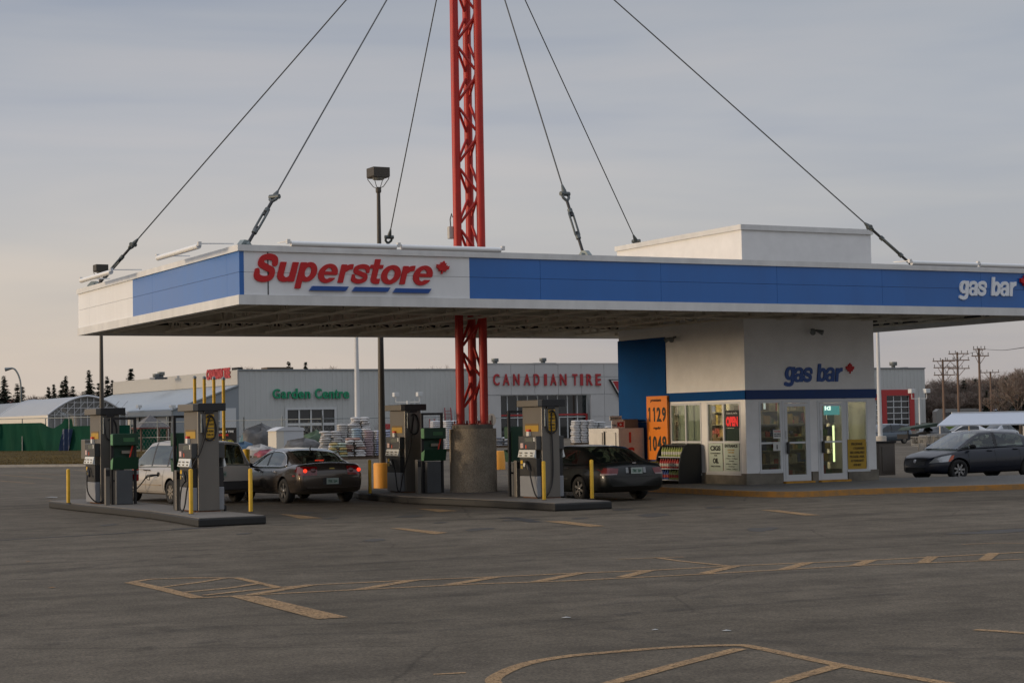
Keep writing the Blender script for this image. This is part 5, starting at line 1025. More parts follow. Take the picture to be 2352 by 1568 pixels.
# -- dark grey sedan under the canopy with lit brake lights
def ex_grey(t, patch, bvh):
    # lit outer lamp, clear inner lamp on each side
    for s in (-1, 1):
        patch('tail_lamp', LAMPR, (-3, s*.90, .76), (-3, s*.40, .76), (-3, s*.38, .99), (-3, s*.93, 1.0), (1, 0, 0), .008, 12, 6)
        patch('tail_lamp', LAMPR, (-2.36, s*1.5, .80), (-2.06, s*1.5, .86), (-2.10, s*1.5, .99), (-2.40, s*1.5, .99), (0, -s, 0), .008, 5, 5)
        m = MB(); h = bvh.ray_cast(Vector((-3, s*.70, .885)), Vector((1, 0, 0)))[0]; m.lathe([(.052, 0), (.043, .012), (.001, .016)], 16, (h.x-.02, s*.70, .885), 'x'); m.v = [(2*(h.x-.02)-a, b, c) for a, b, c in m.v]; m.build('brake_light', LAMPL, t)
        h = bvh.ray_cast(Vector((-3, s*.49, .885)), Vector((1, 0, 0)))[0]; m = MB(); m.lathe([(.07, 0), (.055, -.012), (.001, -.016)], 16, (h.x-.012, s*.49, .885), 'x'); m.build('reversing_lamp', mat('dull_lamp', (.22, .12, .12), .2, .3), t)
        patch('side_marker', mat('marker_red', (.5, .05, .05), .3), (-2.12, s*1.5, .735), (-1.98, s*1.5, .735), (-1.98, s*1.5, .765), (-2.12, s*1.5, .765), (0, -s, 0), .006, 3, 2)
        patch('sill_trim', CHROME, (-1.02, s*1.5, .275), (1.02, s*1.5, .275), (1.02, s*1.5, .292), (-1.02, s*1.5, .292), (0, -s, 0), .008, 12, 1)
    patch('trunk_seam', mat('seam_dark', (0, 0, 0)), (-3, .72, .73), (-3, -.72, .73), (-3, -.72, .738), (-3, .72, .738), (1, 0, 0), .004, 12, 1)
    plate(t, patch, -2.44, .60)
    patch('plate_recess', BLACK, (-3, .24, .50), (-3, -.24, .50), (-3, -.24, .69), (-3, .24, .69), (1, 0, 0), .003, 4, 3)
    patch('badge', mat('badge_gold', (.30, .22, .06), .3, .8), (-3, .07, .92), (-3, -.07, .92), (-3, -.06, .95), (-3, .06, .95), (1, 0, 0), .008, 3, 1)
    m = MB(); m.box(-1.60, -1.56, -.11, .11, 1.125, 1.155); m.build('high_brake_light', LAMPL, t)
    m = MB(); m.tube([(-.95, 0, 1.45), (-1.05, 0, 1.53)], [.02, .008], 6); m.build('antenna', BLACK, t)
    # chrome window surround on both sides
    for s in (-1, 1):
        P = [(1.12, .80, .985), (.75, .735, 1.12), (.40, .665, 1.27), (.05, .615, 1.355), (-.35, .60, 1.385), (-.80, .61, 1.365), (-1.12, .645, 1.27), (-1.28, .70, 1.13), (-1.30, .755, 1.005), (-.6, .795, .985), (.3, .81, .975), (1.12, .80, .975)]
        pts = smooth_pts([Vector((a, s*(b+.025), c)) for a, b, c in P], 3); m = MB(); m.tube(pts, .020, 5); m.build('window_trim', CHROME, t)
GREYC = paint('dark_grey_brown_paint', (.085, .070, .058), .5, .26)
ML = 4.85
grey = dict(L=ML, W=1.79, fa=1.50, ra=-1.35, r=.335, paint=GREYC, int=(-1.3, .9), seats=(.25, -.75), seams=(1.12, .12, -.85), handles=((.28, .82), (-.68, .84)), mirror=(.98, 1.0), hmat=CHROME, spokes=5, extra=ex_grey, mirmat=BLACK,
    top=[(-2.425, .78), (-2.38, .98), (-2.25, 1.055), (-1.7, 1.05), (-1.0, .98), (.9, .96), (1.4, .93), (2.0, .82), (2.3, .70), (2.425, .55)], bot=[(-2.425, .42), (-2.3, .30), (-1.9, .24), (2.0, .20), (2.425, .30)],
    plan=[(-2.425, .80), (-2.38, .88), (-2.2, .95), (-1.6, .985), (-.5, 1), (1.2, .99), (1.9, .95), (2.25, .84), (2.425, .60)], tuck=[(-2.4, .03), (0, .035), (2.4, .03)],
    cab=[(-1.95, 1.05, 1.03, .60, .72, 'w', -.12), (-1.62, 1.16, 1.02, .60, .76, 'w', -.12), (-1.25, 1.315, 1.0, .59, .79, 'w', -.10), (-1.0, 1.39, .99, .585, .80, 'ws', -.08), (-.82, 1.415, .985, .58, .80, 's', -.04), (-.10, 1.44, .98, .59, .80, 'p'), (.02, 1.435, .98, .59, .80, 's'), (.30, 1.41, .975, .60, .80, 'sw', .06), (.70, 1.24, .975, .66, .80, 'sw', .12), (1.02, 1.07, .97, .72, .79, 'w', .16), (1.28, .965, .955, .76, .78, '', .16)])
# chrome ring corrections come from the cabin numbers above
g0 = gnd(676, 1155)
MX, MVv = 4.25, 7.95
car('sedan', 'dark grey sedan with glowing red brake lights and chrome window trim between the two islands', (MX, MVv, 0), R(90), grey).scale = (1, 1, .91)
# -- black sedan by the kiosk
def ex_black(t, patch, bvh):
    for s in (-1, 1):
        patch('tail_lamp', mat('dull_tail_lamp', (.16, .02, .02), .3, coat=.5), (-3, s*.86, .70), (-3, s*.50, .72), (-3, s*.46, .86), (-3, s*.86, .88), (1, 0, 0), .008, 10, 5)
        patch('reversing_lamp', mat('pale_lens', (.30, .22, .22), .3), (-3, s*.84, .695), (-3, s*.52, .70), (-3, s*.52, .73), (-3, s*.84, .73), (1, 0, 0), .011, 8, 2)
        patch('plate_lens', mat('pale_lens2', (.26, .27, .27), .3), (-3, s*.27, .74), (-3, s*.20, .74), (-3, s*.20, .88), (-3, s*.27, .88), (1, 0, 0), .01, 2, 3)
        patch('side_moulding', BLACKM, (-2.0, s*1.5, .56), (2.0, s*1.5, .56), (2.0, s*1.5, .60), (-2.0, s*1.5, .60), (0, -s, 0), .01, 16, 1)
    patch('plate_recess', BLACKM, (-3, .27, .71), (-3, -.27, .71), (-3, -.27, .90), (-3, .27, .90), (1, 0, 0), .003, 4, 3)
    plate(t, patch, -2.465, .80)
    patch('bumper_seam', mat('seam_dark', (0, 0, 0)), (-3, .84, .64), (-3, -.84, .64), (-3, -.84, .65), (-3, .84, .65), (1, 0, 0), .004, 12, 1)
    m = MB(); m.box(-2.36, -2.33, -.05, .05, .985, 1.005); m.build('badge', CHROME, t)
BLKC = paint('black_green_paint', (.005, .007, .007), .1, .38, .3)
blackc = dict(L=4.85, W=1.80, fa=1.50, ra=-1.25, r=.325, paint=BLKC, int=(-1.2, .95), seats=(.3, -.7), seams=(1.15, .12, -.85), handles=((.30, .84), (-.66, .85)), mirror=(1.0, 1.0), spokes=6, extra=ex_black, hmat=BLACK,
    top=[(-2.425, .72), (-2.38, .92), (-2.25, .985), (-1.7, 1.0), (-1.0, .96), (.9, .95), (1.5, .90), (2.1, .78), (2.425, .60)], bot=[(-2.425, .40), (-2.3, .28), (-1.9, .22), (2.0, .20), (2.425, .28)],
    plan=[(-2.425, .78), (-2.38, .86), (-2.2, .94), (-1.6, .985), (-.5, 1), (1.2, .99), (1.9, .95), (2.25, .86), (2.425, .66)], tuck=[(-2.4, .03), (0, .035), (2.4, .03)], glass=glass('car_glass_dark', (.26, .32, .28), .03, .25, (.02, .03, .028)),
    cab=[(-1.95, 1.0, .98, .66, .74, 'w', -.12), (-1.62, 1.13, .97, .64, .77, 'w', -.12), (-1.25, 1.30, .96, .62, .79, 'w', -.10), (-1.02, 1.375, .955, .61, .80, 'ws', -.06), (-.82, 1.395, .95, .61, .80, 's', -.03), (-.10, 1.42, .95, .61, .80, 'p'), (.02, 1.415, .95, .61, .80, 's'), (.32, 1.39, .95, .62, .80, 'sw', .06), (.72, 1.22, .95, .67, .80, 'sw', .12), (1.05, 1.05, .945, .73, .79, 'w', .16), (1.32, .95, .94, .77, .78, '', .16)])
car('sedan', 'black sedan parked tail to the viewer behind the right island and beside the kiosk', (9.86, 3.0, 0), R(90), blackc).scale = (1, 1, .90)
# -- beige minivan
def ex_van(t, patch, bvh):
    for s in (-1, 1):
        patch('tail_lamp', LAMPR, (-2.46, s*1.5, .80), (-2.26, s*1.5, .82), (-2.20, s*1.5, 1.08), (-2.40, s*1.5, 1.08), (0, -s, 0), .008, 4, 5)
        patch('tail_lamp', LAMPR, (-3, s*.96, .80), (-3, s*.80, .80), (-3, s*.80, 1.08), (-3, s*.96, 1.08), (1, 0, 0), .008, 4, 5)
        patch('side_moulding', mat('moulding_tan', (.30, .24, .17), .5), (-1.3, s*1.5, .50), (1.5, s*1.5, .50), (1.5, s*1.5, .525), (-1.3, s*1.5, .525), (0, -s, 0), .012, 12, 1)
        patch('lower_dirt', mat('dirty_lower', (.16, .12, .085), .8), (-1.0, s*1.5, .27), (1.35, s*1.5, .27), (1.35, s*1.5, .33), (-1.0, s*1.5, .33), (0, -s, 0), .004, 12, 1)
    h = bvh.ray_cast(Vector((-.62, 2, .80)), Vector((0, -1, 0)))[0]
    m = MB(); m.tube([(-.62, h.y-.005, .80), (-.62, h.y+.01, .80)], .085, 20); m.build('filler_flap', mat('seam_dark', (0, 0, 0)), t)
    plate(t, patch, -2.47, .82)
VANP = paint('champagne_paint', (.46, .43, .385), .25, .35, .6, .05); VLOW = mat('dark_bumper', (.03, .03, .03), .6)
def ex_v2(t, patch, bvh):
    ex_van(t, patch, bvh)
    m = MB(); m.box(-2.50, -2.30, -.88, .88, .36, .62); m.build('rear_bumper', VLOW, t, bevel=.04)
    m = MB()
    for s in (-1, 1): m.tube([(-1.9, s*.58, 1.74), (-1.8, s*.58, 1.78), (.2, s*.58, 1.79), (.35, s*.58, 1.75)], .02, 6)
    m.build('roof_rail', BLACKM, t)
van = dict(cat='minivan', L=4.86, W=1.92, fa=1.45, ra=-1.42, r=.335, paint=VANP, int=(-1.9, 1.1), seats=(.55, -.4, -1.3), seams=(1.25, .30, -.95), handles=((.42, .93), (.16, .93)), mirror=(1.15, 1.08), spokes=8, extra=ex_v2, hmat=BLACK, rim=mat('dull_alloy', (.22, .20, .17), .5, .5), crown=.4,
    top=[(-2.43, 1.04), (-2.2, 1.08), (-1.0, 1.06), (1.1, 1.02), (1.5, .98), (2.0, .86), (2.3, .72), (2.43, .60)], bot=[(-2.43, .42), (-2.3, .32), (-1.9, .24), (2.0, .22), (2.43, .32)],
    plan=[(-2.43, .88), (-2.38, .93), (-2.1, .97), (-1.0, 1), (1.0, 1), (1.8, .94), (2.2, .82), (2.43, .62)], tuck=[(-2.4, .02), (0, .025), (2.4, .03)], roofcrown=.05,
    cab=[(-2.40, 1.09, 1.06, .70, .84, 'w', -.05), (-2.33, 1.25, 1.055, .70, .86, 'w', -.05), (-2.15, 1.60, 1.05, .66, .87, '', -.05), (-2.05, 1.68, 1.05, .66, .87, 'd'), (-1.15, 1.73, 1.05, .67, .875, 'p'), (-1.05, 1.73, 1.05, .67, .875, 's'), (-.02, 1.735, 1.045, .68, .875, 'p'), (.08, 1.73, 1.04, .68, .875, 's'), (.50, 1.69, 1.03, .69, .87, 'sw', .06), (.95, 1.44, 1.02, .73, .86, 'sw', .12), (1.35, 1.20, 1.0, .78, .84, 'sw', .16), (1.65, 1.0, .98, .82, .82, '', .16)])
VU, VV = 2.02, 10.2
vt = car('minivan', 'dusty beige minivan being refuelled beside the left island', (VU, VV, 0), R(93.5), van); vt.scale = (1, 1, .89)
# fuel nozzle in the minivan filler, with its hose running back to the island
fx_ = Vector((VU-.93, VV-.68, .72)); t = thing('fuel_nozzle', 'black fuel nozzle plugged into the side of the beige minivan', 'nozzle', fx_)
MB().tube([(.03, 0, 0), (-.08, .0, -.01), (-.16, .06, -.02), (-.20, .20, -.03), (-.20, .36, -.08)], [.014, .028, .038, .034, .026], 10).build('nozzle_body', BLACK, t)
MB().tube([(-.17, .10, -.05), (-.16, .16, -.13), (-.19, .26, -.12), (-.20, .30, -.06)], .010, 6).build('trigger_guard', BLACK, t)
e0 = Vector((P2.x+.35, 6.6, .5))-fx_
MB().tube(smooth_pts([Vector((-.20, .36, -.08)), Vector((-.28, .75, -.32)), Vector((-.4, 1.1, -.50)), Vector((-.75, 1.0, -.60)), Vector((e0.x+.3, e0.y+1.0, -.62)), Vector((e0.x+.1, e0.y+.2, -.4)), e0], 5), .016, 8).build('hose', RUB, t)
# -- dark blue sedan beyond the kiosk
def ex_blue(t, patch, bvh):
    for s in (-1, 1):
        d_ = Vector((-1, -s*.8, 0)); o_ = Vector((1, s*.8, 0)); patch('headlight', LAMPW, Vector((2.12, s*.46, .56))+o_*.3, Vector((1.80, s*.86, .60))+o_*.3, Vector((1.66, s*.84, .81))+o_*.3, Vector((1.94, s*.54, .73))+o_*.3, d_, .008, 10, 6)
        patch('indicator', AMB, Vector((1.80, s*.86, .60))+o_*.3, Vector((1.68, s*.90, .62))+o_*.3, Vector((1.58, s*.86, .80))+o_*.3, Vector((1.66, s*.84, .78))+o_*.3, d_, .011, 3, 5)
    patch('grille', BLACK, (3, -.42, .52), (3, .42, .52), (3, .46, .70), (3, -.46, .70), (-1, 0, 0), .01, 8, 4)
    for k in range(4): z = .545+.04*k; patch('grille_bar', mat('dim_chrome', (.14, .14, .15), .3, .8), (3, -.42, z), (3, .42, z), (3, .42, z+.008), (3, -.42, z+.008), (-1, 0, 0), .016, 8, 1)
    patch('grille_trim', mat('dim_chrome', (0, 0, 0)), (3, -.40, .508), (3, .40, .508), (3, .42, .522), (3, -.42, .522), (-1, 0, 0), .018, 8, 1)
    h = bvh.ray_cast(Vector((3, 0, .62)), Vector((-1, 0, 0)))[0]; MB().lathe([(.055, 0), (.055, .012)], 18, (h.x+.012, 0, .62), 'x').build('badge', CHROME, t)
    patch('lower_intake', BLACKM, (3, -.55, .30), (3, .55, .30), (3, .5, .42), (3, -.5, .42), (-1, 0, 0), .006, 8, 3)
    m = MB(); m.prism([(.75, .99), (1.20, .99), (.98, 1.14), (.80, 1.22)], (0, 1.0, 0), o=(0, -.5, 0)) if 0 else m.box(.88, .90, -.15, .62, 1.0, 1.20); m.build('sunshade', mat('sunshade_grey', (.30, .31, .29), .7), t)
NAVYP = paint('navy_paint', (.003, .006, .017), .1, .35, .3)
bluec = dict(L=4.57, W=1.79, fa=1.38, ra=-1.305, r=.33, paint=NAVYP, int=(-1.1, .95), seats=(.25, -.7), seams=(1.02, .02, -.92), handles=((.20, .92), (-.78, .95)), mirror=(.92, 1.06), spokes=7, extra=ex_blue, mirmat=BLACK, hmat=NAVYP, glass=glass('car_glass_sentra', (.62, .68, .60), .05, .10, (.03, .04, .035)),
    top=[(-2.285, .80), (-2.2, 1.03), (-1.9, 1.09), (-1.0, 1.05), (.8, 1.0), (1.25, .955), (1.8, .85), (2.15, .74), (2.25, .62), (2.285, .5)], bot=[(-2.285, .40), (-2.1, .28), (-1.6, .22), (1.8, .20), (2.285, .26)],
    plan=[(-2.285, .78), (-2.2, .88), (-2.0, .95), (-1.4, .985), (-.3, 1), (1.1, .99), (1.7, .95), (2.05, .84), (2.22, .66), (2.285, .50)], tuck=[(-2.3, .03), (0, .04), (2.3, .04)],
    cab=[(-1.90, 1.09, 1.08, .62, .74, 'w', -.10), (-1.62, 1.22, 1.07, .61, .77, 'w', -.10), (-1.30, 1.38, 1.05, .60, .79, 'w', -.08), (-1.12, 1.435, 1.045, .60, .795, 's', -.05), (-.92, 1.47, 1.04, .60, .795, 's'), (-.14, 1.505, 1.03, .61, .795, 'p'), (-.02, 1.51, 1.025, .61, .795, 's'), (.42, 1.475, 1.01, .63, .79, 'sw', .05), (.76, 1.31, 1.0, .67, .785, 'sw', .09), (1.06, 1.13, .985, .72, .775, 'sw', .12), (1.32, .975, .955, .76, .765, '', .13)])
car('sedan', 'dark navy sedan with silver wheels parked beyond the right end of the kiosk', (24.6, 5.55, 0), R(180), bluec).scale = (1, 1, .91)
# small far vehicles
def far_car(label, x_, D, heading, col, kind='sedan', name='parked_car', sc_=1, r_=.33):
    p = base_at(x_, D); src = dict(bluec if kind == 'sedan' else van); src.update(paint=col, bare=True, extra=None, glass=DGLASS); t = car(name, label, p, heading, src, 'cars parked in the far right lot'); t.scale = (sc_,)*3; return t
far_car('blue grey minivan far off at the foot of the white pole right of the kiosk', 2033, 165, R(5)+math.pi, paint('blue_grey_paint', (.06, .085, .11), .3, .4), 'van', 'parked_minivan')
far_car('black sedan far off left of the white cart shelter', 2150, 160, R(20), paint('far_black_paint', (.02, .022, .024), .3, .4))
far_car('white car far off seen under the cart shelter roof', 2215, 172, R(160), paint('far_white_paint', (.6, .62, .64), .1, .4))
far_car('white car far off at the right edge under the shelter', 2300, 175, R(20), paint('far_silver_paint', (.4, .42, .45), .1, .4))
# ================================================================== big store across the lot
def corr(name, col, period=.45, axis='x'):
    m = mat(name, col, .55, .1, var=.05, vs_=.3); t = m.node_tree; b = t.nodes['Principled BSDF']; co = N(t, 'ShaderNodeTexCoord').outputs['Object']; sx = N(t, 'ShaderNodeSeparateXYZ'); t.links.new(co, sx.inputs[0])
    w_ = mth(t, 'SINE', mth(t, 'MULTIPLY', sx.outputs[0 if axis == 'x' else 1], 2*math.pi/period)); bp = N(t, 'ShaderNodeBump'); bp.inputs['Strength'].default_value = .25; bp.inputs['Distance'].default_value = .05; t.links.new(w_, bp.inputs['Height']); t.links.new(bp.outputs[0], b.inputs['Normal']); return m
CORR = corr('corrugated_grey', (.49, .505, .49), .55); CORRB = corr('corrugated_roof', (.30, .34, .37), .6, 'y'); PALE = mat('pale_band', (.40, .39, .36), .6, var=.03)
st = thing('store_building', 'long grey corrugated store with a pale concrete entrance block far across the lot', 'store', (0, 0, 0)); SV = 150
def S(x, y, V=SV): return fr(x, y, V)
SX0 = S(548, 900).x; SX1 = S(2125, 900).x; SH = 7.85
CB0, CB1 = S(1119, 900, 146).x, S(1500, 900, 146).x; CH = 8.35
def ribbed(mb, x0, x1, y, z0, z1, per=.62, dp=.028):             # real ribs standing out of the sheet
    x = x0
    while x < x1-.05:
        mb.box(x+.02, min(x+per*.45, x1), y-dp, y-.001, z0, z1); x += per
gx0, gx1 = S(660, 970).x, S(768, 970).x; gz1 = S(714, 940).z
ops = [(gx0, gx1, 0, gz1)]
rd = []
for xa, xb, yt in ((2036, 2089, 908), (1990, 2024, 918)): rd.append((S(xa, 950).x, S(xb, 950).x, .0, S((xa+xb)/2, yt).z))
ops += sorted(rd)
m = MB(); wall_cols(m, 'x', SX0, SX1, 0, SH, ops, SV, .3); m.box(SX0, SX0+.3, SV+.3, SV+48, 0, SH); m.box(SX1-.3, SX1, SV+.3, SV+48, 0, SH); m.box(SX0+.3, SX1-.3, SV+47.7, SV+48, 0, SH); m.build('wall', CORR, st)
m = MB()
xs = [(SX0, gx0-.35), (gx1+.35, CB0), (CB1, rd[1][0]-.9), (rd[0][1]+.9, SX1)]
for a, b in xs: ribbed(m, a, b, SV, .9, SH-.12)
ribbed(m, gx0-.35, gx1+.35, SV, gz1+.3, SH-.12); ribbed(m, rd[1][0]-.9, rd[0][1]+.9, SV, max(rd[0][3], rd[1][3])+1.0, SH-.12); m.build('wall_rib', CORR, st)
m = MB(); m.box(SX0-.05, SX1+.05, SV-.14, SV+.35, SH, SH+.15); m.build('roof_edge', mat('edge_grey', (.22, .24, .25), .5), st)
m = MB(); m.box(SX0, SX1, SV+.35, SV+48, SH-.5, SH-.3); m.build('roof', mat('roof_gravel', (.2, .2, .19), .9), st)
BRK = mat('brick_base', (.20, .18, .155), .9, var=.15, vs_=3)
m = MB(); m.box(rd[0][1]+1.0, SX1, SV-.16, SV-.01, 0, .9); m.build('brick_base', BRK, st)
# concrete entrance block with panel joints
CP = mat('precast_concrete', (.50, .50, .49), .85, var=.06, vs_=.4, bump=.2, bs=20)
ex0, ex1 = S(1150, 905, 146).x, S(1357, 905, 146).x; ez = S(1250, 906, 146).z
m = MB(); xs = [CB0+i*3.0 for i in range(7)]+[CB1]; zs_ = [0, 2.4, 4.9, 6.9, CH]
for i in range(len(xs)-1):
    for j in range(4):
        a, b, c, d = xs[i]+.02, xs[i+1]-.02, zs_[j]+.02, zs_[j+1]-.02
        for o in ((a, min(b, ex0)), (max(a, ex1), b)):
            if o[1]-o[0] > .05 and d <= ez+.1: m.box(o[0], o[1], 146, 146.25, c, d)
        if d > ez+.1: m.box(a, b, 146, 146.25, max(c, ez+.02), d)
m.box(CB0, CB0+.2, 146.25, SV-.15, 0, CH); m.box(CB1-.2, CB1, 146.25, SV-.15, 0, CH); m.build('entrance_block', CP, st)
m = MB(); m.box(CB0+.05, ex0, 146.06, 146.24, .03, CH-.04) if 0 else m.box(CB0+.03, CB1-.03, 146.12, 146.24, ez+.03, CH-.05); m.box(CB0-.05, CB1+.05, 145.95, 146.3, CH, CH+.12); m.build('block_cap', mat('cap_grey', (.36, .36, .35), .7), st)
# recessed glass entrance
DG = glass('store_glass', (.30, .34, .34), .03, .45, (.035, .04, .04)); ALW = mat('alu_white', (.55, .57, .57), .5)
m = MB(); m.box(ex0, ex1, 147.0, 147.03, .1, ez-.05); en = m.build('entrance_glass', DG, st)
m = MB()
for i in range(10): x = ex0+(ex1-ex0)*i/9; m.box(x-.06, x+.06, 146.9, 147.0, 0, ez)
for z in (2.35, ez-.08): m.box(ex0, ex1, 146.86, 146.9, z, z+.1)
for i in (5, 6): x = ex0+(ex1-ex0)*i/9; m.box(x+.1, x+.22, 146.82, 146.9, 0, 2.3)
m.build('frame', ALW, en)
zr = S(1290, 951, 146.8).z
m = MB(); m.box(ex0, ex1, 146.80, 146.85, zr-.12, zr+.06); m.box(ex1-.25, ex1, 146.80, 146.85, .2, zr-.121); m.build('red_trim', mat('trim_red', (.40, .03, .03), .5), en)
rg = random.Random(3); m = MB(); mi = []
for i in range(60):
    x = rg.uniform(ex0+.3, ex1-1); z = rg.uniform(2.5, zr-1.0) if i < 34 else rg.uniform(.4, 1.8); s = rg.uniform(.4, 1.0); y = 147.06+i*.004; m.box(x, x+s, y, y+.003, z, z+s*.8); mi += [rg.randrange(8)]*6
o = m.build('window_display', GM, en); o.data.polygons.foreach_set('material_index', mi)
m = MB(); m.box(ex0, ex1, 149.6, 149.8, 0, ez); m.build('dark_interior', mat('dark_room', (.05, .05, .045), .9), en)
def store_text(s, xl, xr, yb_, yt, V, m_, bold, nm, dy, sp_=1.0):
    a = fr(xl, yb_, V); b = fr(xr, yb_, V); c = fr((xl+xr)/2, yt, V); d = fr((xl+xr)/2, yb_, V)
    text_mb(s, (a.x, V-dy, d.z), (b.x-a.x, 0, 0), (0, 0, c.z-d.z), FN, .18, bold, 0, sp_).build(nm, m_, st)
CTR = mat('store_red', (.38, .03, .035), .6)
for ch, a, b in (('C', 1132, 1146), ('A', 1154, 1169), ('N', 1178, 1192), ('A', 1202, 1217), ('D', 1225, 1238), ('I', 1249, 1255), ('A', 1263, 1277), ('N', 1285, 1300), ('T', 1314, 1325), ('I', 1332, 1338), ('R', 1346, 1360), ('E', 1367, 1379)):
    a_ = fr(a, 885, 146); b_ = fr(b, 885, 146); c_ = fr(a, 858.5, 146); text_mb(ch, (a_.x, 145.94, a_.z), (b_.x-a_.x, 0, 0), (0, 0, c_.z-a_.z), FN, .14, .02).build('sign_letter', CTR, st)
p = [fr(*q, 146) for q in ((1397, 871), (1450, 871), (1424, 918))]
m = MB(); m.prism([(q.x, q.z) for q in p], (0, -.2, 0), o=(0, 145.95, 0)); m.build('triangle_emblem', BLACK, st)
cx = sum(q.x for q in p)/3; cz = sum(q.z for q in p)/3
m = MB(); m.prism([(cx+(q.x-cx)*.86, cz+(q.z-cz)*.86) for q in p], (0, -.03, 0), o=(0, 145.745, 0)); m.build('triangle_rim', PAPW, st)
m = MB(); m.prism([(cx+(q.x-cx)*.74, cz+(q.z-cz)*.74) for q in p], (0, -.03, 0), o=(0, 145.71, 0)); m.build('triangle_face', CTR, st)
GRN = mat('store_green', (.008, .26, .12), .5)
for ch, a, b, yt in (('G', 625, 642, 893), ('a', 645, 656, 899), ('r', 659, 667, 899), ('d', 668, 682, 892), ('e', 684, 696, 899), ('n', 699, 711, 899), ('C', 722, 737, 892), ('e', 739, 752, 899), ('n', 754, 766, 899), ('t', 767, 775, 894), ('r', 777, 786, 899), ('e', 787, 800, 899)):
    a_ = fr(a, 915, SV); b_ = fr(b, 915, SV); c_ = fr(a, yt, SV); text_mb(ch, (a_.x, SV-.12, a_.z), (b_.x-a_.x, 0, 0), (0, 0, c_.z-a_.z), FN, .2, .022).build('sign_letter', GRN, st)
# garden centre window
m = MB(); m.box(gx0, gx1, SV+.1, SV+.13, .1, gz1-.05); gw = m.build('garden_window', DG, st)
m = MB(); m.box(gx0-.25, gx1+.25, SV-.12, SV+.02, gz1-.02, gz1+.22); m.box(gx0-.25, gx0, SV-.12, SV+.02, 0, gz1-.021); m.box(gx1, gx1+.25, SV-.12, SV+.02, 0, gz1-.021); zmid = S(714, 973).z
for i in range(1, 4): x = gx0+(gx1-gx0)*i/4; m.box(x-.08, x+.08, SV-.05, SV+.05, 0, gz1-.021)
m.box(gx0, gx1, SV-.1, SV-.051, zmid-.18, zmid+.1); m.build('frame', ALW, gw)
m = MB(); mi = []
for i in range(26): x = rg.uniform(gx0+.2, gx1-1.2); z = rg.uniform(zmid+.1, gz1-1.2); y = SV+.2+.006*i; m.box(x, x+rg.uniform(.3, 1.2), y, y+.004, z, z+rg.uniform(.2, .7)); mi += [rg.randrange(8)]*6
o = m.build('window_display', GM, gw); o.data.polygons.foreach_set('material_index', mi)
m = MB(); m.box(gx0, gx1, SV+1.2, SV+1.4, 0, gz1); m.build('dark_interior', mat('dark_room', (0, 0, 0)), gw)
# service bay doors
RT = mat('bay_red', (.42, .035, .035), .5)
for k, (a, b, z0, z1) in enumerate(rd):
    sr = .75 if k == 0 else .02; oy = 0
    m = MB(); m.box(a, b, SV+.12, SV+.15, 0, z1); d = m.build('bay_door', DG, st); m = MB()
    nc = 3
    for i in range(nc+1): x = a+(b-a)*i/nc; m.box(x-.06, x+.06, SV+.04, SV+.12, 0, z1)
    nr = 6
    for j in range(nr+1): z = z1*j/nr; m.box(a, b, SV+.0, SV+.039, z-.05, z+.05)
    m.build('frame', ALW, d)
    m = MB(); m.box(a-.75, a, SV-.14, SV+.03, 0, z1); m.box(b, b+(.75 if k == 0 else .05), SV-.14, SV+.03, 0, z1); m.box(a-.75, b+(.75 if k == 0 else .05), SV-.14, SV+.03, z1+.001, z1+.75); m.build('red_surround', RT, d)
    m = MB(); m.box(a, b, SV+1.2, SV+1.4, 0, z1); m.build('dark_interior', mat('dark_room', (0, 0, 0)), d)
# red banner by the fence
a, b = S(862, 985), S(920, 985); m = MB(); m.box(S(868, 985).x, S(927, 985).x, SV-.6, SV-.5, S(890, 985).z, S(890, 973).z); m.build('red_banner', RT, st)
# lean-to on the left side with pale upper wall and sloping sheet roof
LX0 = S(395, 940).x; ztp = S(548, 883).z; zev = 3.9
m = MB(); m.box(SX0-.15, SX0-.02, SV-.1, SV+48, ztp, SH+.1); m.build('pale_upper_wall', PALE, st)
m = MB(); m.add([(SX0-.02, SV-.15, ztp), (LX0, SV-.15, zev), (LX0, SV+48, zev), (SX0-.02, SV+48, ztp), (SX0-.02, SV-.15, ztp-.15), (LX0, SV-.15, zev-.15), (LX0, SV+48, zev-.15), (SX0-.02, SV+48, ztp-.15)], [(0, 1, 2, 3), (7, 6, 5, 4), (0, 4, 5, 1), (1, 5, 6, 2), (2, 6, 7, 3), (3, 7, 4, 0)]); m.build('sloping_roof', CORRB, st)
m = MB(); m.prism([(LX0+.1, 0), (SX0, 0), (SX0, ztp-.17), (LX0+.1, zev-.17)], (0, .3, 0), o=(0, SV, 0)); m.build('lean_to_front', mat('pale_blue_sheet', (.25, .28, .30), .6), st)
m = MB(); m.box(LX0-.1, LX0+.06, SV, SV+48, 3.2, zev-.16); m.build('eave_fascia', mat('fascia_grey', (.33, .34, .33), .6), st)
m = MB(); m.box(LX0+.3, LX0+.5, SV+.3, SV+48, 0, 3.3); m.build('side_wall', mat('pale_wall', (.5, .48, .44), .7), st)
m = MB()
for i in range(9): m.box(LX0+.0, LX0+.18, SV+1+i*5.5, SV+1.2+i*5.5, 0, 3.2)
m.build('post', BRONZE, st)
m = MB(); m.box(S(505, 960).x, S(542, 960).x, SV-.06, SV-.005, .3, S(525, 937).z); m.build('white_door', mat('alu_white', (0, 0, 0)), st)
# red letters on the pale upper wall
a = sdp(476, 878, SX0-.15); b = sdp(530, 871, SX0-.15)
text_mb('CANADIAN TIRE', (SX0-.16, a.y, a.z+.25), (0, b.y-a.y, 0), (0, 0, 1.15), (-1, 0, 0), .1, .05).build('sign_letter', CTR, st)
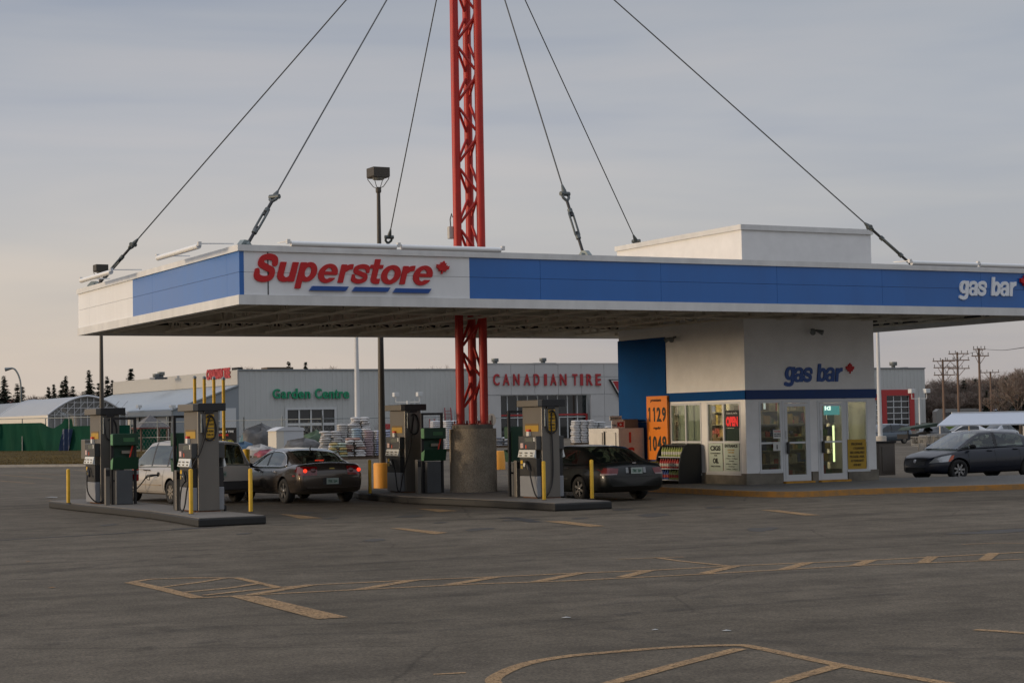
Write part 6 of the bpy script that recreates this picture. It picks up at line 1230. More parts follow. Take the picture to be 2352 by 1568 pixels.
# wall lights on the lean-to eave
for x_ in (325, 402, 437):
    p = sdp(x_, 930, LX0-.1); m = MB(); m.box(p.x-.5, p.x-.05, p.y-.4, p.y+.4, p.z-.3, p.z); m.bar((p.x-.2, p.y, p.z-.5), (p.x-.2, p.y, p.z-.3), .1); m.build('eave_lamp', mat('alu_white', (0, 0, 0)), st)
# rooftop units
def unit(x0, x1, y0, y1, V, label, col, vents=()):
    a, b, c = fr(x0, y0, V), fr(x1, y0, V), fr(x0, y1, V); z0 = SH-.3; t = thing('rooftop_unit', label, 'rooftop unit', (a.x, V, z0), 0, 'rooftop units on the store'); MB().box(0, b.x-a.x, 0, 2.0, 0, c.z-z0).build('casing', col, t, bevel=.03)
    m = MB(); m.box(.1, b.x-a.x-.1, -.05, -.002, (c.z-z0)*.35, (c.z-z0)*.8); m.build('grille', BLACKM, t)
    for xv, yv in vents: p = fr(xv, yv, V+1); m = MB(); m.lathe([(.28, c.z-z0-.1), (.28, p.z-z0-.4), (.42, p.z-z0-.38), (.42, p.z-z0)], 16, (p.x-a.x, 1, 0)); m.build('vent', GALV, t)
    return t
BRN = mat('unit_brown', (.10, .075, .05), .7); UGR = mat('unit_grey', (.20, .21, .22), .6)
unit(614, 674, 851, 843, SV+8, 'long brown flat unit on the store roof left of the lamp post', BRN)
unit(546, 558, 851, 843, SV+3, 'small dark box on the roof corner nearest the sloping roof', BLACKM)
unit(1226, 1278, 838, 833, SV+4, 'low grey unit with a steel vent on the roof above the entrance letters', UGR, ((1247, 822),))
unit(1118, 1158, 838, 834, SV+4, 'low grey unit with a steel vent at the left end of the entrance roof', UGR, ((1137, 823),))
unit(2078, 2086, 849, 843, SV+5, 'small dark box on the store roof at its right end', BLACKM)
unit(355, 385, 872, 866, SV+20, 'grey roof unit with two vents above the sloping roof', UGR, ((359, 858), (370, 854)))
p = fr(2052, 849, SV+3); t = thing('roof_vent', 'tall steel vent pipe on the right end of the store roof', 'vent', (p.x, SV+3, SH-.3)); hh = fr(2052, 831, SV+3).z-SH+.3; MB().lathe([(.25, 0), (.25, hh-.5), (.5, hh-.45), (.5, hh)], 16).build('pipe', GALV, t)
# ------------------------------------------------------------------ poles
def slim_pole(x_, D, ytop, ybase_, label, lean=0):
    p = base_at(x_, D); p2 = base_at(x_+lean, D); top = dep(x_, ytop, D); t = thing('white_pole', label, 'pole', p, 0, 'slim white poles'); q = Vector((top.x-p.x, top.y-p.y, top.z-p.z)); q.x = q.y = 0
    MB().lathe([(.42, 0), (.42, .9), (.38, .95)], 20).build('pole_base', mat('pale_base', (.42, .38, .32), .8, var=.1), t); MB().tube([(0, 0, .9), q], [.17, .10], 10).build('pole', mat('pole_white', (.55, .56, .56), .5), t); return t
slim_pole(821, 110, 700, 1000, 'slim white pole rising in front of the store beside the bronze lamp post'); slim_pole(2021, 128, 700, 1000, 'slim white pole close to the right edge of the kiosk')
t = bpy.data.objects
p = base_at(2020, 128); MB().lathe([(.425, .45), (.425, .6)], 20, (0, 0, 0)).build('red_band', mat('red_band', (.35, .03, .03), .6), [o for o in bpy.data.objects if o.get('label', '').startswith('slim white pole close')][0])
def twin_lamp(xl, xr, yl, ypole, D, label):
    xc = (xl+xr)/2; p = base_at(xc, D); t = thing('twin_lamp_post', label, 'lamp post', p, 0, 'white twin-headed lamp posts'); zt = dep(xc, yl, D).z-p.z; hw_ = (xr-xl)/2*D/F_PX; d_ = rt0
    WH = mat('alu_white', (0, 0, 0)); m = MB(); m.tube([(0, 0, 0), (0, 0, zt-6.2*D/F_PX*3.2)], [.11, .07], 10); z9 = zt-6.2*D/F_PX*3.7; m.bar(-d_*hw_+Z*z9, d_*hw_+Z*z9, .07); m.build('pole', WH, t)
    for s in (-1, 1):
        hs = 6.2*D/F_PX; c = d_*hw_*s+Z*(zt-hs*.9); m = MB(); q = hs; m.box(c.x-q, c.x+q, c.y-q, c.y+q, c.z-q*.8, c.z+q*.8); m.bar(c-Z*q*3.0, c-Z*q*.8, q*.25); m.build('lamp_head', WH, t, bevel=.03)
twin_lamp(910, 964, 900, 1000, 120, 'white twin-headed lamp post in front of the grey store wall above the far pump'); twin_lamp(2288-160, 2148, 0, 0, 1, '') if 0 else None
twin_lamp(2101-5, 2130, 892, 985, 165, 'white twin-headed lamp post by the right end of the store')
# curved street light
p = base_at(48, 240); t = thing('street_light', 'tall curved-arm street light above the conifers at the far left', 'street light', p); q = dep(38, 845, 240); zt = q.z; l_ = -rt0
pts = [Vector((0, 0, 0)), Vector((0, 0, zt*.55)), Vector((0, 0, zt*.78)), Vector((0, 0, zt*.9))+l_*.25, Vector((0, 0, zt*.98))+l_*.7, Vector((0, 0, zt))+l_*1.1]
MB().tube(smooth_pts(pts), .12, 8).build('pole', GALV, t); MB().tube([pts[-1], pts[-1]+l_*.9-Z*.15], [.12, .26], 8).build('lamp_head', GALV, t)
# ------------------------------------------------------------------ green tarp fence
def tarp(pts, h, name_, label, mcol, seed=1, sag=.0):
    rg = random.Random(seed); P = [Vector((a.x, a.y, 0)) for a in pts]; segs = []; tot = sum((P[i+1]-P[i]).length for i in range(len(P)-1)); n = int(tot/.35); g = []
    t = thing(name_, label, 'fence', P[0]); ph = [rg.uniform(0, 6) for _ in range(6)]
    for i in range(n+1):
        s = i/n*tot; k = 0
        while k < len(P)-2 and s > (P[k+1]-P[k]).length: s -= (P[k+1]-P[k]).length; k += 1
        d = (P[k+1]-P[k]).normalized(); b = P[k]+d*s; nrm = Vector((d.y, -d.x, 0)); u = i/n*tot
        hh = h(i/n) if callable(h) else h
        for j in range(7):
            v = j/6; w_ = (.20*math.sin(u*1.3+ph[0]+v)+.16*math.sin(u*2.6+ph[1]+v*2.5)+.10*math.sin(u*6+ph[2]+v)+.25*math.sin(u*.6+v*2.2+ph[3]))*(1.1-v*.6)
            g.append(b+nrm*(w_+.10)+Z*(v*hh)-P[0])
    m = MB(); m.add(g, [(i*7+j, (i+1)*7+j, (i+1)*7+j+1, i*7+j+1) for i in range(n) for j in range(6)], True); o = m.build('tarp', mcol, t, fix=False)
    m = MB(); k = int(tot/3)
    for i in range(k+1):
        s = i/k*tot; q = 0
        while q < len(P)-2 and s > (P[q+1]-P[q]).length: s -= (P[q+1]-P[q]).length; q += 1
        b = P[q]+(P[q+1]-P[q]).normalized()*s-P[0]; m.tube([b, b+Z*3.0], .05, 6)
    for q in range(len(P)-1): m.tube([P[q]-P[0]+Z*3.0, P[q+1]-P[0]+Z*3.0], .04, 6)
    m.build('fence_post', GALV, t); return t
TG = mat('green_tarp', (.004, .047, .028), .8, var=.22, vs_=.35, spec=.1); 
def hfun(f):
    x_ = -60+f*245
    return 2.6 if x_ < 88 else (2.55-.45*math.sin((x_-88)/34*3.14) if x_ < 122 else (2.9 if x_ < 140 else 2.25))
tarp([gnd(-60, 1039), gnd(60, 1038), gnd(215, 1037)], hfun, 'tarp_fence', 'fence hung with green tarpaulin behind the dry grass at the far left', TG, 2)
tarp([gnd(216, 1037), gnd(384, 1033)], 2.25, 'tarp_fence', 'fence hung with green tarpaulin seen between the left pump and the minivan', TG, 5)
m = MB(); p = gnd(150, 1037.5); t = thing('blue_tarp', 'dark blue tarpaulin draped over the green fence', 'tarpaulin', (p.x, p.y, 0)); g = []
for i in range(9):
    for j in range(6):
        u, v = i/8, j/5; g.append(rt0*(u*.9-.5+.35*v)+Z*(v*1.9+.1)-fv*(.35+.12*math.sin(i*1.7+j)))
m.add(g, [(i*6+j, (i+1)*6+j, (i+1)*6+j+1, i*6+j+1) for i in range(8) for j in range(5)], True); m.build('sheet', mat('dark_blue_tarp', (.012, .035, .10), .55), t, fix=False)
# grey utility cabinet by the left pump
p = base_at(212, 105); t = thing('utility_cabinet', 'grey cabinet with a black slot standing left of the far left pump', 'cabinet', p); MB().box(-.55, .45, -.4, .4, .25, 1.35).build('casing', TAUPE, t, bevel=.03); MB().box(-.42, .45, -.43, -.401, .85, .95).build('slot', BLACK, t); m = MB(); m.box(-.35, -.2, -.2, .2, 0, .249); m.box(.2, .35, -.2, .2, 0, .249); m.build('leg', GALV, t)
# ------------------------------------------------------------------ greenhouses
def hoop(xl, xr, ytop, yspring, D, length, yaw_, label, cover, end_open=True, wallh=2.2):
    a = base_at(xl, D-2); b = base_at(xr, D+2); c = (a+b)/2; half = (b-a).length/2; ap = dep((xl+xr)/2, ytop, D).z; sp = dep(xl, yspring, D).z
    t = thing('greenhouse', label, 'greenhouse', c, 0, 'hoop greenhouses behind the green fence'); ax_ = (b-a).normalized(); back = Vector((-math.sin(yaw_), math.cos(yaw_), 0)); n = 20
    arc = [ax_*(half*math.cos(math.pi-math.pi*i/n))+Z*(sp+(ap-sp)*(1-abs(math.cos(math.pi*i/n))**1.75)) for i in range(n+1)]
    m = MB(); rows_ = 8
    for k in range(rows_+1): m.v += [tuple(p+back*length*k/rows_) for p in arc]
    m.f = [(k*(n+1)+i, k*(n+1)+i+1, (k+1)*(n+1)+i+1, (k+1)*(n+1)+i) for k in range(rows_) for i in range(n)]; m.sm = [True]*len(m.f); m.build('cover', cover, t, fix=False)
    m = MB(); m.tube(arc, .14, 6); m.tube([p+back*length for p in arc], .1, 6)
    for i in (0, n): m.tube([arc[i], Vector((arc[i].x, arc[i].y, 0))], .1, 6)
    m.build('hoop', ALUM, t)
    m = MB()
    for i in range(1, 12):
        x = -half+2*half*i/12; zz = sp+(ap-sp)*(1-abs(x/half)**1.75)*.98; m.bar(ax_*x, ax_*x+Z*zz, .06)
    for z in (sp*.6, sp, sp+(ap-sp)*.35, sp+(ap-sp)*.65):
        q = half if z <= sp else half*(1-(z-sp)/(ap-sp))**(1/1.75); m.bar(-ax_*q+Z*z, ax_*q+Z*z, .06)
    for i in range(8): x = -half*.8+i*half*.22; m.bar(ax_*x+Z*sp, ax_*(x+half*.3)+Z*(sp+(ap-sp)*.7), .05)
    m.build('end_frame', ALUM, t)
    m = MB(); m.v = [tuple(p+back*.2) for p in arc]+[tuple(back*.2-ax_*half), tuple(back*.2+ax_*half)]; m.f = [tuple(range(n+1))+(n+2, n+1)]; m.sm = [False]; m.build('end_film', glass('end_film_glass', (.62, .64, .62), .02, .5, (.30, .30, .29), .3), t, fix=False)
    m = MB(); m.add([tuple(arc[0]), tuple(arc[0]+back*length), tuple(arc[0]+back*length-Z*arc[0].z), tuple(arc[0]-Z*arc[0].z)], [(0, 1, 2, 3)]); m.add([tuple(arc[-1]), tuple(arc[-1]+back*length), tuple(arc[-1]+back*length-Z*arc[-1].z), tuple(arc[-1]-Z*arc[-1].z)], [(0, 1, 2, 3)]); m.build('side_film', mat('side_film', (.62, .58, .50), .6), t, fix=False)
    return t
COV = mat('greenhouse_cover', (.33, .345, .355), .45, var=.05, vs_=.3); COVD = mat('greenhouse_cover_grey', (.22, .235, .24), .5, var=.1, vs_=.3)
hoop(110, 290, 909, 953, 185, 21, R(1), 'silvery hoop greenhouse with a glazed end behind the green fence', COV)
hoop(2, 152, 922, 962, 216, 34, R(1), 'grey hoop greenhouse at the far left edge', COVD)
# shingled gazebo roof
p = base_at(345, 150); t = thing('gazebo', 'small gazebo with a grey shingled pyramid roof behind the green fence', 'gazebo', p); za = dep(345, 952, 150).z; ze = dep(345, 981, 150).z; hw_ = 36*150/F_PX
m = MB(); m.add([(-hw_, -hw_, ze), (hw_, -hw_, ze), (hw_, hw_, ze), (-hw_, hw_, ze), (0, 0, za)], [(0, 1, 4), (1, 2, 4), (2, 3, 4), (3, 0, 4), (3, 2, 1, 0)]); m.build('roof', mat('shingles', (.13, .125, .125), .9, var=.3, vs_=6), t)
m = MB(); m.box(-hw_, hw_, -hw_-.03, -hw_+.03, ze-.12, ze-.01); m.box(-hw_-.03, -hw_+.03, -hw_+.03, hw_, ze-.12, ze-.01); m.build('red_fascia', mat('dark_red_wood', (.14, .04, .035), .7), t)
m = MB(); [m.box(sx*(hw_-.2)-.06, sx*(hw_-.2)+.06, sy*(hw_-.2)-.06, sy*(hw_-.2)+.06, 0, ze-.13) for sx in (-1, 1) for sy in (-1, 1)]; m.build('post', mat('brown_wood', (.12, .07, .05), .8), t)
# black hiring sign
p = base_at(528, 140); t = thing('black_sign', 'black sign with white, red and yellow writing behind the vent pipes', 'sign', p); a = dep(482, 1005, 140)-p; b = dep(543, 1005, 140)-p; zt = dep(515, 982, 140).z; zb = .2; u_ = (Vector((b.x, b.y, 0))-Vector((a.x, a.y, 0))); a = Vector((a.x, a.y, 0)); nn_ = Vector((u_.y, -u_.x, 0)).normalized()
m = MB(); m.prism([(0, zb), (u_.length, zb), (u_.length, zt), (0, zt)], -nn_*.1, o=a, ax=u_.normalized()); m.build('board', BLACKM, t)
un = u_.normalized(); L_ = u_.length
for s, x0, w_, z0, h_, mm_ in (('CANADIAN TIRE', .05, .85, .78, .10, PAPW), ('IS HIRING', .30, .40, .63, .09, mat('print_red2', (.7, .04, .03), .6)), ('INSTALLERS', .12, .78, .33, .11, mat('print_yellow', (.5, .48, .06), .6))): text_mb(s, a+un*(L_*x0)+Z*(zb+(zt-zb)*z0)+nn_*.01, un*(L_*w_), Z*((zt-zb)*h_), nn_, .03, .04).build('print', mm_, t)
# white storage shed
p = base_at(656, 125); t = thing('white_shed', 'small white storage shed with a rounded roof in the fenced yard', 'shed', p); hw_ = 33*125/F_PX; ze = dep(655, 989, 125).z; za = dep(655, 980, 125).z
m = MB(); m.box(-hw_*.45, hw_, -.8, .8, .15, ze); m.build('wall', mat('shed_white', (.50, .52, .54), .6), t); m = MB(); m.box(-hw_, -hw_*.45-.004, -.8, .8, .15, ze); m.build('end_wall', mat('shed_pale', (.58, .55, .48), .6), t)
m = MB(); m.prism([(-hw_-.1, ze), (hw_+.1, ze), (hw_+.0, ze+(za-ze)*.75), (hw_*.5, za), (-hw_*.4, za), (-hw_*.8, ze+(za-ze)*.6)], (0, 1.7, 0), o=(0, -.85, 0)); m.build('roof', mat('shed_white', (0, 0, 0)), t)
# pallets of bagged goods
def bags(x_, D, w_, h_, cols, label, ntier=1, messy=0, dpt=1.1):
    p = base_at(x_, D); rg = random.Random(int(x_)); t = thing('bag_pallet', label, 'pallet', p, -YAW*.6, 'pallets of bagged goods across the lot'); MB().box(-w_/2, w_/2, -dpt/2, dpt/2, .0, .13).build('pallet', mat('pallet_wood', (.10, .07, .045), .9), t)
    m = MB(); mi = []; z = .13; L_ = int(h_/.13); nb = max(2, int(w_/.5))
    for l in range(L_):
        zz = .135+l*.13; sh = w_*.03*rg.uniform(-1, 1); tp = 1-.25*messy*(l/L_)**2
        for i in range(nb):
            for r_ in (0, 1):
                bw = w_/nb*tp; x0 = -w_/2*tp+i*bw+sh+messy*rg.uniform(-.08, .08); y0 = (-dpt/2 if r_ == 0 else .01)+messy*rg.uniform(-.06, .06); y1 = y0+dpt/2-.02; cx, cy = x0+bw/2, (y0+y1)/2; hx, hy = bw/2*.97, (y1-y0)/2; hz = .075
                prof_ = [(-hx, 0), (-hx*.85, hz*.75), (-hx*.3, hz), (hx*.3, hz*1.05), (hx*.85, hz*.7), (hx, 0), (hx*.85, -hz*.7), (0, -hz*.8), (-hx*.85, -hz*.7)]
                rings_ = []
                for f_, yy in ((.25, -hy), (.85, -hy*.85), (1, -hy*.3), (1, hy*.3), (.85, hy*.85), (.25, hy)): rings_ += [(cx+a*(.92+.08*f_), cy+yy, zz+hz*.85+b*f_+messy*rg.uniform(-.02, .02)) for a, b in prof_]
                k = len(prof_); f_ = [(q*k+j, q*k+(j+1) % k, (q+1)*k+(j+1) % k, (q+1)*k+j) for q in range(5) for j in range(k)]+[tuple(range(k)), tuple(range(5*k, 6*k))]
                m.add(rings_, f_, True); ci = rg.randrange(len(cols)) if messy > .5 else (l*3+i) % len(cols) if len(cols) > 2 else int(l/L_*len(cols)+rg.random()*.4) % len(cols); mi += [ci]*len(f_)
    o = m.build('bag', [mat('bag_%d%d%d' % tuple(int(c*99) for c in cc), cc, .45, var=.1, vs_=5) for cc in cols], t); o.data.polygons.foreach_set('material_index', mi); tag(o, kind='stuff') if 0 else None; return t
Wb, Rb, Bb, Gb, Pb = (.50, .49, .48), (.34, .26, .27), (.28, .30, .36), (.28, .33, .26), (.40, .39, .37)
bags(759, 107, 1.35, 1.5, [Wb, Rb, Pb], 'untidy pallet of white and pink bags left of the lamp post', messy=.8); bags(796, 108, 1.2, 1.9, [Wb, Pb], 'tall pallet of white bags with green wrap behind the grey sedan', messy=.3)
bags(775, 103, 1.0, .9, [Gb, Wb, (.4, .3, .1)], 'low heap of green and white bags behind the grey sedan roof', messy=1); bags(812, 104, 1.2, 1.1, [Wb, (.30, .18, .14), Wb], 'sagging pile of pale bags at the shoulder of the grey sedan', messy=1.2)
bags(829, 105, 1.1, 1.65, [(.26, .34, .40), Wb, Pb], 'pallet of pale blue bags just behind the untidy pile', messy=.3); bags(827, 109, 1.2, 2.3, [Wb], 'topmost white bags heaped highest on the pallets', messy=.8); bags(856, 105, 1.1, 1.55, [Rb, Pb, (.42, .44, .40)], 'pallet of grey bags over pink bags beside the bronze lamp post', messy=.15); bags(884-2, 105, 1.1, 1.5, [(.24, .27, .38), (.30, .33, .44)], 'pallet of blue violet bags partly behind the bronze lamp post', messy=.15)
bags(1013, 128, 1.4, 2.0, [(.46, .47, .50)], 'pallet of white sacks behind the far pump of the right island', dpt=1.2); bags(1036, 127, 1.0, 2.0, [(.48, .49, .52)], 'pallet of white sacks just left of the pedestal', dpt=1.2)
bags(1338, 150, 1.8, 1.9, [(.50, .50, .50)], 'white sacks stacked to the left in front of the store entrance', dpt=1.2); bags(1362, 151, 1.8, 1.8, [(.46, .47, .47)], 'white sacks stacked to the right in front of the store entrance', dpt=1.2); bags(1152, 140, 1.4, .7, [(.45, .46, .48), (.15, .16, .18)], 'low heap of wrapped sacks right of the pedestal', messy=.7); bags(1404, 150, 1.2, 1.4, [(.5, .5, .5)], 'white sacks next to the ice freezer at the store wall', dpt=1.2)
# garden stock in the yard: small mixed piles
PC = [(.03, .08, .14), (.25, .05, .07), (.35, .34, .32), (.05, .09, .05), (.10, .10, .10), (.06, .14, .17)]
for i, (x_, D, w_, h_, c, l) in enumerate(((560, 118, 1.6, 1.0, 0, 'blue wrapped pile beside the black sign'), (598, 116, 1.6, .8, 2, 'pale crumpled sheets on the ground right of the thick bollards'), (618, 115, 1.6, .5, 1, 'pink red pile at the front of the fenced yard'), (600, 128, 2.4, 2.1, 4, 'tall dark rack of stock left of the white shed'), (575, 132, 1.6, 1.7, 5, 'teal covered stack behind the black sign'), (700, 112, 2.2, 1.2, 4, 'black covered trailer in front of the white shed'), (650, 113, 1.6, .5, 0, 'low blue tarpaulin heap in front of the white shed'), (725, 130, 1.6, 1.6, 3, 'dark green stack between the shed and the bag pallets'), (895, 112, 1.2, 1.4, 3, 'dark green pile behind the bronze lamp post'))):
    p = base_at(x_, D); rg = random.Random(i+50); t = thing('covered_pile', l, 'pile', p, rg.uniform(-.3, .3), 'covered piles of stock in the yard'); m = MB(); nu, nv = 14, 6; g = []; ph = [rg.uniform(.82, 1.18) for _ in range(nu)]
    for j in range(nv+1):
        v = j/nv; rr2 = (1-v**5)**.5 if v < 1 else 0
        for k in range(nu): a = 2*math.pi*k/nu; q = rr2*ph[k]*(1+.12*math.sin(5*a+j)+rg.uniform(-.06, .06)); sq_ = 1/max(abs(math.cos(a)), abs(math.sin(a)))**.6; g.append((w_/2*q*sq_*math.cos(a), .6*q*sq_*math.sin(a), h_*v*(.9+.12*math.sin(3*a+j)+rg.uniform(-.05, .05)*(v > .3))))
    m.add(g, [(j*nu+k, j*nu+(k+1) % nu, (j+1)*nu+(k+1) % nu, (j+1)*nu+k) for j in range(nv) for k in range(nu)], True); m.build('cover', mat('pile_cover_%d' % c, PC[c], .6, var=.35, vs_=3), t)
    m = MB(); m.box(-w_*.5, w_*.5, -.6, .6, 0, .10); m.build('pallet', mat('pallet_wood', (0, 0, 0)), t)
# chain link yard fence
def linkfence(pts, h, label):
    P = [Vector((a.x, a.y, 0)) for a in pts]; t = thing('chain_link_fence', label, 'fence', P[0]); m = MB(); wv = MB()
    for q in range(len(P)-1):
        d = P[q+1]-P[q]; k = max(1, int(d.length/3.2))
        for i in range(k+1): b = P[q]+d*i/k-P[0]; m.tube([b, b+Z*(h+.25)], .045, 6)
        for z in (h, h*.5, .15): m.tube([P[q]-P[0]+Z*z, P[q+1]-P[0]+Z*z], .028, 5)
        n = int(d.length/.45)
        for i in range(n):
            a = P[q]+d*i/n-P[0]; b = P[q]+d*(i+1)/n-P[0]
            for z in range(int(h/.45)): wv.bar(a+Z*z*.45, b+Z*(z+1)*.45, .005); wv.bar(b+Z*z*.45, a+Z*(z+1)*.45, .005)
    m.build('fence_post', GALV, t); wv.build('wire_mesh', GALV, t); return t
linkfence([base_at(300, 150), base_at(560, 140), base_at(740, 135), base_at(900, 140), base_at(1020, 146)], 2.4, 'chain link fence round the garden yard in front of the store')
# ladders leaning on the store wall
LAD = mat('ladder_red', (.30, .05, .05), .5)
for i, (x_, yt, w_, mt_, lean, l) in enumerate(((958, 916, .8, ALUM, 1.2, 'tall aluminium ladder leaning on the store wall above the far pump'), (1028, 936, .9, LAD, .9, 'red ladder leaning on the store wall left of the mast'), (1044, 938, .6, ALUM, .8, 'aluminium ladder next to the red mast'), (1010, 955, .9, ALUM, .4, 'short aluminium stepladder in the middle of the ladder row'), (992, 962, .7, LAD, .5, 'short pinkish stepladder at the left of the ladder row'), (1036, 962, .6, ALUM, .3, 'small stepladder between the red ladder and the mast'))):
    b = base_at(x_+6, 196); b.y = min(b.y, SV-.9); q = fr(x_, yt, SV-.3); b = Vector((fr(x_+lean*6, 990, SV-1.0).x, SV-1.0, 0)); t = thing('ladder', l, 'ladder', b, 0, 'ladders against the store wall'); tp = Vector((q.x-b.x, .7, q.z)); m = MB(); sx_ = X*w_/2
    m.bar(-sx_, tp-sx_*.8, .09); m.bar(sx_, tp+sx_*.8, .09); n = int(tp.length/.35)
    for k in range(1, n): c = tp*(k/n); m.bar(c-sx_*(1-.2*k/n), c+sx_*(1-.2*k/n), .05)
    m.build('rail', mt_, t)
# round pale sign beside the pedestal
p = base_at(1130, 62); t = thing('round_sign', 'pale oval sign on a thin post just right of the red mast', 'sign', p); zc = dep(1128, 964, 62).z
MB().tube([(0, 0, 0), (0, 0, zc+.15)], .02, 6).build('post', BRONZE, t); m = MB(); m.lathe([(.17, -.006), (.17, .006)], 24, (0, 0, 0), 'y'); m.v = [(a, b+.04, c*1.25+zc) for a, b, c in m.v]; m.build('disc', mat('cream_disc', (.62, .53, .42), .6), t)
t = None
p = base_at(1143, 75); t = thing('yellow_drum', 'yellow drum shaped pole footing half hidden behind the right side of the pedestal', 'drum', p); MB().lathe([(.28, 0), (.28, .72), (.26, .75)], 24).build('drum_body', ORG, t)
# ------------------------------------------------------------------ cart shelter on the right
p0 = base_at(2157, 118); sh_ = thing('cart_shelter', 'white sloping awning over the shopping cart bay at the right edge', 'shelter', p0); D1 = 118
def rel(x, y, D): return dep(x, y, D)-p0
un = Vector((1, -.12, 0)).normalized(); dp_ = Vector((.10, 1, 0)).normalized()
e0 = rel(2153, 976, D1); e1 = e0+un*11; b0 = dep(2186, 949, D1+3.2)-p0; b1 = b0+un*10.5
m = MB(); m.add([tuple(e0), tuple(e1), tuple(b1), tuple(b0), tuple(e0-Z*.05), tuple(e1-Z*.05), tuple(b1-Z*.05), tuple(b0-Z*.05)], [(0, 1, 2, 3), (7, 6, 5, 4), (0, 4, 5, 1), (1, 5, 6, 2), (2, 6, 7, 3), (3, 7, 4, 0)]); m.build('awning', mat('awning_white', (.50, .54, .60), .6), sh_)
m = MB(); m.bar(b0+Z*.03, b1+Z*.03, .09); m.bar(e0-Z*.06, e1-Z*.06, .05); m.build('edge_rail', mat('pole_white', (0, 0, 0)), sh_)
for k, x_ in enumerate((2159, 2226, 2351)):
    q = rel(x_, 978, D1+(0 if k != 1 else 1.5)); MB().tube([(q.x, q.y, -.02), q], .05, 8).build('post', mat('pole_cream', (.55, .50, .44), .6), sh_)
q = rel(2170, 1015, D1); MB().box(q.x-.1, q.x+1.2, q.y-.05, q.y+.05, 0.3, .75).build('end_board', mat('pinkish_board', (.45, .36, .34), .7), sh_)
def cart(x_, D, label, ang):
    p = base_at(x_, D); t = thing('shopping_cart', label, 'shopping cart', p, ang, 'shopping carts nested in the bay'); m = MB(); P = lambda x, y, z: Vector((x, y, z)); W2 = .27
    for z, a, b in ((.95, -.45, .45), (.62, -.42, .40), (.55, -.4, .38)):
        m.tube([P(a, -W2, z), P(b, -W2*.8, z), P(b, W2*.8, z), P(a, W2, z), P(a, -W2, z)], .012, 5)
    for i in range(7):
        x = -.42+i*.14; [m.tube([P(x, s*W2*(1-.03*i), .56), P(x*1.03, s*W2*(1-.03*i), .95)], .008, 4) for s in (-1, 1)]
    for i in range(5): y = -W2*.8+i*W2*.4; m.tube([P(.39, y, .56), P(.45, y, .95)], .008, 4); m.tube([P(-.42, y, .56), P(-.45, y, .95)], .008, 4)
    m.build('basket', mat('cart_wire', (.30, .29, .26), .5, .3), t); m = MB()
    for s in (-1, 1): m.tube([P(-.5, s*W2, 1.02), P(-.42, s*W2, .6), P(-.35, s*W2*.9, .15), P(.45, s*W2*.7, .15)], .016, 5)
    m.tube([P(-.5, -W2, 1.02), P(-.5, W2, 1.02)], .02, 6); m.build('frame', mat('cart_frame', (.30, .29, .27), .4, .7), t)
    m = MB(); [m.lathe([(.06, -.015), (.06, .015)], 10, (x, y, .06), 'y') for x in (-.35, .42) for y in (-.22, .22)]; m.build('caster', RUB, t); return t
names_ = ('first', 'second', 'third', 'fourth', 'fifth')
for i in range(5): cart(2130+i*13, 84+i*.3, '%s cart from the left in the upper row of nested carts' % names_[i], R(75))
for i in range(3): cart(2112+i*17, 81, '%s cart from the left in the lower row of nested carts' % names_[i], R(75))
p = base_at(2106, 158); t = thing('covered_trailer', 'dark trailer with a green canopy by the service bays', 'trailer', p); m = MB(); m.box(-1.6, 1.6, -.7, .7, .5, .9); m.build('bed', BLACKM, t); m = MB(); m.prism([(-1.5, 0), (1.6, .25), (1.7, .55), (-1.2, .2)], (0, 1.4, 0), o=(0, -.7, 1.25)); m.build('canopy', mat('dark_green_cloth', (.03, .05, .035), .8), t); m = MB(); [m.bar((x, 0, .9), (x, 0, 1.35), .08) for x in (-1, .8)]; m.build('post', BLACKM, t)
for x in (-.8, .9): wheel(t, x, -.75, .33, -1, 0)
p = base_at(2169-0, 190); p = base_at(2116, 200); p = base_at(2163, 185); t = thing('display_board', 'red and green display board beyond the black sedan at the foot of the trees', 'sign', base_at(2168-40+8, 195)); z0 = dep(2135, 985, 195).z; z1 = dep(2135, 972, 195).z
u2 = rt0; m = MB(); m.prism([(-.2, max(.3, z1-1.6)), (3.6, max(.3, z1-1.6)), (3.6, z1-.7), (-.2, z1-.7)], fv*.1, ax=u2); m.build('red_panel', RT, t); m = MB(); m.prism([(-.2, z1-.69), (3.6, z1-.69), (3.6, z1+.1), (-.2, z1+.1)], fv*.1, ax=u2); m.build('green_panel', mat('dull_green', (.10, .16, .04), .7), t)
m = MB(); m.tube([(0, 0, 0), (0, 0, z1)], .06, 6); m.tube([u2*3.4, u2*3.4+Z*z1], .06, 6); m.build('post', GALV, t)
# co-op sign
p = base_at(22, 255); t = thing('red_roadside_sign', 'small red roadside sign reading CO-OP at the far left', 'sign', p); a = dep(5, 925, 255)-p; b = dep(30, 925, 255)-p; zt = dep(15, 916, 255).z; zb = dep(15, 926.5, 255).z; un2 = Vector((b.x-a.x, b.y-a.y, 0)); L_ = un2.length; un2.normalize(); nn_ = Vector((un2.y, -un2.x, 0)); a.z = 0
m = MB(); m.prism([(0, zb), (L_, zb), (L_, zt), (0, zt)], -nn_*.3, o=a, ax=un2); m.build('board', mat('coop_red', (.22, .02, .02), .6), t); text_mb('CO-OP', a+un2*L_*.12+Z*(zb+(zt-zb)*.2)+nn_*.02, un2*L_*.76, Z*(zt-zb)*.45, nn_, .05, .04).build('print', mat('coop_print', (.45, .30, .28), .6), t); m = MB(); m.tube([a+un2*.1, a+un2*.1+Z*(zt+.3)], .15, 6); m.tube([a+un2*(L_-.1), a+un2*(L_-.1)+Z*zb], .15, 6); m.build('post', mat('pole_white', (0, 0, 0)), t)
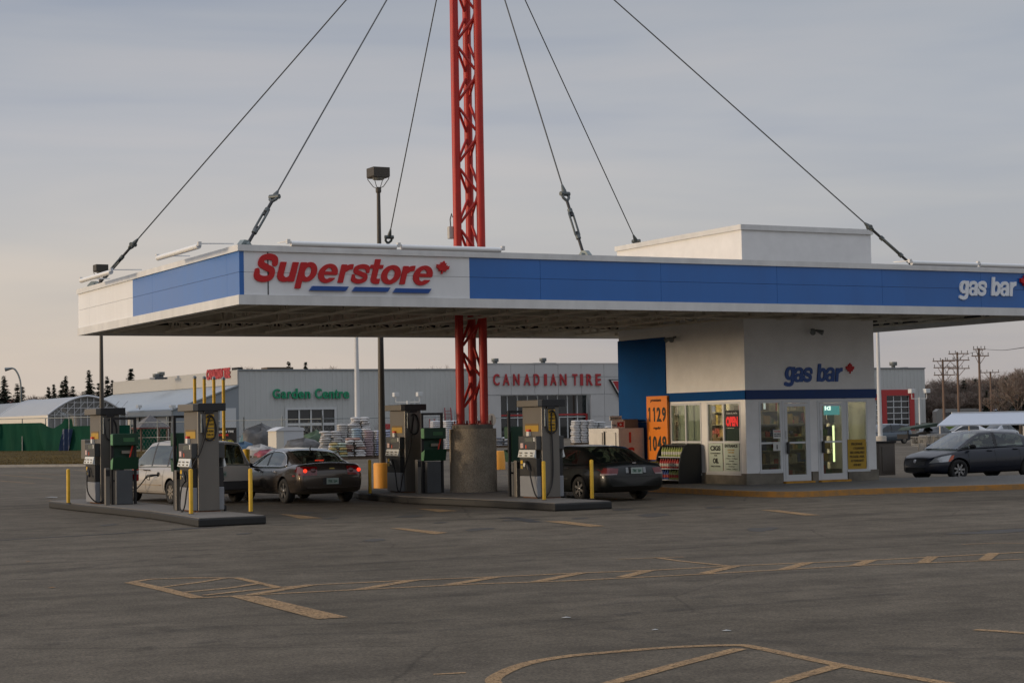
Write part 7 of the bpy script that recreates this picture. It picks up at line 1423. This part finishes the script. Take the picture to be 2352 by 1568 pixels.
# ------------------------------------------------------------------ utility poles
WD = mat('pole_wood', (.17, .115, .085), .9, var=.2, vs_=2, stretch=(1, 1, .1)); INS = mat('insulator', (.10, .10, .10), .4)
def upole(x0, x1, yb_, ytop, D, arms, label):
    b = base_at(x1, D); t = thing('utility_pole', label, 'utility pole', b, 0, 'wooden utility poles on the right'); top = dep(x0, ytop, D)-b; l_ = Vector((top.x, top.y, 0))*.0
    MB().tube([(0, 0, 0), l_+Z*top.z], [.16, .10], 10).build('pole', WD, t); m = MB(); mi_ = MB()
    for ya, xa, xb in arms:
        z = dep(x0, ya, D).z-b.z; a = rt0*((xa-x0)*D/F_PX)+Z*z-fv*.15; c = rt0*((xb-x0)*D/F_PX)+Z*z-fv*.15; m.bar(a, c, .10, .10); n = 4
        for k in range(n): q = a.lerp(c, (k+.15)/(n-.7)); mi_.tube([q+Z*.05, q+Z*.32], [.03, .05], 6)
        m.tube([Z*(z-.9), a.lerp(c, .2)], .03, 5); m.tube([Z*(z-.9), a.lerp(c, .8)], .03, 5)
    m.build('cross_arm', WD, t); mi_.build('insulator', INS, t); return t, b
upole(2163, 2169, 0, 825, 190, ((829, 2139, 2191), (844, 2141, 2190), (861, 2141, 2190)), 'leftmost wooden utility pole with three cross arms')
upole(2201, 2203, 0, 808, 195, ((812, 2180, 2226), (827, 2170, 2228), (846, 2178, 2228)), 'second wooden utility pole, three cross arms, highest of the close pair')
upole(2250, 2253, 0, 799, 185, ((802, 2236, 2264), (817, 2232, 2272)), 'tallest reddish utility pole with two short cross arms')
upole(2282, 2278, 0, 853, 215, ((855, 2258, 2302),), 'faint farthest utility pole with a single cross arm')
def wire(pts, label, r_=.02):
    P = [dep(*q) for q in pts]; a = P[0]; t = tag(MB().tube([p-a for p in smooth_pts(P, 6)], r_, 4).build('overhead_wire', mat('wire_dark', (.05, .05, .05), .6), None, loc=a), label, 'wire', 'overhead wires')
wire([(2264, 802, 185), (2300, 804, 150), (2330, 801, 110), (2400, 790, 70)], 'sagging wire running from the tallest pole to the right edge')
wire([(2264, 801, 185), (2226, 812, 195), (2191, 829, 190)], 'wires joining the tops of the three nearer utility poles')
wire([(2170, 846, 190), (2180, 872, 192), (2192, 868, 193), (2201, 846, 195)], 'slack loop of wire between the two left utility poles')
# ------------------------------------------------------------------ trees
NEED = [mat('conifer_needles_%s' % n_, c, .9) for n_, c in (('dark', (.014, .022, .012)), ('mid', (.026, .036, .018)), ('brownish', (.040, .038, .022)))]
BARK = mat('bark', (.07, .055, .042), .95); TW = [mat('twig_%s' % n_, c, .95) for n_, c in (('brown', (.19, .15, .12)), ('red_brown', (.20, .125, .10)), ('grey', (.27, .24, .205)))]
def conifer_mesh(seed, h=10, wd=2.9, dens=1.0):
    rg = random.Random(seed); m = MB(); mi = []; layers = 46
    for l in range(layers):
        f = l/(layers-1); z = h*(.10+.90*f); rad = wd*(1-f)**.8*rg.uniform(.72, 1.15)+.10; nb = int((11*(1-f)+4)*dens)
        for b in range(nb):
            a = rg.uniform(0, 6.283); L_ = rad*rg.uniform(.65, 1.15); ca_, sa = math.cos(a), math.sin(a); droop = L_*rg.uniform(.12, .38); z_ = z; z = z+rg.uniform(-.35, .25); ns_ = max(2, int(L_*4))
            for k in range(ns_):
                s0 = (k+.3)/ns_*L_; cx, cy, cz = ca_*s0, sa*s0, z-droop*(s0/L_)**1.4+rg.uniform(-.08, .08); sz = rg.uniform(.22, .42)*(1.15-.5*k/ns_)
                aa = a+rg.uniform(-1.2, 1.2); tx, ty = -math.sin(aa)*sz, math.cos(aa)*sz; ox, oy = math.cos(aa)*sz*1.2, math.sin(aa)*sz*1.2; dz = rg.uniform(-.16, .06)
                m.add([(cx-tx, cy-ty, cz), (cx+tx, cy+ty, cz+rg.uniform(-.05, .05)), (cx+ox, cy+oy, cz+dz-.05), (cx-ox*.3, cy-oy*.3, cz-.14)], [(0, 1, 2), (0, 3, 1)]); mi += [0 if rg.random() < .6 else (1 if rg.random() < .7 else 2)]*2
            z = z_
    me = m.build('crown', NEED, None, fix=False); me.data.polygons.foreach_set('material_index', mi); tr = MB().tube([(0, 0, 0), (0, 0, h*.5), (0, 0, h*.98)], [.2, .12, .02], 7).build('trunk', BARK, None); a, b = me.data, tr.data; bpy.data.objects.remove(me); bpy.data.objects.remove(tr); return a, b, h
CV = [conifer_mesh(1), conifer_mesh(2, wd=2.4), conifer_mesh(3, wd=3.3), conifer_mesh(4, wd=2.6, dens=.8)]
def conifer(x_, D, ytop, v, label, wsc=1.0, group='conifers along the far left skyline'):
    p = base_at(x_, D); p.z -= .1; hh = dep(x_, ytop, D).z-p.z; c, tk, h = CV[v]; t = thing('conifer_tree', label, 'conifer', p, v*1.3+x_, group); s = hh/h
    for nm, d_ in (('crown', c), ('trunk', tk)): o = bpy.data.objects.new(nm, d_); sc.collection.objects.link(o); o.parent = t
    t.scale = (s*wsc, s*wsc, s); return t
for i, (x_, D, yt, v, ws, l) in enumerate(((-4, 240, 888, 2, 1.1, 'wide dark conifer cut by the left edge'), (10, 238, 867, 0, 1.15, 'tall dark conifer just inside the left edge'), (40, 250, 884, 1, 1.2, 'slender conifer left of the street light pole'), (51, 252, 889, 3, 1.2, 'conifer directly under the curved street light'), (112, 265, 890, 2, .9, 'squat conifer above the greenhouse left half'), (124, 268, 886, 0, .9, 'conifer right of the squat one above the greenhouse'), (143, 262, 878, 1, 1.0, 'conifer at the left shoulder of a tall pointed one'), (151, 260, 867, 0, 1.0, 'tall pointed conifer above the greenhouse ridge left side'), (168, 264, 888, 3, 1.0, 'short conifer between the two tall pointed ones'), (205, 252, 854, 0, 1.0, 'tallest pointed conifer left of the bronze pole'), (227, 262, 881, 3, 1.0, 'conifer just left of the bronze pole, smaller'), (247, 262, 867, 1, 1.0, 'conifer just right of the bronze pole'), (259, 262, 875, 1, .9, 'narrow conifer at the corner of the pale store wall'))):
    conifer(x_, D, yt, v, l, ws)
for x_, D, yt, v, ws, l in ((301, 255, 851, 0, 1.2, 'dark conifer showing over the sloping store roof'), (665, 275, 832, 2, .8, 'dark conifer tip over the brown rooftop unit'), (703, 275, 836, 0, .8, 'small conifer tip over the green store letters')): conifer(x_, D, yt, v, l, ws, 'conifers showing over the store roof')
for x_, D, yt, v, ws, l in ((2313, 215, 868, 2, 1.25, 'dark broad conifer among the bare trees at the right'), (2290-22, 222, 898, 1, 1.2, 'short dark conifer behind the tallest utility pole'), (2352, 215, 880, 0, 1.2, 'dark conifer cut by the right edge'), (2216, 250, 874, 3, 1.2, 'brownish conifer behind the close pair of utility poles'), (2243, 255, 872, 1, 1.3, 'thin brownish conifer right of the close pair of poles')): conifer(x_, D, yt, v, l, ws, 'conifers among the bare trees at the right')
def bare_mesh(seed, h=10, spread=.55, levels=6):
    rg = random.Random(seed); m = MB(); tk = MB(); mi = []
    def grow(p, d, L_, r, lv, tgt):
        q = p+d*L_; mid = p.lerp(q, .5)+Vector((rg.uniform(-1, 1), rg.uniform(-1, 1), rg.uniform(-.5, .5)))*L_*.06
        if lv < 2: tk.tube([p, mid, q], [r, r*.85, r*.65], 5, False)
        else:
            k0 = len(m.f); n_ = 3; px_ = d.cross(Vector((rg.uniform(-1, 1), rg.uniform(-1, 1), .3))).normalized()*r; py_ = d.cross(px_).normalized()*r
            a_ = [p+px_*math.cos(2.094*k)+py_*math.sin(2.094*k) for k in range(3)]; b_ = [q+(px_*math.cos(2.094*k)+py_*math.sin(2.094*k))*.5 for k in range(3)]; m.add(a_+b_, [(k, (k+1) % 3, (k+1) % 3+3, k+3) for k in range(3)]); mi.extend([rg.choice((0, 0, 1, 2))]*(len(m.f)-k0))
        if lv >= levels: return
        for _ in range(4 if lv < 3 else 4):
            nd = (d+Vector((rg.uniform(-1, 1), rg.uniform(-1, 1), rg.uniform(-.35, .8)))*spread*1.3).normalized(); grow(p.lerp(q, rg.uniform(.45, 1)), nd, L_*rg.uniform(.55, .8), max(r*.52, .009), lv+1, tgt)
    grow(Vector((0, 0, 0)), Z, h*.32, h*.022, 0, tk)
    zm = max(v[2] for v in m.v); c = m.build('crown', TW, None, fix=False); c.data.polygons.foreach_set('material_index', mi); t_ = tk.build('trunk', BARK, None); a, b = c.data, t_.data; bpy.data.objects.remove(c); bpy.data.objects.remove(t_); return a, b, zm
BV = [bare_mesh(11), bare_mesh(12, spread=.6), bare_mesh(13, spread=.5), bare_mesh(14, spread=.7)]
def bare(x_, D, ytop, v, label, group, ws=1.0):
    p = base_at(x_, D); p.z -= .1; hh = dep(x_, ytop, D).z-p.z; c, tk, h = BV[v]; t = thing('bare_tree', label, 'bare tree', p, x_*.7, group); s = hh/h
    for nm, d_ in (('crown', c), ('trunk', tk)): o = bpy.data.objects.new(nm, d_); sc.collection.objects.link(o); o.parent = t
    t.scale = (s*ws, s*ws, s)
rg = random.Random(21); gl_ = 'bare trees low on the far left skyline'
for i, (x_, yt) in enumerate(((68, 905), (85, 903), (99, 905), (134, 893), (160, 895), (178, 893), (190, 890), (215, 893), (240, 896), (28, 905))): bare(x_, 285+i*2, yt, i % 4, 'bare leafless tree showing between the left conifers', gl_, 1.3)
gl_ = 'bare tree tops just showing over the store roof'
for i, (x_, yt) in enumerate(((573, 836), (582, 840), (745, 838), (765, 836), (780, 839), (1000, 838), (1022, 836), (1310, 834), (1390, 835), (985, 842))): bare(x_, 285+i*2, yt, i % 4, 'thin bare tree top barely rising over the store roof line', gl_, 1.2)
gl_ = 'bare trees behind the utility poles on the right'
lay = [(2130+i*9+rg.uniform(-3, 3), 262+rg.uniform(-12, 14), (878-i*.9)+rg.uniform(-14, 8), i % 4) for i in range(30)]+[(2125+i*14, 240, 905-i*.8+rg.uniform(-6, 6), (i+1) % 4) for i in range(20)]
for x_, D, yt, v in lay: bare(x_, D, yt, v, 'brown leafless tree in the crowd of bare trees behind the utility poles', gl_, 1.5)
bare(2345, 190, 838, 0, 'tallest bare tree, rising at the right edge above the others', gl_+' edge', 1.2); bare(2290, 205, 878, 2, 'pale sandy-coloured bare tree left of the broad conifer', gl_+' middle', 1.2)
# far woodland reading as one mass (low ground layer of scrub)
m = MB(); mi = []; rg = random.Random(5)
for i in range(26000):
    x_ = rg.uniform(2095, 2480); D = rg.uniform(268, 300); p = dep(x_, 900, D); hm = 3.6+1.2*math.sin(x_*.045)+1.4*math.sin(x_*.13+1); z = rg.uniform(0, 1)**.8*hm; s = rg.uniform(.12, .4)
    a = rg.uniform(0, 3.14); dx, dy = math.cos(a)*s*.35, math.sin(a)*s*.35; m.add([(p.x-dx, p.y-dy, z), (p.x+dx, p.y+dy, z+rg.uniform(-.1, .1)), (p.x+rg.uniform(-.3, .3), p.y, z+s*1.6)], [(0, 1, 2)]); mi.append(rg.choice((0, 0, 0, 1, 2)))
for i in range(9000):
    x_ = rg.uniform(-80, 290); D = rg.uniform(295, 315); p = dep(x_, 900, D); hm = 4.2+1.0*math.sin(x_*.05)+.8*math.sin(x_*.17); z = rg.uniform(0, 1)*hm; s = rg.uniform(.15, .4)
    a = rg.uniform(0, 3.14); dx, dy = math.cos(a)*s*.35, math.sin(a)*s*.35; m.add([(p.x-dx, p.y-dy, z), (p.x+dx, p.y+dy, z), (p.x+rg.uniform(-.3, .3), p.y, z+s*1.6)], [(0, 1, 2)]); mi.append(rg.choice((0, 0, 2)))
for i in range(30000):
    x_ = rg.uniform(2480, 9000) if i % 3 else rg.uniform(-3500, -80); D = rg.uniform(280, 330); p = dep(x_, 900, D); hm = 5+2.0*math.sin(x_*.02)+1.2*math.sin(x_*.07); z = rg.uniform(0, 1)**.8*hm; s = rg.uniform(.5, 1.2); a = rg.uniform(0, 3.14); dx, dy = math.cos(a)*s*.4, math.sin(a)*s*.4
    m.add([(p.x-dx, p.y-dy, z), (p.x+dx, p.y+dy, z), (p.x+rg.uniform(-.3, .3), p.y, z+s*1.5)], [(0, 1, 2)]); mi.append(rg.choice((0, 0, 1, 2)))
o = m.build('brush', [mat('scrub_brown', (.075, .052, .038), .95), TW[1], TW[2]], None, fix=False); o.data.polygons.foreach_set('material_index', mi); tag(o, 'tangled brown scrub and undergrowth along the foot of the far trees', 'undergrowth', kind='stuff')
# parked vans and trailers row at the foot of the right-hand trees
for i, (x_, D, c, l) in enumerate(((2200, 225, (.22, .22, .21), 'pale trailer roof left of the tallest utility pole, above the white awning'), (2262, 225, (.20, .20, .19), 'grey trailer roof right of the tallest utility pole above the awning'), (2290, 224, (.34, .08, .09), 'red vehicle roof above the awning'), (2332, 222, (.18, .20, .23), 'long dark van roof above the awning at the right edge'))):
    p = base_at(x_, D); z1 = dep(x_, 938, D).z; t = thing('trailer', l, 'trailer', p, -YAW, 'vehicles parked beyond the awning'); m = MB(); w_ = (2.6, 2.2, 1.2, 2.4)[i]; m.prism([(-w_, .6), (w_, .6), (w_, z1-.3), (w_*.85, z1), (-w_*.85, z1), (-w_, z1-.3)], (0, 2, 0)); m.build('body', mat('far_vehicle_%d' % i, c, .5), t); m = MB(); m.box(-w_*.7, w_*.7, -.03, -.002, z1-.9, z1-.45); m.build('window', DGLASS, t); wheel(t, -w_*.6, .1, .4, -1, 0); wheel(t, w_*.6, .1, .4, -1, 0)
